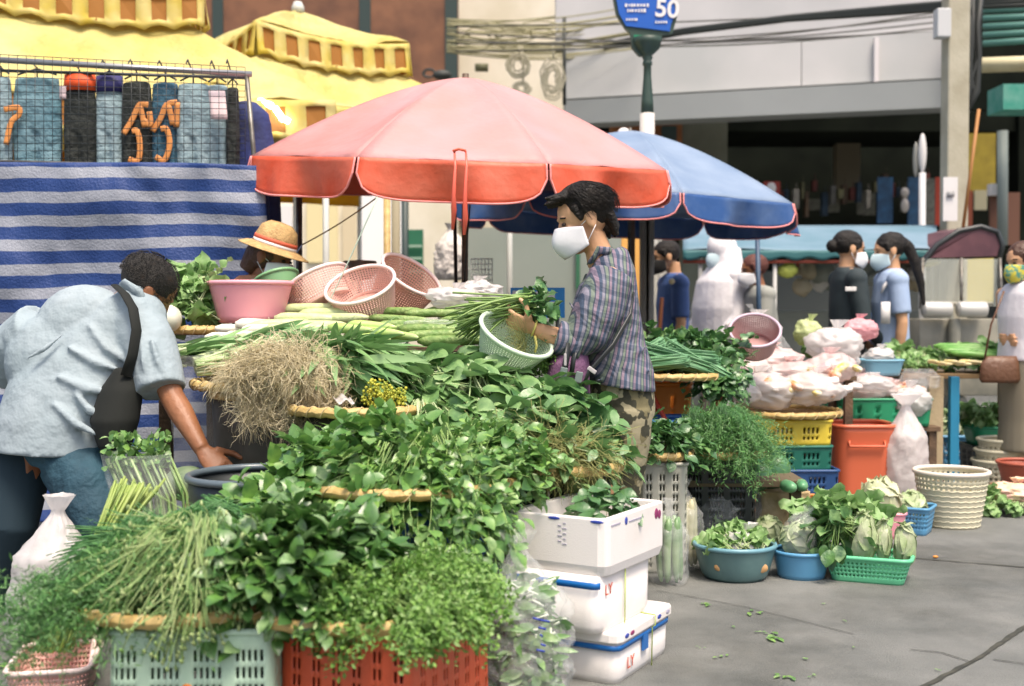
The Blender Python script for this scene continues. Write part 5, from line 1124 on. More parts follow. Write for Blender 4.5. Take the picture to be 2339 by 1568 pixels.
M_navy = mat('navy_knit', (.018, .03, .035), .8, (.03, .045, .05), 5, bump=.4, bs=12)
M_lbu = mat('pale_blue_uniform', (.30, .40, .58), .75, (.36, .46, .62), 5, bump=.4, bs=10)
M_bsh = mat('royal_blue_shirt', (.04, .09, .26), .75, (.06, .12, .32), 5, bump=.4, bs=10)
M_veil = mat('white_veil', (.80, .78, .79), .8, (.76, .74, .76), 6, bump=.35, bs=4, dist=.02)
p1 = figure('young woman in a black top with white arm badge facing right', 1935, 530, 8.3, 5, 1.6, shirt=M_navy, sleeve=1, hair='bun', arms=((.03, -.08, -.29), (.16, -.08, -.14)))
b = MB(); b.box(P3(1922, 8.3, 0)+V((.0, -.235, at(0, 661, 8.1).z)), (.085, .012, .03)); b.obj('arm_badge', M_white, p1, bev=.004, smooth=False)
p2 = figure('young woman in a pale blue uniform with a long ponytail facing left', 2034, 534, 8.25, 178, 1.6, shirt=M_lbu, sleeve=.5, hair='pony', arms=((-.02, -.06, -.28), (.02, -.02, -.24)), mask=mat('pale_blue_mask', (.55, .70, .74), .7))
b = MB(); b.sheet(lambda u, v: P3(lerp(2012, 2033, u), 8.02, 0)+V((0, 0, at(0, lerp(740, 690, v), 8.0).z)), 2, 2); b.obj('pocket_badge', M_white, p2, solid=.006)
b = MB(); b.tube([P3(2046, 8.11, at(0, 622, 8.1).z), P3(2020, 8.10, at(0, 652, 8.1).z), P3(2012, 8.1, at(0, 670, 8.1).z)], [.018, .022, .012], 8, flat=.5); b.obj('white_collar', M_white, p2)
p3 = figure('man in a royal blue shirt with an orange stripe, head bowed to the left', 1537, 552, 9.2, 190, 1.6, skin=SK, shirt=M_bsh, sleeve=.55, hair='short', nomask=False, mask=mat('black_mask', (.02, .02, .02), .7), lean=-.0, tilt=.05, arms=((.0, -.05, -.29), (.04, -.02, -.24)))
b = MB(); b.tube([P3(1512, 8.93, at(0, 680, 8.9).z), P3(1508, 8.93, at(0, 740, 8.9).z), P3(1504, 8.93, at(0, 800, 8.9).z)], .022, 8, flat=.4); b.obj('orange_stripe', mat('stripe_orange', (.62, .20, .08), .7), p3)
b = MB(); b.ball(P3(1534, 8.97, at(0, 643, 8.9).z), (.022, .008, .022)); b.obj('round_badge', mat('badge_cream', (.7, .6, .35), .6), p3)
p4 = figure('person wrapped in a long white veil and white clothes', 1650, 538, 9.5, 205, 1.58, shirt=M_veil, lower=M_veil, sleeve=1, veil=M_veil, skirt=True, mask=mat('pale_blue_mask', (.55, .70, .74), .7), wide=1.1)
p5 = figure('woman in a sleeveless white top at the right edge looking left', 2336, 556, 7.2, 200, 1.55, shirt=mat('white_top', (.74, .72, .74), .7, bump=.4, bs=12), lower=mat('khaki_skirt', (.26, .23, .16), .8), sleeve=0, skirt=True, hair='long', hairm=mat('brown_hair', (.07, .03, .015), .5, bump=.6, bs=60), mask=mat('print_mask', (.10, .30, .22), .6, (.62, .55, .06), 40, lo=.45, hi=.55), arms=((-.04, -.05, -.27), (.10, -.14, -.01)))
p6 = figure('seller in a brown cap and grey shirt bending behind the blue umbrella pole', 1748, 585, 9.2, 190, 1.55, skin=SKd, shirt=mat('grey_shirt', (.30, .31, .28), .8, bump=.4, bs=8), hair='short', sleeve=.6, hairm=mat('brown_cap', (.10, .03, .02), .7), lean=.15)
# straw hat seller
sh = thing('person', 'stall keeper in a straw hat with a red white band behind the green basin', 'person', P3(615, 5.47, 0))
hs = at(622, 592, 5.47); HS = basis(V((.86, -.30, -.30)), V((.2, 0, 1)))
b = MB(); head_parts(b, hs, HS, .98); b.tube([hs+V((-.02, 0, -.05)), at(592, 640, 5.52)], [.05, .06], 12)
b.loft([(at(595, 630, 5.52), (.10, 0, .0), (0, .10, 0)), (at(592, 665, 5.52), (.19, 0, 0), (0, .11, 0)), (at(592, 770, 5.52), (.16, 0, 0), (0, .11, 0)), (V((at(592, 770, 5.52).x, 5.52, .5)), (.17, 0, 0), (0, .15, 0))], 18)
for s in (-1, 1):
    x0 = at(592, 700, 5.52).x; arm(b, V((x0+s*.17, 5.52, 1.1)), V((x0+s*.2, 5.42, .88)), V((x0+s*.1, 5.3, .98))); hand(b, V((x0+s*.1, 5.3, .98)), V((-s*.6, -.5, .1)), V((0, 0, -1)), .5, .95)
    b.tube([V((x0+s*.08, 5.52, .55)), V((x0+s*.1, 5.4, .5)), V((x0+s*.1, 5.45, .06))], [.085, .06, .04], 12)
b.obj('body', SKd, sh, remesh=.007, sm=2); face_bits(sh, hs, HS, .98); face_mask(sh, hs, HS, .98, M_mask)
hair_cap(sh, hs, HS, 1.0, mat('brown_hair', (.07, .03, .015), .5, bump=.6, bs=60), seed=77, r=(.10, .085, .09), off=(-.03, 0, .02), extra=lambda b, T: b.tube([T((-.07, 0, .0)), T((-.10, 0, -.09))], [.07, .05], 12))
b = MB(); x0 = at(592, 700, 5.52)
b.loft([(at(598, 630, 5.52), (.07, 0, .02), (0, .09, 0)), (at(592, 648, 5.52), (.16, 0, 0), (0, .12, 0)), (at(588, 690, 5.52), (.20, 0, 0), (0, .14, 0)), (at(590, 780, 5.52), (.18, 0, 0), (0, .14, 0)), (V((x0.x, 5.52, .5)), (.18, 0, 0), (0, .16, 0))], 22)
b.obj('shirt', mat('white_teal_shirt', (.55, .62, .62), .8, (.06, .26, .26), 7, bump=.5, bs=14, lo=.48, hi=.56), sh, remesh=.010, sm=2)
b = MB(); b.loft([(V((x0.x, 5.52, .56)), (.18, 0, 0), (0, .15, 0)), (V((x0.x, 5.47, .42)), (.19, 0, 0), (0, .2, 0)), (V((x0.x, 5.45, .08)), (.16, 0, 0), (0, .14, 0))], 18); b.obj('skirt', mat('dark_skirt', (.04, .04, .05), .8), sh, remesh=.014, sm=2)
hb_ = hs+HS @ V((-.01, 0, .058)); Hh = thing('straw_hat', 'straw hat with a red and white band worn by the stall keeper', 'hat', hb_)
M_str = mat('hat_straw', (.56, .38, .16), .7, (.40, .25, .10), 30, bump=.5, bs=120)
b = MB(); b.lathe([(.001, .115), (.05, .110), (.082, .085), (.095, .04), (.10, .0)], hb_, 32, HS, wob=lambda a, t: .03*math.sin(2*a)*t); b.obj('crown', M_str, Hh, solid=.004)
b = MB(); b.lathe([(.098, .002), (.13, -.006), (.165, -.022), (.168, -.022)], hb_, 40, HS, wob=lambda a, t: .02*math.sin(3*a)*t); b.obj('brim', M_str, Hh, solid=.005)
b = MB(); b.lathe([(.103, .002), (.101, .018)], hb_, 32, HS); b.obj('white_band', M_white, Hh, solid=.003)
b = MB(); b.lathe([(.1015, .018), (.100, .036)], hb_, 32, HS); b.obj('red_band', mat('band_red', (.6, .12, .06), .7), Hh, solid=.003)
b = MB(); b.lathe([(.001, .05), (.09, .045), (.11, .0), (.105, -.03)], at(822, 615, 6.6), 24); b.ball(at(822, 618, 6.62), (.09, .08, .06))
tag(b.obj('knitted_hat', mat('cap_brown', (.26, .20, .12), .8, (.38, .34, .28), 14)), 'brown grey knitted hat lying behind the pink baskets', 'hat')
# ================================================================ STALL

pb = protos(g_broad, (1, 2, 3), 'leaves', L_broad, 'stems', S_pale)
pdk = protos(g_broad, (4, 5, 6), 'leaves', L_dkbroad, 'stems', S_green, LL=.105, LW=.085, nl=14, droop=.3)
pv = protos(g_branch, (7, 8, 9), 'leaves', L_vine, 'stems', S_green, LL=.06, LW=.04, ns=9, per=8, SL=.26)
pvh = protos(g_branch, (10, 11, 12), 'leaves', L_vine, 'stems', S_green, LL=.042, LW=.024, ns=10, per=10, SL=.34, fan=.35, lo=.15)
pba = protos(g_branch, (13, 14, 15), 'leaves', L_basil, 'stems', S_green, LL=.055, LW=.032, ns=12, per=10, SL=.2, bend=.1)
pp5 = protos(g_branch, (16, 17, 18), 'leaves', L_broad, 'stems', S_pale, LL=.085, LW=.042, ns=7, per=6, SL=.24, stemr=.003)
pco = protos(g_fine, (19, 20, 21), 'leaflets', L_cor, 'stems', S_green, LL=.017, LW=.0095, ns=24, per=46, SL=.18)
pdi = protos(g_fine, (22, 23, 24), 'leaflets', L_dill, 'stems', S_thin, LL=.024, LW=.004, ns=26, per=34, SL=.3, lo=.2, fan=.3)
pst = protos(g_strap, (25, 26, 27), 'leaves', L_strap, 'white_stalks', S_pale, L=.34, W=.02, white=.4)
pll = protos(g_strap, (28, 29, 30), 'leaves', L_strap, 'stalks', S_green, L=.28, W=.026, white=.3, n=26, fan=.45, bend=.5)
pro = protos(g_roots, (31, 32, 33), 'roots', S_root, 'r', S_root)
pmo = protos(g_roots, (34, 35), 'roots', S_moss, 'r', S_moss, n=170, L=.16)
pth = protos(g_thread, (36, 37), 'stalks', S_thin, 'h', S_pale, n=80, L=.32, fan=.06, bend=.1, wig=.15)
pbd = protos(g_thread, (38, 39, 40), 'stalks_and_buds', mat('bud_green', (.20, .32, .09), .5, isl=[(.34, .42, .18), (.13, .25, .06)]), 'b', S_pale, n=44, L=.27, fan=.3, bend=.6, wig=.5, head=.009)
plt = protos(g_broad, (41, 42, 43), 'leaves', L_lett, 'stems', S_pale, nl=22, SL=.06, LL=.09, LW=.07, fan=.9, wav=.22, droop=.7)
phs = protos(g_branch, (44, 45), 'leaves', L_dkbroad, 'stems', S_thin, LL=.05, LW=.04, ns=9, per=8, SL=.22)

def perf_crate(label, c, w, d, h, rz, m, taper=.94, cat='crate', group=None, gi=7, name='plastic_crate', cell=.0072, rowh=.0135, r=.03, per=3, hole=None):
    t = thing(name, label, cat, c, rz, group)
    n = int(2*(w+d)/cell)//4*4; rows = max(4, int(h/rowh))
    ho = hole or (lambda i, j: i % 2 == 1 and i % (gi*2) > 3 and j % per != 0 and 1 < j < rows-2)
    vessel(t, w, d, h, m, taper, r, n, rows, ho, .004, .009)
    return t
C_mint = mat('mint_plastic', (.44, .60, .46), .45, (.37, .52, .39), 6)
C_red = mat('red_plastic', (.66, .10, .035), .45, (.52, .08, .03), 6)
C_orange = mat('orange_plastic', (.75, .26, .04), .45)
C_pink = mat('pink_plastic', (.86, .36, .42), .38)
C_palep = mat('pale_pink_plastic', (.74, .45, .39), .5)
C_tanp = mat('dusty_pink_plastic', (.62, .36, .28), .55)
C_rim = mat('cream_rim_plastic', (.85, .68, .64), .4)
C_blue = mat('blue_plastic', (.02, .12, .42), .4)
C_lblue = mat('light_blue_plastic', (.10, .30, .50), .42)
C_green = mat('green_plastic', (.02, .28, .13), .42)
C_lgreen = mat('bright_green_plastic', (.13, .52, .28), .4)
C_pgreen = mat('pale_green_plastic', (.56, .68, .50), .42)
C_yellow = mat('yellow_plastic', (.68, .52, .05), .45)
C_teal = mat('grey_teal_plastic', (.09, .17, .18), .35, (.12, .22, .22), 8)
C_cream = mat('cream_plastic', (.62, .58, .42), .5)
C_mauve = mat('mauve_plastic', (.45, .26, .25), .5)

# --- front tier
t = perf_crate('mint green slotted crate under the tray of dill and chive flowers', (-.765, 3.02, 0), .385, .5, .325, R(2), C_mint, 1.03)
b = MB(); b.lathe([(0, 0), (.014, .001), (.016, .003), (0, .004)], (-.01, -.2530, .19), 14, Matrix.Rotation(R(90), 3, 'X')); b.box((-.01, -.2545, .165), (.03, .003, .035)); b_local(b, 'orange_mark', mat('orange_print', (.85, .25, .03), .5), t)
t = perf_crate('orange red slotted crate under the tray of coriander', (-.315, 2.99, 0), .36, .44, .315, R(-25), C_red, 1.02, gi=4)
tray('bamboo tray of dill on the mint green crate', (-.84, 3.0, .335), .27)
tray('bamboo tray of basil and coriander on the red crate', (-.375, 3.02, .325), .315)
pile(pdi, 'dill_bunch', 'dill bunch spilling off the left of the front bamboo tray', 'herb', (-.85, 3.0, .37), .22, .2, .12, 24, 195, 35, .35, 1.0, 'dill bunches on the front left tray', 2)
pile(pdi, 'dill_bunch', 'dill bunch hanging over the pink baskets at the left', 'herb', (-1.08, 2.85, .30), .1, .12, .06, 7, 215, 25, .3, .95, 'dill bunches hanging over the pink baskets', 3, lift=.02)
pile(pth, 'chive_bundle', 'thin dark green chive bundle lying behind the dill with cream tie', 'herb', (-.78, 3.14, .43), .22, .09, .06, 9, 12, 9, 0, 1.0, 'chive bundles behind the dill', 4)
for i, (u, v) in enumerate(((392, 1258), (418, 1300))):
    b = MB(); p = at(u, v, 3.02)
    b.tube([p+V((.012*math.sin(x), .035*math.cos(x), .03*math.sin(x))) for x in [2*pi*k/14 for k in range(14)]], .009, 6, closed=True, flat=.4)
    b.ball(p+V((0, -.045, .0)), (.012, .012, .02)); tag(b.obj('chive_tie', mat('cream_tie', (.7, .6, .38), .6)), ['upper', 'lower'][i]+' cream leaf tie round the chive bundle', 'tie')
pile(pbd, 'flowering_chive_bunch', 'flowering chive bunch with pale buds on the front bamboo tray', 'herb', (-.80, 2.92, .37), .18, .17, .12, 16, 250, 50, .3, 1.0, 'flowering chive bunches on the front tray', 5)
pile(pba, 'basil_bunch', 'dark green basil bunch heaped on the front bamboo tray', 'herb', (-.55, 2.98, .35), .18, .17, .11, 26, 235, 60, .8, 1.15, 'basil bunches heaped on the front tray', 6, pitchk=.5, jit=.5)
pile(pco, 'coriander_bunch', 'bright green coriander bunch hanging over the red crate', 'herb', (-.275, 2.90, .33), .20, .19, .09, 32, 290, 50, .6, .9, 'coriander bunches on the red crate', 7, pitchk=.9)

pile(pth, 'thin_stalk_bundle', 'thin stalk bundle with pale cut ends above the dill', 'herb', (-.96, 3.12, .42), .12, .08, .05, 6, 200, 12, 0, .9, 'thin stalk bundles above the dill', 104)
# --- middle tier
t = thing('blue_tub', 'tall blue tub under the yellow rimmed bamboo tray', 'tub', (-.325, 3.62, 0)); vessel(t, .54, .54, .54, C_blue, .85, None, 48, 6, rim=.012)
tray('bamboo tray with thick yellow rim on the tall blue tub', (-.325, 3.6, .55), .345)
t = thing('black_bucket', 'black bucket beside the bending man', 'bucket', (-.79, 3.66, 0)); vessel(t, .42, .42, .575, M_dark, .78, None, 48, 6, rim=.012, rimm=mat('bucket_rim', (.10, .13, .15), .3))
pile(pv, 'vine_leaf_bunch', 'heart leaf green bunch heaped on the middle bamboo tray', 'leafy vegetable', (-.37, 3.62, .53), .31, .26, .12, 34, 215, 60, .6, 1.0, 'heart leaf bunches on the middle tray', 8)
pile(pv, 'vine_leaf_bunch', 'heart leaf green bunch hanging into the black bucket', 'leafy vegetable', (-.68, 3.42, .47), .09, .10, .05, 6, 250, 30, .5, .95, 'heart leaf bunches at the black bucket', 9)
pile(pvh, 'trailing_vine_bunch', 'small leaved vine bunch trailing down from the middle tray', 'leafy vegetable', (-.24, 3.42, .47), .19, .13, .14, 24, 285, 40, .5, 1.0, 'vine bunches trailing from the middle tray', 10, pitchk=2.2)
t = perf_crate('dark crate under the tray of leaves with roots', (.12, 4.06, 0), .42, .30, .54, 0, M_dark)
tray('bamboo tray of leaves with thin olive roots', (.12, 4.0, .545), .25)
pile(pp5, 'rooted_leaf_bunch', 'light green leaf bunch with roots on the tray behind the foam boxes', 'leafy vegetable', (.07, 4.0, .53), .23, .17, .10, 24, 20, 70, .5, 1.0, 'leaf bunches behind the foam boxes', 12)
pile(pmo, 'root_tuft', 'tuft of thin olive roots hanging over the tray behind the foam boxes', 'roots', (.10, 3.84, .575), .15, .05, .05, 9, 270, 60, .4, 1.0, 'olive root tufts behind the foam boxes', 13)
pile(pvh, 'trailing_vine_bunch', 'small leaved vine bunch between the middle tray and the foam boxes', 'leafy vegetable', (-.08, 3.66, .56), .17, .14, .11, 14, 260, 50, .5, .9, 'vine bunches beside the foam boxes', 14)

# --- third tier
M_bin = mat('brown_grey_bin', (.075, .07, .055), .5, (.05, .045, .035), 12)
t = thing('grey_bin', 'large grey brown bin behind the hand of the bending man', 'bin', (-.80, 4.28, 0)); vessel(t, .56, .56, .79, M_bin, .85, None, 48, 6, rim=.014, rimm=M_bamboo)
def table(label, c, w, d, h, m=M_wood, name='market_table'):
    t = thing(name, label, 'table', c)
    b = MB(); b.box((0, 0, h-.015), (w, d, .03)); b_local(b, 'table_top', m, t, smooth=False, bev=.003)
    for i in (-1, 1):
        for j in (-1, 1):
            q = MB(); q.box((i*(w/2-.04), j*(d/2-.04), (h-.031)/2), (.045, .045, h-.031)); b_local(q, 'leg', m, t, smooth=False)
    return t
table('dark wooden table under the broad leaf greens', (-.14, 4.36, 0), .78, .40, .66)
table('dark wooden table under the gourds and pink baskets', (-.55, 5.0, 0), 1.7, .8, .93)
tray('bamboo tray of long leaves with pale bound rim', (-.52, 3.99, .735), .23)
b = thing('grey_bin', 'dark bin under the bamboo tray of long leaves', 'bin', (-.54, 4.05, 0)); vessel(b, .4, .4, .75, M_bin, .85, None, 40, 5, rim=.012)
tray('bamboo tray of leafy stalks on the large grey bin', (-.84, 4.3, .80), .31)
pile(pst, 'leek_bundle', 'green stalk bundle with white butts on the bin beside the man', 'vegetable', (-1.06, 4.5, .85), .24, .2, .07, 13, 25, 14, .1, .85, 'white butted stalk bundles beside the man', 15, pitchk=.4)
pile(pst, 'leek_bundle', 'pale green stalk bundle fanned towards the pink tub', 'vegetable', (-.88, 4.5, .875), .20, .18, .07, 13, 35, 16, .1, .8, 'pale stalk bundles below the pink tub', 16, pitchk=.4)
pile(pro, 'root_tuft', 'tuft of straw coloured roots hanging off the grey bin', 'roots', (-.78, 4.0, .82), .16, .10, .09, 22, 270, 120, .6, .95, 'straw coloured root tufts', 17)
for k in range(5):
    bunch(pro[k % 3], 'root_tuft', 'tuft of straw coloured roots hanging off the grey bin', 'roots', (-.88+.07*k, 3.93, .78+rnd(-.05, .01)), (0, 1.4, rnd(-2, -1)), (.9, .6, .7), 'straw coloured root tufts')
pile(pll, 'long_leaf_bunch', 'long blade leaf bunch beside the straw roots', 'leafy vegetable', (-.60, 4.22, .80), .20, .2, .10, 20, 300, 40, .4, 1.0, 'long blade leaf bunches', 18)
pile(pb, 'broad_leaf_bunch', 'grey green broad leaf bunch below the held basket', 'leafy vegetable', (-.22, 4.25, .72), .34, .24, .13, 38, 335, 50, .35, 1.05, 'grey green broad leaf bunches', 19)
pile(pb, 'broad_leaf_bunch', 'broad leaf bunch drooping in front of the table', 'leafy vegetable', (-.20, 3.95, .63), .36, .14, .10, 20, 290, 50, .3, .95, 'broad leaf bunches drooping over the table edge', 20)
pile(pdk, 'dark_leaf_bunch', 'dark green broad leaf bunch in front of the woman', 'leafy vegetable', (.08, 4.2, .66), .22, .16, .10, 26, 320, 60, .5, 1.0, 'dark broad leaf bunches in front of the woman', 21)
pile(pdk, 'dark_leaf_bunch', 'dark green leaf bunch at the knee of the woman', 'leafy vegetable', (.22, 4.12, .56), .11, .1, .06, 9, 340, 60, .4, .9, 'dark leaf bunches at the knee of the woman', 22)
# yellow blossoms among the broad leaves
M_yf = mat('yellow_blossom', (.42, .42, .03), .6, isl=[(.28, .34, .04), (.58, .52, .05)])
random.seed(5)
for (u, v) in ((852, 905), (880, 918), (868, 888), (902, 905)):
    b = MB(); p = at(u, v, 3.88)
    for k in range(90): q = p+V((rnd(-.035, .035), rnd(-.03, .03), rnd(-.03, .03))); b.ball(q, rnd(.003, .006), n=5, m=4)
    for k in range(6): b.tube([p+V((0, .02, -.06)), p+rv(.03)], .0015, 4)
    tag(b.obj('flower_head', M_yf), 'yellow green blossom cluster among the broad leaves', 'flower', 'yellow blossom clusters')
b = MB()
b.sheet(lambda u, v: at(lerp(760, 800, u)+10*v, 905+14*v+6*math.sin(u*9), 3.9-.1*v), 8, 4); tag(b.obj('white_sheet', M_bagw, solid=.002), 'white paper edge on the tray of long leaves', 'paper')

# --- back tier
def veg(mb, p, d, L, r, bend=.15, seg=9, n=12, taper=.75):
    d = V(d).normalized(); pts = []; rs = []; q = V(p)-d*L/2; s = d.cross(V((0, 0, 1))).normalized()
    for k in range(seg+1):
        t = k/seg; pts.append(q+d*L*t+s*bend*L*math.sin(t*pi)*.5-V((0, 0, 0))); e = 1-abs(2*t-1)**5
        rs.append(max(.002, r*lerp(taper, 1, t)*max(.12, e)**.5))
    mb.tube(pts, rs, n); return mb
def vegs(name, label, cat, grp, m, lst, L, r, d0, bend=.15, taper=.75):
    for (u, v, d, az) in lst:
        b = MB(); veg(b, at(u, v, d), (math.cos(R(az)), math.sin(R(az)), rnd(-.06, .06)), L*rnd(.9, 1.1), r*rnd(.9, 1.1), rnd(-bend, bend), taper=taper)
        q = MB(); tip = at(u, v, d)-V((math.cos(R(az)), math.sin(R(az)), 0))*L*.5
        tag(b.obj(name, m), label, cat, grp)
random.seed(8)
M_gourd = uvm = mat('pale_gourd', (.42, .52, .18), .4, (.56, .62, .34), 22, isl=[(.50, .58, .28)], bump=.3, bs=60)
M_dgourd = mat('ridged_gourd', (.14, .26, .06), .45, (.30, .40, .14), 30, bump=.5, bs=70)
M_egg = mat('green_eggplant', (.38, .55, .14), .25, (.50, .62, .26), 9)
M_radish = mat('white_radish', (.78, .76, .66), .4, (.64, .66, .50), 12)
vegs('gourd', 'pale green gourd heaped beside the pink tub', 'gourd', 'pale gourds beside the pink tub', M_gourd,
     [(705, 705, 5.0, 172), (745, 718, 4.95, 168), (700, 728, 4.85, 175), (770, 728, 4.85, 160), (640, 742, 4.8, 185), (725, 745, 4.75, 178), (800, 722, 5.0, 150), (680, 752, 4.7, 183)], .27, .027, 5, .1)
vegs('gourd', 'ridged dark green gourd behind the held basket', 'gourd', 'ridged green gourds', M_dgourd,
     [(900+18*k+rnd(-8, 8), 708+rnd(-6, 10)+12*(k % 4), 4.95-.07*(k % 4), rnd(155, 178)) for k in range(11)], .26, .02, 5, .12)
vegs('gourd', 'striped green gourd between the eggplants and the held basket', 'gourd', 'striped gourds beside the eggplants', M_dgourd,
     [(975+22*k, 752+13*(k % 3), 4.62-.04*(k % 3), rnd(158, 172)) for k in range(6)], .26, .022, 5, .1)
for i, (u, v, az, lab) in enumerate(((800, 752, 150, 'pale green long eggplant lying leftmost under the striped bundle'), (838, 772, 155, 'pale green long eggplant with its thick end at the front'), (872, 760, 150, 'pale green long eggplant second from the right of its row'), (912, 768, 135, 'pale green curved eggplant at the right end of its row'), (850, 745, 165, 'pale green eggplant lying on top of the others'), (880, 812, 145, 'pale green eggplant half hidden under clear plastic'))):
    b = MB(); veg(b, at(u, v, 4.52+.02*i), (-math.cos(R(180-az)), .8*math.sin(R(az)), .05), .2, .024, .2, taper=.5); tag(b.obj('eggplant', M_egg), lab, 'eggplant')
vegs('radish', 'white radish lying between the lettuce and the pink tub', 'radish', 'white radishes', M_radish, [(560, 752, 4.85, 205), (600, 740, 4.85, 200), (625, 752, 4.75, 200), (580, 768, 4.72, 210), (540, 772, 4.75, 215)], .24, .026, 5, .06, .4)
vegs('gourd', 'slim green gourd under the white radishes', 'gourd', 'slim gourds under the radishes', M_dgourd, [(470+26*k, 800+7*(k % 3), 4.6, 20+5*k) for k in range(6)], .24, .014, 5, .1)
tray('bamboo tray of frilly lettuce behind the head of the man', (-1.33, 5.05, .985), .17)
pile(plt, 'lettuce', 'frilly pale lettuce heaped behind the head of the man', 'lettuce', (-1.34, 5.05, 1.0), .14, .12, .20, 20, 270, 180, .8, .9, 'frilly lettuces behind the man', 23, pitchk=.6, jit=.6)
b = MB(); b.ball(at(385, 728, 4.85), (.052, .05, .055), fn=lambda q: 1+.05*math.sin(6*math.atan2(q.y, q.x))); tag(b.obj('white_cabbage', M_radish), 'round white cabbage beside the face of the man', 'cabbage')
t = thing('pink_tub', 'bright pink round tub on the back of the stall', 'tub', P3(573, 5.0, 1.04)); vessel(t, .345, .345, .165, C_pink, .76, None, 60, 6, rim=.010)
def tilted(name, label, u, v, d, w, h, m, az, tilt, rimm=None, hole=True, taper=.8, cat='basket', r=None, dd=None, n=144):
    """round basket whose base centre is at (u,v,d), opening leaning towards compass az"""
    t = thing(name, label, cat, at(u, v, d))
    ax = V((-math.sin(R(az)), math.cos(R(az)), 0)); M = Matrix.Rotation(R(tilt), 4, ax)
    vessel(t, w, dd or w, h, m, taper, r, n, 24, (lambda i, j: i % 2 and j % 2 and j > 1) if hole else None, .003, .008, rimm or m, M)
    return t
tilted('pink_basket', 'pale pink mesh basket leaning left behind the gourds', 748, 698, 5.15, .30, .12, C_palep, 150, 32, C_rim)
tilted('pink_basket', 'pale pink mesh basket with raised oval rim in the middle', 840, 704, 5.05, .30, .12, C_palep, 248, 34, C_rim)
tilted('pink_basket', 'pale pink deep basket leaning right behind the others', 905, 684, 5.25, .29, .14, C_tanp, 325, 40, C_rim)
tilted('green_basin', 'green basin tipped up in front of the hat seller', 638, 664, 5.3, .20, .06, mat('sage_plastic', (.20, .42, .20), .4), 140, 25, hole=False)
heap_bag('plastic_bag', 'crumpled white bag beside the umbrella pole', at(1040, 705, 4.95), (.12, .08, .05), M_bagw, 3)
heap_bag('plastic_bag', 'crumpled clear bag behind the held green bunch', at(1095, 688, 5.1), (.1, .08, .05), M_filmw, 4)
heap_bag('plastic_bag', 'small crumpled clear bag between eggplants and leaves', at(902, 842, 4.3), (.045, .05, .045), M_filmw, 5)
heap_bag('plastic_bag', 'long clear bag over the gourds', at(985, 745, 4.65), (.12, .04, .015), M_film, 6)
t = thing('price_board', 'blue board with white notices behind the held green bunch', 'sign', P3(1228, 5.9, .0))
b = MB(); b.box((0, 0, 1.13), (.27, .03, .15)); b_local(b, 'board', mat('board_blue', (.02, .22, .55), .5), t, smooth=False)
for (x, z, w_, h_) in ((-.1, 1.175, .05, .03), (.02, 1.17, .13, .03), (-.07, 1.12, .1, .035), (.07, 1.11, .07, .05)):
    b = MB(); b.box((x, -.018, z), (w_, .004, h_)); b_local(b, 'notice', M_white, t, smooth=False)
for x in (-.1, .1):
    b = MB(); b.tube([(x, .03, 0), (x, .03, 1.15)], .01, 6); b_local(b, 'leg', M_steel, t)

# --- held basket and bunch (with the woman)
def tilt2(name, label, c, w, h, m, axis, ang, rimm, holes=True):
    t = thing(name, label, 'basket', c); M = Matrix.Rotation(R(ang), 4, V(axis))
    vessel(t, w, w*.86, h, m, .72, None, 150, 26, (lambda i, j: i % 2 and j % 2 and j > 1) if holes else None, .003, .0085, rimm, M); return t
tilt2('green_basket', 'pale green mesh basket held under the bunch by the woman', at(1152, 818, 4.32), .28, .11, C_pgreen, (.75, .66, 0), 38, mat('pale_green_rim', (.62, .74, .58), .4))
pth2 = protos(g_thread, (50, 51), 'stalks', S_green, 'h', S_pale, n=60, L=.24, r=.0026, fan=.16, bend=.35, wig=.25)
bunch(pth2[0], 'green_bunch', 'long stemmed green bunch held in the hand of the woman', 'herb', at(1130, 722, 4.36), (0, .12, pi), (1.15, 1.7, 1.4))
bunch(pth2[1], 'green_bunch', 'lower stems of the bunch held in the hand of the woman', 'herb', at(1135, 735, 4.40), (0, .2, pi+.15), (1.05, 1.6, 1.2))
bunch(phs[1], 'green_bunch', 'leafy lower end of the bunch resting against the shirt of the woman', 'herb', at(1215, 722, 4.42), (.5, .05, .1), (.7, 1.3, 1.0))
bunch(phs[0], 'green_bunch', 'dark leafy ends of the bunch held by the woman', 'herb', at(1205, 712, 4.38), (0, -.05, 0), (.75, 1.3, .9))
bunch(pmo[0], 'root_tuft', 'olive root tuft hanging inside the held basket', 'roots', at(1185, 790, 4.30), (0, 1.5, 0), (.9, .5, .5))
pile(pco, 'herb_bunch', 'yellow green herb bunch under the arm of the woman', 'herb', P3(1235, 4.45, .86), .1, .1, .08, 6, 300, 60, .5, .8, 'herb bunches under the arm of the woman', 24)

# --- ground at the left
def net_basket(name, label, c, w, d, h, rz, m, taper=.85, rimm=None, r=.04, cell=.006, cat='basket', tilt=None):
    t = thing(name, label, cat, c, rz); n = int(2*(w+d)/cell)//4*4; rows = int(h/(cell*1.1))//2*2
    vessel(t, w, d, h, m, taper, r, n, rows, lambda i, j: i % 2 and j % 2 and 1 < j < rows-2, .003, .008, rimm)
    if tilt: t.rotation_euler = (tilt[0], tilt[1], rz)
    return t
net_basket('pink_basket', 'pink slotted basket on the ground under the hanging dill', (-1.30, 3.34, 0), .22, .3, .1, R(12), C_palep, rimm=C_rim)
net_basket('pink_basket', 'second pink basket tipped up against the wall of the first', (-1.34, 3.5, .04), .2, .24, .08, R(8), C_palep, rimm=C_rim, tilt=(R(55), 0))
bag('white_sack', 'full white plastic sack at the left edge', (-1.50, 3.75, .0), .12, .10, .50, M_bagw, 4, knot=True, cat='sack', lean=(.06, 0), wr=.06)
M_bean = mat('long_bean', (.20, .30, .05), .5, isl=[(.30, .38, .10), (.13, .22, .04)])
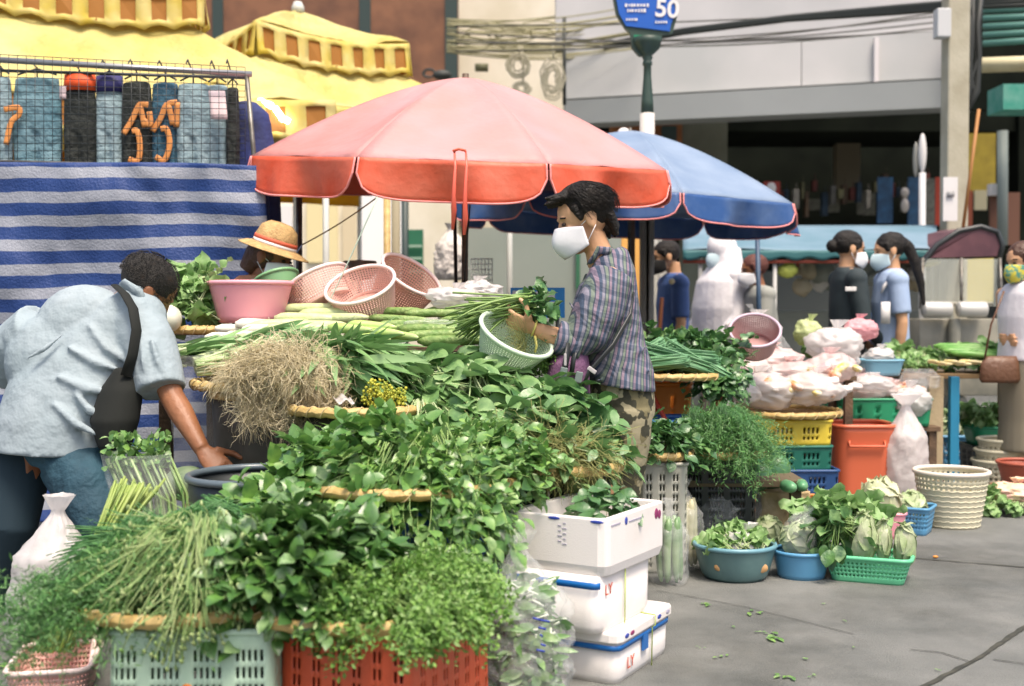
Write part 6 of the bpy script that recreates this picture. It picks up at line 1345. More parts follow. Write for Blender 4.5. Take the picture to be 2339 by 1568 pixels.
t = thing('long_bean_bundle', 'long green bean bundle tied with orange string', 'vegetable', (-1.22, 3.45, .1))
b = MB(); random.seed(9)
for k in range(60):
    o_ = V((rnd(-.04, .04), rnd(-.03, .03), 0)); b.tube([V((-1.31, 3.35, .12))+o_*1.3, V((-1.27, 3.45, .28))+o_*.8, V((-1.20, 3.5, .42))+o_, V((-1.13, 3.55, .56))+o_*1.5+rv(.02)], .004, 5)
b.obj('beans', M_bean, t)
b = MB(); b.tube([V((-1.27, 3.45, .28))+V((.055*math.cos(x), .045*math.sin(x), .01*math.cos(x))) for x in [2*pi*k/16 for k in range(16)]], .006, 6, closed=True); b.ball((-1.33, 3.40, .27), (.02, .015, .012)); b.obj('tie', mat('orange_string', (.8, .15, .04), .5), t)
# celery wrapped in clear film, standing
t = thing('celery_bundle', 'tall celery bundle wrapped in clear film beside the leg of the man', 'vegetable', (-1.12, 3.7, .1))
b = MB(); random.seed(12)
for k in range(70):
    o_ = V((rnd(-.075, .075), rnd(-.05, .05), 0)); b.tube([V((-1.03, 3.7, .12))+o_*.5, V((-1.03, 3.7, .42))+o_, V((-1.06, 3.72, .60))+o_*1.2, V((-1.12, 3.74, .72))+o_*1.2], .0045, 5)
[setattr(p, 'x', p.x-.07) or setattr(p, 'z', max(.02, p.z-.10)) for p in b.v]; b.obj('stalks', mat('celery_stalk', (.17, .29, .08), .4, isl=[(.38, .48, .24), (.10, .21, .05), (.26, .38, .14)]), t)
b = MB()
for k in range(260):
    p = V((-1.12+rnd(-.09, .09), 3.74+rnd(-.06, .06), .72+rnd(-.04, .07))); leaf(b, p, rv()+V((0, 0, .6)), rv()+V((0, 0, 1)), .028, .022, .5, 3)
[setattr(p, 'x', p.x-.07) or setattr(p, 'z', p.z-.10) for p in b.v]; b.obj('leaves', L_vine, t)
b = MB(); b.sheet(lambda u, v: V((-1.06+.1*math.cos(2*pi*u)*(.6+.5*v)-.05*v*v, 3.7+.075*math.sin(2*pi*u)*(.7+.4*v), .24+.5*v))+V((.006*noise.noise(V((u*12, v*9, 1))), 0, 0)), 40, 20, wrap=True); [setattr(p, 'x', p.x-.07) or setattr(p, 'z', p.z-.10) for p in b.v]; b.obj('film', M_film, t)
t = thing('film_sheet_bag', 'big clear plastic bag hanging behind the arm of the man', 'plastic bag', (-1.13, 4.3, .5))
b = MB(); b.sheet(lambda u, v: V((-1.14+.13*math.cos(2*pi*u)*(.8+.2*v), 4.35+.05*math.sin(2*pi*u), .45+.48*v))+.012*noise.noise_vector(V((u*7, v*5, 3))), 40, 24, wrap=True); b.obj('film', M_film, t)
M_mat = mat('straw_sack', (.42, .35, .19), .8, (.30, .24, .12), 40, bump=.7, bs=120)
b = MB(); b.ball((-1.0, 3.98, .22), (.16, .14, .30), fn=lambda q: 1+.10*noise.fractal(q*2, 1, 2, 3)); tag(b.obj('straw_sack', M_mat), 'woven straw sack beside the black bucket', 'sack')
b = MB(); b.ball((-1.1, 4.0, .5), (.085, .075, .06)); tag(b.obj('green_melon', mat('melon_skin', (.10, .16, .08), .5, (.18, .24, .14), 30)), 'green melon on the straw sack', 'melon')
b = bag('small_white_bag', 'small knotted white bag beside the basil', at(463, 1335, 3.05), .02, .02, .17, M_bagw, 7, wr=.08)
bag('white_tied_bag', 'yellow and white bag behind the leg of the man', (-1.47, 4.2, .1), .09, .08, .42, mat('yellow_print_bag', (.75, .72, .66), .4, (.60, .42, .04), 7, bump=.5, trans=.2), 11)

# --- foam boxes
def frame(N, Lf, Rt):
    u = (N-Lf); w_ = u.length; u.normalize(); k = V((-u.y, u.x, 0)); d_ = (Rt-N).dot(k); return u, k, w_, abs(d_), math.atan2(u.y, u.x)
zT = .490; N = on(1385, 1190, zT); Lf = on(1157, 1167, zT); Rt = on(1525, 1122, zT)
u_, k_, W_, D_, rz = frame(N, Lf, Rt); D_ = min(D_, .42)
P_red = mat('red_print', (.62, .10, .05), .6); P_blue = mat('blue_print', (.03, .06, .35), .6); P_tape = mat('blue_tape', (.01, .13, .42), .35); P_grey = mat('grey_print', (.35, .33, .42), .7)
def txt(s, size, name, m, parent, loc, rot, ex=.0006):
    c = bpy.data.curves.new(name, 'FONT'); c.body = s; c.size = size; c.extrude = ex; c.align_x = 'CENTER'; c.align_y = 'CENTER'; c.materials.append(m)
    o = text_obj(name, c); o.parent = parent; o.location = loc; o.rotation_euler = rot; return o
def foam_box(label, N, rz, w, d, h, z0, lid=True, hollow=False, tape=True):
    """N: near corner; body extends along -x(local) by w and +y by d"""
    t = thing('foam_box', label, 'foam box', (N.x, N.y, z0), rz)
    b = MB(); r = .03
    if hollow:
        P = perim(w, d, r, 64); th = .025; Q = perim(w-2*th, d-2*th, r*.6, 64); cx, cy = -w/2, d/2
        rings = [[(x*.95, y*.95, 0) for x, y in P], [(x, y, .03) for x, y in P], [(x, y, h) for x, y in P], [(x, y, h) for x, y in Q], [(x*.96, y*.96, .03) for x, y in Q]]
        o = 0
        for g in rings: b.v += [V((cx+x, cy+y, z)) for x, y, z in g]
        for j in range(4):
            for k in range(64): b.f.append((j*64+k, j*64+(k+1) % 64, (j+1)*64+(k+1) % 64, (j+1)*64+k))
        b.f.append(tuple(range(64))[::-1]); b.f.append(tuple(range(256, 320)))
        b_local(b, 'body', M_styro, t, bev=.003, smooth=False)
    else:
        P = perim(w-.012, d-.012, r, 64); cx, cy = -w/2, d/2; hb = h-.03 if lid else h
        for z, s in ((0, .95), (.02, .985), (hb, 1)): b.v += [V((cx+x*s, cy+y*s, z)) for x, y in P]
        for j in range(2):
            for k in range(64): b.f.append((j*64+k, j*64+(k+1) % 64, (j+1)*64+(k+1) % 64, (j+1)*64+k))
        b.f.append(tuple(range(64))[::-1]); b.f.append(tuple(range(128, 192))); b_local(b, 'body', M_styro, t, smooth=True)
        if lid:
            q = MB(); P = perim(w+.012, d+.012, r, 64)
            for z, s in ((hb+.001, 1), (h-.004, 1), (h, .985)): q.v += [V((cx+x*s, cy+y*s, z)) for x, y in P]
            for j in range(2):
                for k in range(64): q.f.append((j*64+k, j*64+(k+1) % 64, (j+1)*64+(k+1) % 64, (j+1)*64+k))
            q.f.append(tuple(range(64))[::-1]); q.f.append(tuple(range(128, 192))); b_local(q, 'lid', M_styro, t, smooth=False, bev=.004)
    return t
top = foam_box('open white foam box of loose green leaves on top of the stack', N, rz, W_, D_, .165, zT-.165, hollow=True)
N2 = on(1368, 1457, .156); mid = foam_box('closed white foam box with blue taped corner, middle of the stack', N2, rz, .36, .38, .168, .157, lid=False)
N3 = on(1412, 1572, 0); low = foam_box('lidded white foam box with blue tape on the ground under the stack', N3, rz+R(2), .38, .42, .155, 0)
def strip(parent, c, size, m, name):
    b = MB(); b.box(c, size); return b_local(b, name, m, parent, smooth=False)
def ring(parent, w, d, z, h_, m, name, off=.0015, r=.03, a0=0, a1=1):
    P = perim(w+off*2, d+off*2, r, 96); b = MB(); i0, i1 = int(a0*96), int(a1*96)
    b.sheet(lambda u, v: (P[round(lerp(i0, i1, u)) % 96][0]-w/2, P[round(lerp(i0, i1, u)) % 96][1]+d/2, z+h_*v), i1-i0, 1)
    return b_local(b, name, m, parent, solid=.0008)
ring(mid, .36-.012+.001, .38-.011, .132, .020, P_tape, 'tape', off=.0004, r=.03, a0=.70, a1=.99)
ring(low, .38-.011, .42-.011, .102, .016, P_tape, 'tape', .0006, a0=.55, a1=1.25)
strip(low, (-.0, .20, .088), (.006, .04, .05), P_tape, 'tape')
txt('LY', .05, 'printed_letters', P_red, low, (-.0035, .1, .05), (R(90), 0, R(90)))
txt('LY', .045, 'printed_letters', P_red, mid, (-.003, .07, .122), (R(90), 0, R(90)))
M_string = mat('green_string', (.42, .52, .12), .5)
b = MB(); b.tube([(.001, .25, .001), (.003, .25, .12), (.012, .252, .125), (.012, .252, .157), (-.1, .26, .159)], .0022, 5); b_local(b, 'string', M_string, low)
b = MB(); b.tube([(.000, .17, .001), (.002, .168, .165)], .0022, 5); b_local(b, 'string', M_string, mid)
for (y, z, s) in ((.13, .145, .010), (.345, .135, .014), (.368, .13, .012)):
    b = MB(); b.ball((0.0005, y, z), (.0018, s, s*1.2), n=10, m=6); b_local(b, 'printed_fruit', P_blue if s < .012 else mat('purple_print', (.25, .03, .12), .6), top)
for (x, s) in ((-.17, .02), (-.03, .022)):
    b = MB(); b.ball((x, -.0005, .158), (s, .0018, .005), n=10, m=6); b_local(b, 'printed_fruit', P_blue, top)
for k in range(9):
    strip(top, (-.135-.016*(k % 2), -.0008, .145-.0075*k), (.009+.003*(k % 3), .0015, .003), P_grey, 'printed_line')
for (y, z, l) in ((.06, .145, .06), (.2, .14, .1)):
    b = MB(); b.box((0.0008, y, z), (.0015, l, .004)); b_local(b, 'printed_line', P_grey, top, smooth=False)
for k, (y, c_) in enumerate(((.05, P_blue), (.09, mat('purple_print', (.25, .03, .12), .6)), (.30, P_blue), (.37, P_grey))):
    b = MB(); b.ball((.0062, y, .14), (.0015, .016, .007), n=8, m=6); b_local(b, 'printed_fruit', c_, low)
# peppers / leaf pieces in the top box
random.seed(31); cbx = N+u_*(-W_*.38)+k_*(D_*.55)
for k in range(46):
    b = MB(); a = rnd(0, 2*pi); rr = math.sqrt(rnd(0, 1)); p = cbx+u_*(rr*.085*math.cos(a))+k_*(rr*.12*math.sin(a)); p.z = zT-.045+.105*(1-rr*rr)**.6*rnd(.6, 1)
    leaf(b, p, V((rnd(-1, 1), rnd(-1, 1), rnd(-.3, .3))), V((rnd(-.4, .4), rnd(-.9, .2), 1)), rnd(.06, .09), rnd(.035, .05), rnd(.2, 1.6), 6, rnd(.2, .5), 1, .12)
    tag(b.obj('green_leaf', L_dkbroad), 'loose green leaf heaped in the open foam box', 'leaf', 'loose leaves in the open foam box')
# --- clear bag of greens
t = thing('greens_bag', 'clear knotted bag of green leaves leaning on the foam boxes', 'plastic bag', (.045, 3.25, 0))
o = bag('film', '', (.045, 3.25, 0.002), .128, .12, .47, mat('bag_film', (.86, .88, .88), .12, alpha=.17, bump=1, bs=30, spec=1), 21, wr=.12, lean=(-.03, .02)); o.parent = t; o.location = o.location-t.location
for k_ in ('label', 'category'):
    if k_ in o: del o[k_]
b = MB(); s2 = MB()
for k in range(380):
    z = rnd(.02, .34); a = rnd(0, 2*pi); r_ = .085*math.sqrt(rnd(.3, 1))*(1 if z < .24 else .7); p = V((.045+r_*math.cos(a)-.02*z, 3.25+r_*math.sin(a), z))
    leaf(b, p, V((rnd(-1, 1), rnd(-1, 1), rnd(-.3, .3))), V((math.cos(a), math.sin(a), .3)), rnd(.04, .08), rnd(.015, .03), rnd(0, 1.5), 4)
    if k % 2: s2.tube([p, (p+V((rnd(-.08, .08), rnd(-.05, .05), rnd(-.03, .03)))).lerp(V((.035, 3.25, z)), .25)], .0035, 5)
b.obj('greens', L_broad, t); s2.obj('stalks', mat('white_stalk', (.62, .68, .55), .4), t)
for k, (z, x, l) in enumerate(((.27, .01, .02), (.265, .03, .025), (.245, .025, .02), (.225, .03, .006), (.20, .032, .012), (.185, .02, .022))):
    b = MB(); p = V((.045+x, 3.25-.131, z)); b.tube([p, p+V((l, .004, -.006))], .003, 5); b.obj('blue_print', P_blue, t)

# ================================================================ ground stall at the right
def rbase(u, v): p = on(u, v, 0); return p
# tall bagged gourds
for i, (u, v, sd, lab) in enumerate(((1528, 1335, 31, 'clear bag of long gourds standing behind the foam boxes'), (1562, 1300, 32, 'yellowish clear bag standing behind the bagged gourds'))):
    c = rbase(u, v); t = thing('gourd_bag', lab, 'plastic bag', c)
    rr = .075 if i == 0 else .08; hh = .34 if i == 0 else .38
    random.seed(sd); b = MB(); b2 = MB()
    for k in range(8):
        a = 2*pi*k/7; q = c+V((rr*.55*math.cos(a), rr*.55*math.sin(a), hh*.42)) if k < 7 else c+V((0, 0, hh*.42))
        veg(b, q, (rnd(-.05, .05), rnd(-.05, .05), 1), hh*.75, .019, .04)
    b.obj('gourds', mat('bag_gourd', (.30, .42, .22), .4, (.08, .20, .07), 9) if i == 0 else mat('bag_pale', (.55, .52, .34), .5), t)
    o = bag('film', '', c+V((0, 0, .002)), rr, rr*.9, hh, M_film, sd, wr=.06); o.parent = t; o.location = o.location-t.location
    for k_ in ('label', 'category'):
        if k_ in o: del o[k_]
# round tubs
c = rbase(1678, 1318); t = thing('round_tub', 'grey teal round tub of bagged vegetables on the ground', 'tub', (c.x, c.y+.0, 0)); vessel(t, .325, .325, .135, C_teal, .74, None, 64, 8, rim=.010, rimm=mat('tub_rim', (.14, .30, .36), .35), prof=lambda x: .72+.28*x**.6)
M_pot = mat('orange_root', (.55, .32, .14), .5); tub1 = V((c.x, c.y, 0))
heap_bag('vegetable_bag', 'clear bag of pale cabbage pieces in the grey teal tub', tub1+V((.03, .0, .07)), (.10, .09, .07), M_filmw, 41)
random.seed(43)
pile(plt, 'cut_greens', 'cut green and white vegetable piece in the grey teal tub', 'vegetable', tub1+V((0, -.02, .09)), .12, .1, .06, 10, 270, 180, .9, .7, 'cut greens in the grey teal tub', 25)
for k, (dx, dz) in enumerate(((-.075, .055), (.085, .05), (.02, .035))):
    b = MB(); b.ball(tub1+V((dx, -.128+abs(dx)*.22, dz+.01)), (.028, .010, .020), fn=lambda q: 1+.15*noise.noise(q*3)); tag(b.obj('orange_tuber', M_pot), ['left', 'right', 'smallest middle'][k]+' orange tuber showing at the side of the grey teal tub', 'tuber')
bag('clear_bag', 'clear tied bag of greens standing behind the grey teal tub', rbase(1640, 1268)+V((0, 0, .0)), .10, .10, .34, M_film, 44, wr=.14)
pile(plt, 'bagged_greens', 'green and white leaf inside the clear bag behind the tub', 'vegetable', rbase(1640, 1268)+V((0, 0, .02)), .07, .07, .12, 6, 90, 180, .9, .7, 'leaves inside the clear bag', 26)
bag('clear_bag', 'tall clear crumpled bag right of the first clear bag', rbase(1700, 1258), .075, .07, .36, M_film, 45, knot=False, wr=.10)
c = rbase(1830, 1316); t = thing('round_tub', 'blue round tub of bagged cabbage on the ground', 'tub', c); vessel(t, .225, .225, .105, C_lblue, .82, None, 48, 6, rim=.008)
def cabbage(name, label, c, r, m=L_cab, seed=0, cat='cabbage', el=1.0, group=None, n=16):
    random.seed(seed); b = MB(); c = V(c); b.ball(c, (r*.8, r*.8, r*.8*el), n=16, m=10)
    for k in range(n):
        a = 2.4*k; ph = rnd(-.5, 1.1); dd = V((math.cos(a)*math.cos(ph), math.sin(a)*math.cos(ph), math.sin(ph)*el)); tn = V((-math.cos(a)*math.sin(ph), -math.sin(a)*math.sin(ph), math.cos(ph)))
        leaf(b, c+dd*r*.82-tn*r*.8, tn+dd*.25, dd, r*2.0*el**.5, r*1.5, 1.1, 7, -.15, .8, .07)
    return tag(b.obj(name, m), label, cat, group)
cabbage('cabbage', 'round pale cabbage in a film bag in the blue tub', c+V((-.01, 0, .15)), .07, seed=50)
cabbage('cabbage', 'pale cabbage between the tub and the paper bag', rbase(1755, 1272)+V((0, 0, .12)), .06, seed=51)
heap_bag('vegetable_bag', 'clear film bag over the cabbage in the blue tub', c+V((0, -.01, .08)), (.088, .08, .10), M_film, 46, wr=.12)
c = rbase(1985, 1322); gb = thing('green_basket', 'bright green rectangular net basket of cabbages in front', 'basket', c, R(-22))
n_ = 120; vessel(gb, .335, .22, .1, C_lgreen, .82, .04, n_, 12, lambda i, j: i % 2 and j % 2 and 1 < j < 10, .003, .009)
for i, (dx, dy, dz, el, lab) in enumerate(((-.03, -.02, .15, 1.4, 'long pale cabbage standing at the left in the green basket'), (.05, -.01, .14, 1.7, 'narrow white cabbage in the middle of the green basket'), (.13, -.04, .13, 1.5, 'long pale cabbage at the right end of the green basket'))):
    cabbage('long_cabbage', lab, c+V((dx, dy, dz-.02)), (.050, .036, .042)[i], seed=60+i, el=el, n=12).scale = (1, .85, 1.55)
pile(pdk, 'dark_greens', 'dark green leaf bunch at the left in the green basket', 'leafy vegetable', c+V((-.13, .03, .12)), .07, .09, .10, 8, 150, 60, .6, .8, 'dark green bunches in the green basket', 27, jit=.6)
pile(plt, 'curly_greens', 'bright curly green bunch behind the white cabbages', 'leafy vegetable', c+V((-.06, .17, .15)), .13, .10, .10, 12, 330, 90, .6, .95, 'curly green bunches behind the cabbages', 28)
cabbage('long_cabbage', 'pale upright cabbage behind the curly greens', c+V((-.12, .26, .24)), .05, seed=65, el=1.5)
c = rbase(2072, 1215); t = thing('blue_basket', 'blue basket behind the cabbages beside the cream wicker basket', 'basket', c, R(-30)); vessel(t, .24, .2, .13, C_lblue, .84, .03, 100, 12, lambda i, j: i % 2 and j % 2 and 1 < j < 10, .003, .008)
c2_ = rbase(2008, 1225); t = thing('pink_tub', 'pink tub of white cabbage left of the blue basket', 'tub', c2_); vessel(t, .22, .2, .12, C_pink, .8, .05, 60, 6, rim=.008)
cabbage('cabbage', 'white napa cabbage in the pink tub', c2_+V((.0, 0, .14)), .08, seed=70, m=mat('white_cabbage_leaf', (.70, .70, .50), .4, (.56, .62, .36), 14, trans=.2)).scale = (1.2, 1, 1.35)
cabbage('cabbage', 'pale green cabbage in the blue basket', c+V((.02, 0, .13)), .07, seed=71)
# paper bag, clear bag behind
c = rbase(1788, 1252)
b = MB(); P = perim(.24, .13, .01, 60)
def pf(u, v):
    p = P[round(u*60) % 60]; q = noise.fractal(V((p[0]*12, p[1]*12, v*3)), 1, 2, 3); return c+V((p[0]*(1-.06*v)+.015*q, p[1]*(1-.25*v)+.015*q, .27*v+.012*q*(v > .9)))
b.sheet(pf, 60, 16, wrap=True); tag(b.obj('paper_bag', mat('brown_paper', (.42, .31, .15), .7, (.52, .41, .24), 14, bump=.6, bs=30), solid=.002), 'crumpled brown paper bag of papayas behind the tubs', 'paper bag')
vegs('papaya', 'green papaya sticking out above the brown paper bag', 'papaya', 'papayas in the paper bag', mat('papaya_skin', (.08, .26, .12), .35, (.16, .36, .18), 12), [(1802, 1112, 5.15, 100), (1832, 1110, 5.2, 80)], .12, .032, 5, .05)
M_melon = mat('dark_melon', (.05, .15, .07), .35, (.10, .24, .10), 12)
for k, (u, v, d, r_) in enumerate(((1770, 1080, 5.5, .07), (1735, 1092, 5.4, .055))):
    b = MB(); b.ball(at(u, v, d), (r_, r_*.8, r_*1.25), M=Matrix.Rotation(R(25), 3, 'Y')); tag(b.obj('melon', M_melon), ['large', 'smaller'][k]+' dark green melon beside the orange crate', 'melon')
table('low table under the green melons and dill', P3(1660, 5.45, 0), .62, .5, .34, mat('stand_wood', (.12, .09, .05), .8))
# dill heap and dark greens on low crates
perf_crate('pale grey slotted crate under the dark green bunches', P3(1512, 4.98, 0), .20, .24, .455, R(-4), mat('grey_plastic', (.42, .42, .36), .5), gi=4)
tray('small bamboo tray of dark green bunches right of the woman', P3(1505, 4.98, .462), .14)
pile(phs, 'dark_herb_bunch', 'dark green herb bunch on the small tray right of the woman', 'herb', P3(1500, 4.98, .48), .13, .12, .10, 9, 300, 80, .6, .85, 'dark herb bunches right of the woman', 29)
pile(pdi, 'dill_bunch', 'dark dill bunch hanging over the clear bags at the right', 'herb', P3(1650, 5.2, .48), .20, .2, .12, 24, 320, 50, .5, .95, 'dill bunches above the clear bags', 30, pitchk=1.6)
tray('bamboo tray of dill at the right', P3(1640, 5.25, .44), .2)
perf_crate('dark crate under the right dill tray', P3(1640, 5.35, 0), .3, .3, .42, 0, M_dark)
t = thing('blue_basin', 'wide blue basin under the orange crate and stool', 'basin', P3(1555, 5.5, .50)); vessel(t, .36, .36, .08, mat('basin_blue', (.03, .12, .35), .35), .8, None, 48, 5, rim=.014)
perf_crate('dark crate holding the wide blue basin', P3(1555, 5.5, 0), .3, .3, .495, 0, M_dark)
# orange crate and red folding stand
perf_crate('orange crate with round holes behind the woman', P3(1500, 6.1, .42), .30, .3, .30, R(8), C_orange, gi=3, per=4, cell=.02, rowh=.02)
perf_crate('brown crate under the orange crate behind the woman', P3(1500, 6.15, 0), .34, .34, .415, R(4), mat('brown_plastic', (.16, .07, .03), .6))
t = thing('folding_stand', 'red folding stand under the bamboo tray of spring onions', 'stand', P3(1560, 5.75, 0))
for j in (-.14, .14):
    for s in (-1, 1):
        b = MB(); b.tube([(-.19*s, j, 0), (.19*s, j+.012*s, .74)], .011, 8); b_local(b, 'leg', mat('red_tube', (.55, .06, .03), .4), t)
for z, x in ((.735, .19), (.735, -.19)):
    b = MB(); b.tube([(x, -.18, z), (x, .18, z)], .011, 8); b_local(b, 'crossbar', mat('red_tube', (.55, .06, .03), .4), t)
tray('bamboo tray of spring onions behind the woman', P3(1518, 5.7, .757), .285)
pon = protos(g_thread, (61, 62), 'stalks', mat('onion_green', (.10, .27, .12), .4, isl=[(.17, .36, .18), (.07, .2, .09)]), 'h', S_pale, n=70, L=.36, r=.0035, fan=.05, bend=.08, wig=.06)
pile(pon, 'spring_onion_bundle', 'spring onion bundle behind the back of the woman', 'vegetable', P3(1520, 5.6, .78), .22, .1, .09, 9, 165, 7, 0, 1.0, 'spring onion bundles', 31)
pile(phs, 'parsley_bunch', 'green leafy bunch heaped above the spring onions', 'herb', P3(1570, 5.85, .80), .25, .14, .13, 20, 300, 90, .5, .95, 'leafy bunches above the spring onions', 32)
pile(phs, 'parsley_bunch', 'green leafy bunch hanging off the right end of the onion tray', 'herb', P3(1640, 5.6, .68), .06, .09, .12, 7, 300, 30, .5, .85, 'leafy bunches hanging off the onion tray', 33, pitchk=2)
pile(plt, 'lettuce', 'pale curly lettuce behind the leafy bunches', 'lettuce', P3(1530, 6.0, .84), .18, .1, .08, 8, 300, 180, .5, .8, 'pale lettuces behind the leafy bunches', 34)
bag('white_bag', 'white plastic bag under the hanging leafy bunches', P3(1638, 5.9, .50), .07, .07, .28, M_bagw, 52, knot=False)
table('dark table under the white bags and packages', P3(1750, 6.85, 0), .62, .45, .50)

# crate stack
cs = [('orange slotted crate at the bottom of the crate stack', C_orange, 0.0), ('dark blue crate second from the bottom of the crate stack', mat('navy_plastic', (.02, .07, .2), .5), .125), ('dark green crate third from the bottom of the crate stack', mat('dgreen_plastic', (.01, .13, .09), .5), .25), ('yellow crate on top of the crate stack', C_yellow, .385)]
for k, (lab, m, z) in enumerate(cs):
    t = perf_crate(lab, P3(1768+(18 if k < 2 else 0), 6.35, z+.0), .52, .40, .128, R(4+(2, -3, 1, 0)[k]), m, .97, gi=6, cell=.012, rowh=.016)
yc = [o for o in col.objects if o.get('label', '').startswith('yellow crate on top')][0]
for x in (-.21, -.16, -.12, -.08, -.05):
    b = MB(); b.box((x, -.204, .065), (.012, .005, .05)); b_local(b, 'printed_letter', mat('brown_print', (.45, .18, .02), .6), yc, smooth=False)
tray('bamboo tray on the yellow crate under the white bags', P3(1790, 6.4, .52), .30)
W_ = [('big white knotted bag on the bamboo tray, leftmost of the pile', 1745, 905, 6.3, (.17, .12, .085), M_bagw), ('white plastic bag hanging over the right edge of the crate stack', 1850, 900, 6.3, (.16, .12, .075), M_bagw), ('white bag of packed goods in the middle of the pile', 1800, 862, 6.45, (.16, .12, .06), M_bagp),
      ('pinkish bag of packed goods at the right of the pile', 1895, 850, 6.5, (.13, .12, .07), M_bagp), ('white bag behind the mauve basket', 1765, 830, 6.55, (.14, .12, .06), M_bagp), ('tall white bag in front of the woman in black', 1905, 800, 6.8, (.14, .10, .09), M_bagw), ('pink bag between the two young women', 1965, 762, 7.0, (.09, .07, .06), mat('pink_bag_film', (.85, .45, .48), .4, bump=.5, trans=.3)),
      ('yellow green bag above the white bags', 1845, 770, 7.0, (.075, .06, .07), mat('lime_bag', (.62, .70, .35), .4, bump=.5, trans=.3)), ('clear bag behind the mauve basket', 1720, 762, 6.7, (.14, .08, .07), M_filmw), ('pink white bag left of the crate stack', 1690, 862, 6.35, (.07, .09, .06), M_bagp)]
for k, (lab, u, v, d, r_, m) in enumerate(W_):
    heap_bag('plastic_bag', lab, at(u, v+r_[2]*F/d*.6, d), tuple(x*1.18 for x in r_), m, 70+k, wr=.22)
for k, (lab, u, v, d, r_, m) in enumerate([('white bag at the left under the mauve basket', 1715, 850, 6.4, (.13, .1, .07), M_bagw), ('clear bag between the white bags and the light blue tub', 1925, 830, 6.9, (.10, .08, .07), M_filmw), ('small white bag under the light blue tub', 1985, 882, 6.9, (.13, .1, .05), M_bagw), ('white bag at the far left end of the white pile', 1700, 900, 6.2, (.09, .08, .07), M_bagw)]):
    heap_bag('plastic_bag', lab, at(u, v+r_[2]*F/d*.6, d), r_, m, 170+k, wr=.22)
table('wooden stand behind the crate stack', P3(1800, 6.95, 0), .7, .4, .72)
M_pk = [mat('package_orange', (.75, .25, .06), .4, (.82, .70, .62), 25), mat('package_yellow', (.75, .58, .08), .4, (.84, .76, .66), 25), mat('package_pink', (.78, .35, .36), .4, (.84, .74, .70), 25), mat('package_white', (.82, .78, .74), .4, (.70, .60, .56), 25)]
random.seed(77)
for k in range(26):
    b = MB(); u = rnd(1700, 1960); v = rnd(835, 900); p = at(u, v, 6.16+rnd(0, .12)+.002*(900-v)); a = rnd(-.6, .6)
    b.ball(p, (rnd(.035, .055), .03, rnd(.018, .026)), Matrix.Rotation(a, 3, 'Y') @ Matrix.Rotation(rnd(0, 3), 3, 'Z'), n=12, m=8, fn=lambda q: 1+.3*abs(q.x)*abs(q.y)+.12*noise.noise(q*4))
    tag(b.obj('snack_package', M_pk[k % 4]), ['orange printed', 'yellow printed', 'pink printed', 'white printed'][k % 4]+' small package among the white bags', 'package', ['orange', 'yellow', 'pink', 'white'][k % 4]+' packages among the white bags')
tilted('mauve_basket', 'mauve mesh basket tipped towards the camera on the white bags', 1722, 795, 6.1, .255, .12, C_mauve, 262, 40, mat('mauve_rim', (.55, .42, .50), .4))
bag('long_film_bag', 'long clear bag of stalks leaning behind the mauve basket', at(1790, 800, 6.7), .05, .05, .26, M_film, 80, lean=(-.2, 0))
cabbage('small_cabbage', 'small green head behind the tall white bag', at(1850, 800, 6.9), .045, m=L_vine, seed=81)
# red bin, white tall bag
c = rbase(1958, 1142); t = thing('red_bin', 'tall coral red plastic bin with thick rim beside the crate stack', 'bin', c)
vessel(t, .37, .37, .44, mat('coral_plastic', (.66, .15, .07), .4), .8, .09, 72, 12, None, .006, .012, prof=lambda x: .80+.16*x+(.03 if x > .88 else 0)+(.01 if x > .95 else 0))
b = MB(); b.tube([(-.1, -.178, .36), (-.1, -.19, .33), (.1, -.19, .33), (.1, -.178, .36)], .008, 6); b_local(b, 'handle', mat('coral_plastic', (.66, .15, .07), .4), t)
bag('tall_white_bag', 'tall white tied bag standing beside the coral red bin', rbase(2068, 1150), .12, .11, .62, M_bagw, 90, wr=.05, top=.5)
perf_crate('green slatted crate behind the coral red bin', P3(2000, 7.25, .40), .58, .38, .16, R(3), C_green, gi=3, cell=.02, rowh=.02)
table('dark stand holding the green slatted crate', P3(2010, 7.3, 0), .62, .4, .395)
heap_bag('plastic_bag', 'white bag with pink print on the green slatted crate', P3(1975, 7.2, .56), (.22, .13, .085), M_bagp, 91)
heap_bag('plastic_bag', 'white and orange package pile right of the pink print bag', P3(2065, 7.2, .55), (.13, .12, .05), M_pk[0], 92, wr=.4)
# far right veg table
table('low stall table of cucumbers and broccoli at the right', P3(2185, 7.6, 0), .85, .5, .70, mat('stall_brown', (.20, .13, .06), .7))
t = thing('light_blue_tub', 'light blue tub in front of the broccoli', 'tub', P3(2010, 7.25, .70)); vessel(t, .25, .22, .09, mat('sky_plastic', (.18, .40, .52), .4), .82, .05, 48, 5, rim=.007)
heap_bag('plastic_bag', 'clear bag of white vegetables in the light blue tub', P3(2010, 7.25, .77), (.1, .09, .055), M_filmw, 93)
pile(plt, 'green_sprouts', 'green leaf cluster behind the light blue tub', 'vegetable', P3(2090, 7.6, .72), .2, .12, .07, 10, 270, 180, .7, .8, 'green clusters behind the light blue tub', 35)
pile(plt, 'leafy_greens', 'pale leafy green bunch at the right end of the low stall table', 'leafy vegetable', P3(2265, 7.5, .73), .24, .12, .07, 12, 200, 120, .6, .85, 'leafy bunches at the right end of the stall table', 105)
heap_bag('vegetable_bag', 'clear bag of greens lying behind the cucumbers', P3(2230, 7.7, .73), (.2, .1, .06), M_filmw, 96)
heap_bag('plastic_bag', 'white bag hanging in front of the raw wooden post', P3(2085, 7.1, .48), (.12, .08, .09), M_bagw, 98)
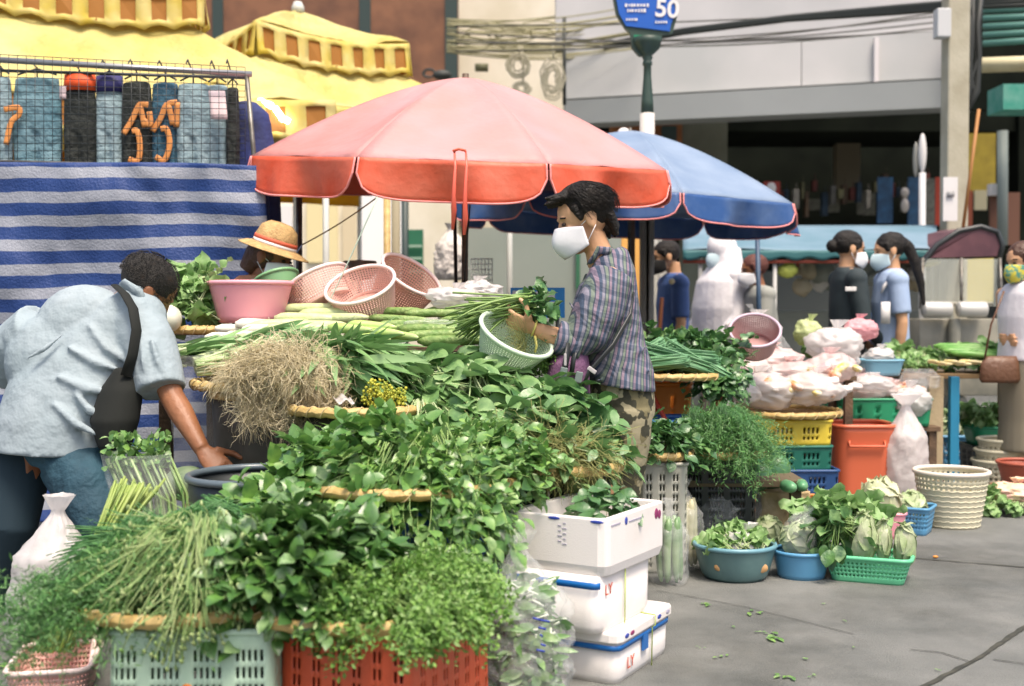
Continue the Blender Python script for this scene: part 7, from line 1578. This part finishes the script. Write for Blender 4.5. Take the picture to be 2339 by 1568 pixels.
for k in range(16):
    random.seed(200+k); b = MB(); p = P3(2075+rnd(0, 110), 7.35+rnd(0, .15), .74+rnd(0, .03))
    for q in range(12): b.ball(p+rv(.018), .011, n=6, m=5)
    b.tube([p, p-V((0, 0, .03))], .008, 6); tag(b.obj('broccoli', mat('broccoli_green', (.09, .20, .05), .7, (.16, .28, .08), 60)), 'small broccoli head right of the light blue tub', 'broccoli', 'broccoli heads')
vegs('cucumber', 'long green cucumber on the right stall table', 'cucumber', 'cucumbers on the right stall table', mat('cucumber_skin', (.10, .30, .04), .4, (.24, .44, .12), 12), [(2190+12*k, 792+6*(k % 4), 7.5-.05*(k % 4), 160+3*k) for k in range(9)], .30, .024, 7, .1)
vegs('young_corn', 'yellow young corn in front of the cucumbers', 'corn', 'young corn in front of the cucumbers', mat('corn_yellow', (.66, .52, .18), .5, (.74, .66, .40), 30), [(2130+14*k, 826+3*(k % 3), 7.2, 100+6*k) for k in range(8)], .12, .013, 7, .1)
bag('clear_bag', 'clear bag hanging over the front of the right stall table', P3(2100, 7.2, .62), .12, .06, .12, M_film, 94, knot=False)
for i, (u, m, lab, wd) in enumerate(((2137, mat('raw_wood', (.42, .33, .2), .8, bump=.3), 'raw wooden post under the right stall table', .09), (2180, mat('blue_paint', (.02, .22, .38), .5), 'blue painted post right of the raw wooden post', .055))):
    b = MB(); b.box(P3(u, 7.25, .345), (wd, .05, .69)); tag(b.obj('table_post', m, smooth=False, bev=.004), lab, 'post')
t = thing('brown_handbag', 'brown leather handbag beside the right woman', 'handbag', P3(2285, 7.1, .66)); b = MB(); b.loft([((0, 0, 0), (.11, 0, 0), (0, .035, 0)), ((0, 0, .02), (.125, 0, 0), (0, .045, 0)), ((0, 0, .12), (.115, 0, 0), (0, .035, 0)), ((.01, 0, .16), (.09, 0, 0), (0, .015, 0))], 20); b_local(b, 'body', mat('brown_leather', (.13, .06, .03), .45, bump=.5, bs=40), t)
b = MB(); b.tube([(-.1, 0, .1), (-.06, -.01, .35), (.02, 0, .55)], .006, 6); b_local(b, 'strap', mat('brown_leather', (.20, .10, .04), .4), t)
# far right low goods
c = rbase(2190, 1060); t = thing('blue_basket', 'blue open net basket of cabbage behind the cream wicker basket', 'basket', c); vessel(t, .40, .34, .21, C_lblue, .8, .05, 80, 10, lambda i, j: i % 4 > 0 and j % 4 > 0 and 1 < j < 8, .005, .012)
for k, (dx, lab) in enumerate(((-.09, 'green white cabbage at the left in the far blue basket'), (.08, 'white cabbage at the right in the far blue basket'))): cabbage('cabbage', lab, c+V((dx, 0, .26)), .11, seed=95+k)
c = rbase(2172, 1200); t = thing('wicker_basket', 'cream wicker basket with round rim standing on the pavement', 'basket', c)
vessel(t, .36, .36, .275, C_cream, .76, None, 84, 24, lambda i, j: i % 2 and j % 2 and 15 < j < 22, .004, .012, mat('cream_rim2', (.70, .64, .54), .5))
b = MB()
for j in range(9): b.tube([(.1805*(.76+.24*(j*.026+.01)/.275)*math.cos(a_), .1805*(.76+.24*(j*.026+.01)/.275)*math.sin(a_), j*.026+.01+.003*math.sin(a_*24)) for a_ in [2*pi*k/72 for k in range(72)]], .005, 5, closed=True)
b_local(b, 'weave_bands', C_cream, t)
c = P3(2262, 7.8, .22); t = thing('green_tub', 'green tub of mixed vegetables at the right', 'tub', P3(2262, 7.9, .20)); vessel(t, .30, .26, .12, C_green, .8, .05, 48, 5, rim=.009)
pile(plt, 'mixed_greens', 'pale green vegetable piece heaped in the right green tub', 'vegetable', P3(2245, 7.9, .33), .19, .12, .08, 10, 270, 180, .7, .8, 'greens in the right green tub', 36)
perf_crate('dark crate under the right green tub', P3(2262, 7.9, 0), .3, .3, .195, 0, M_dark)
for k in range(3):
    t = thing('cream_basket', ['lowest', 'middle', 'topmost'][k]+' cream basket of the nested stack at the right edge', 'basket', P3(2290+6*k, 7.35, .0+.065*k)); vessel(t, .34, .34, .16, C_cream, .8, None, 60, 10, lambda i, j: i % 2 and j % 2 and 1 < j < 8, .004, .011)
t = thing('brown_basin', 'reddish brown basin at the right edge', 'basin', P3(2345, 6.7, .12)); vessel(t, .3, .3, .11, mat('redbrown', (.36, .09, .05), .5), .8, None, 40, 5, rim=.010)
heap_bag('vegetable_bag', 'clear bag of pink and yellow vegetables at the right edge', P3(2320, 6.35, .06), (.16, .12, .06), mat('mixed_veg', (.72, .62, .36), .5, (.78, .35, .36), 9, bump=.5), 97)
pile(plt, 'ground_greens', 'green vegetable piece on the ground right of the cream wicker basket', 'vegetable', P3(2290, 6.3, .02), .12, .1, .05, 7, 90, 180, .6, .7, 'greens on the ground at the right edge', 37)
# crumbs on the pavement
random.seed(90)
for (u, v, s) in ((1760, 1455, 1.6), (1612, 1382, 1), (1720, 1400, 1.1), (2030, 1600, .6), (1675, 1432, .5), (1835, 1505, .6), (1950, 1480, .4), (1795, 1545, 1.2), (1650, 1502, .8), (1880, 1380, .5), (2140, 1530, .5), (1742, 1445, .7), (1860, 1545, .6), (1600, 1480, .5), (1930, 1420, .5), (25, 1520, 1.6)):
    b = MB(); p = on(u, v, .004)
    for k in range(int(3*s)+2): leaf(b, p+V((rnd(-.02, .02)*s, rnd(-.02, .02)*s, .002)), V((rnd(-1, 1), rnd(-1, 1), .05)), V((0, 0, 1)), .025*s, .012*s, .4, 3, .2)
    tag(b.obj('leaf_scrap', L_vine), 'trampled green leaf scrap on the grey pavement', 'leaf scrap', 'leaf scraps on the pavement')
b = MB(); b.ball(on(2137, 1272, .008), (.012, .008, .006)); tag(b.obj('carrot_scrap', C_orange), 'small orange scrap beside the pavement joint', 'scrap')
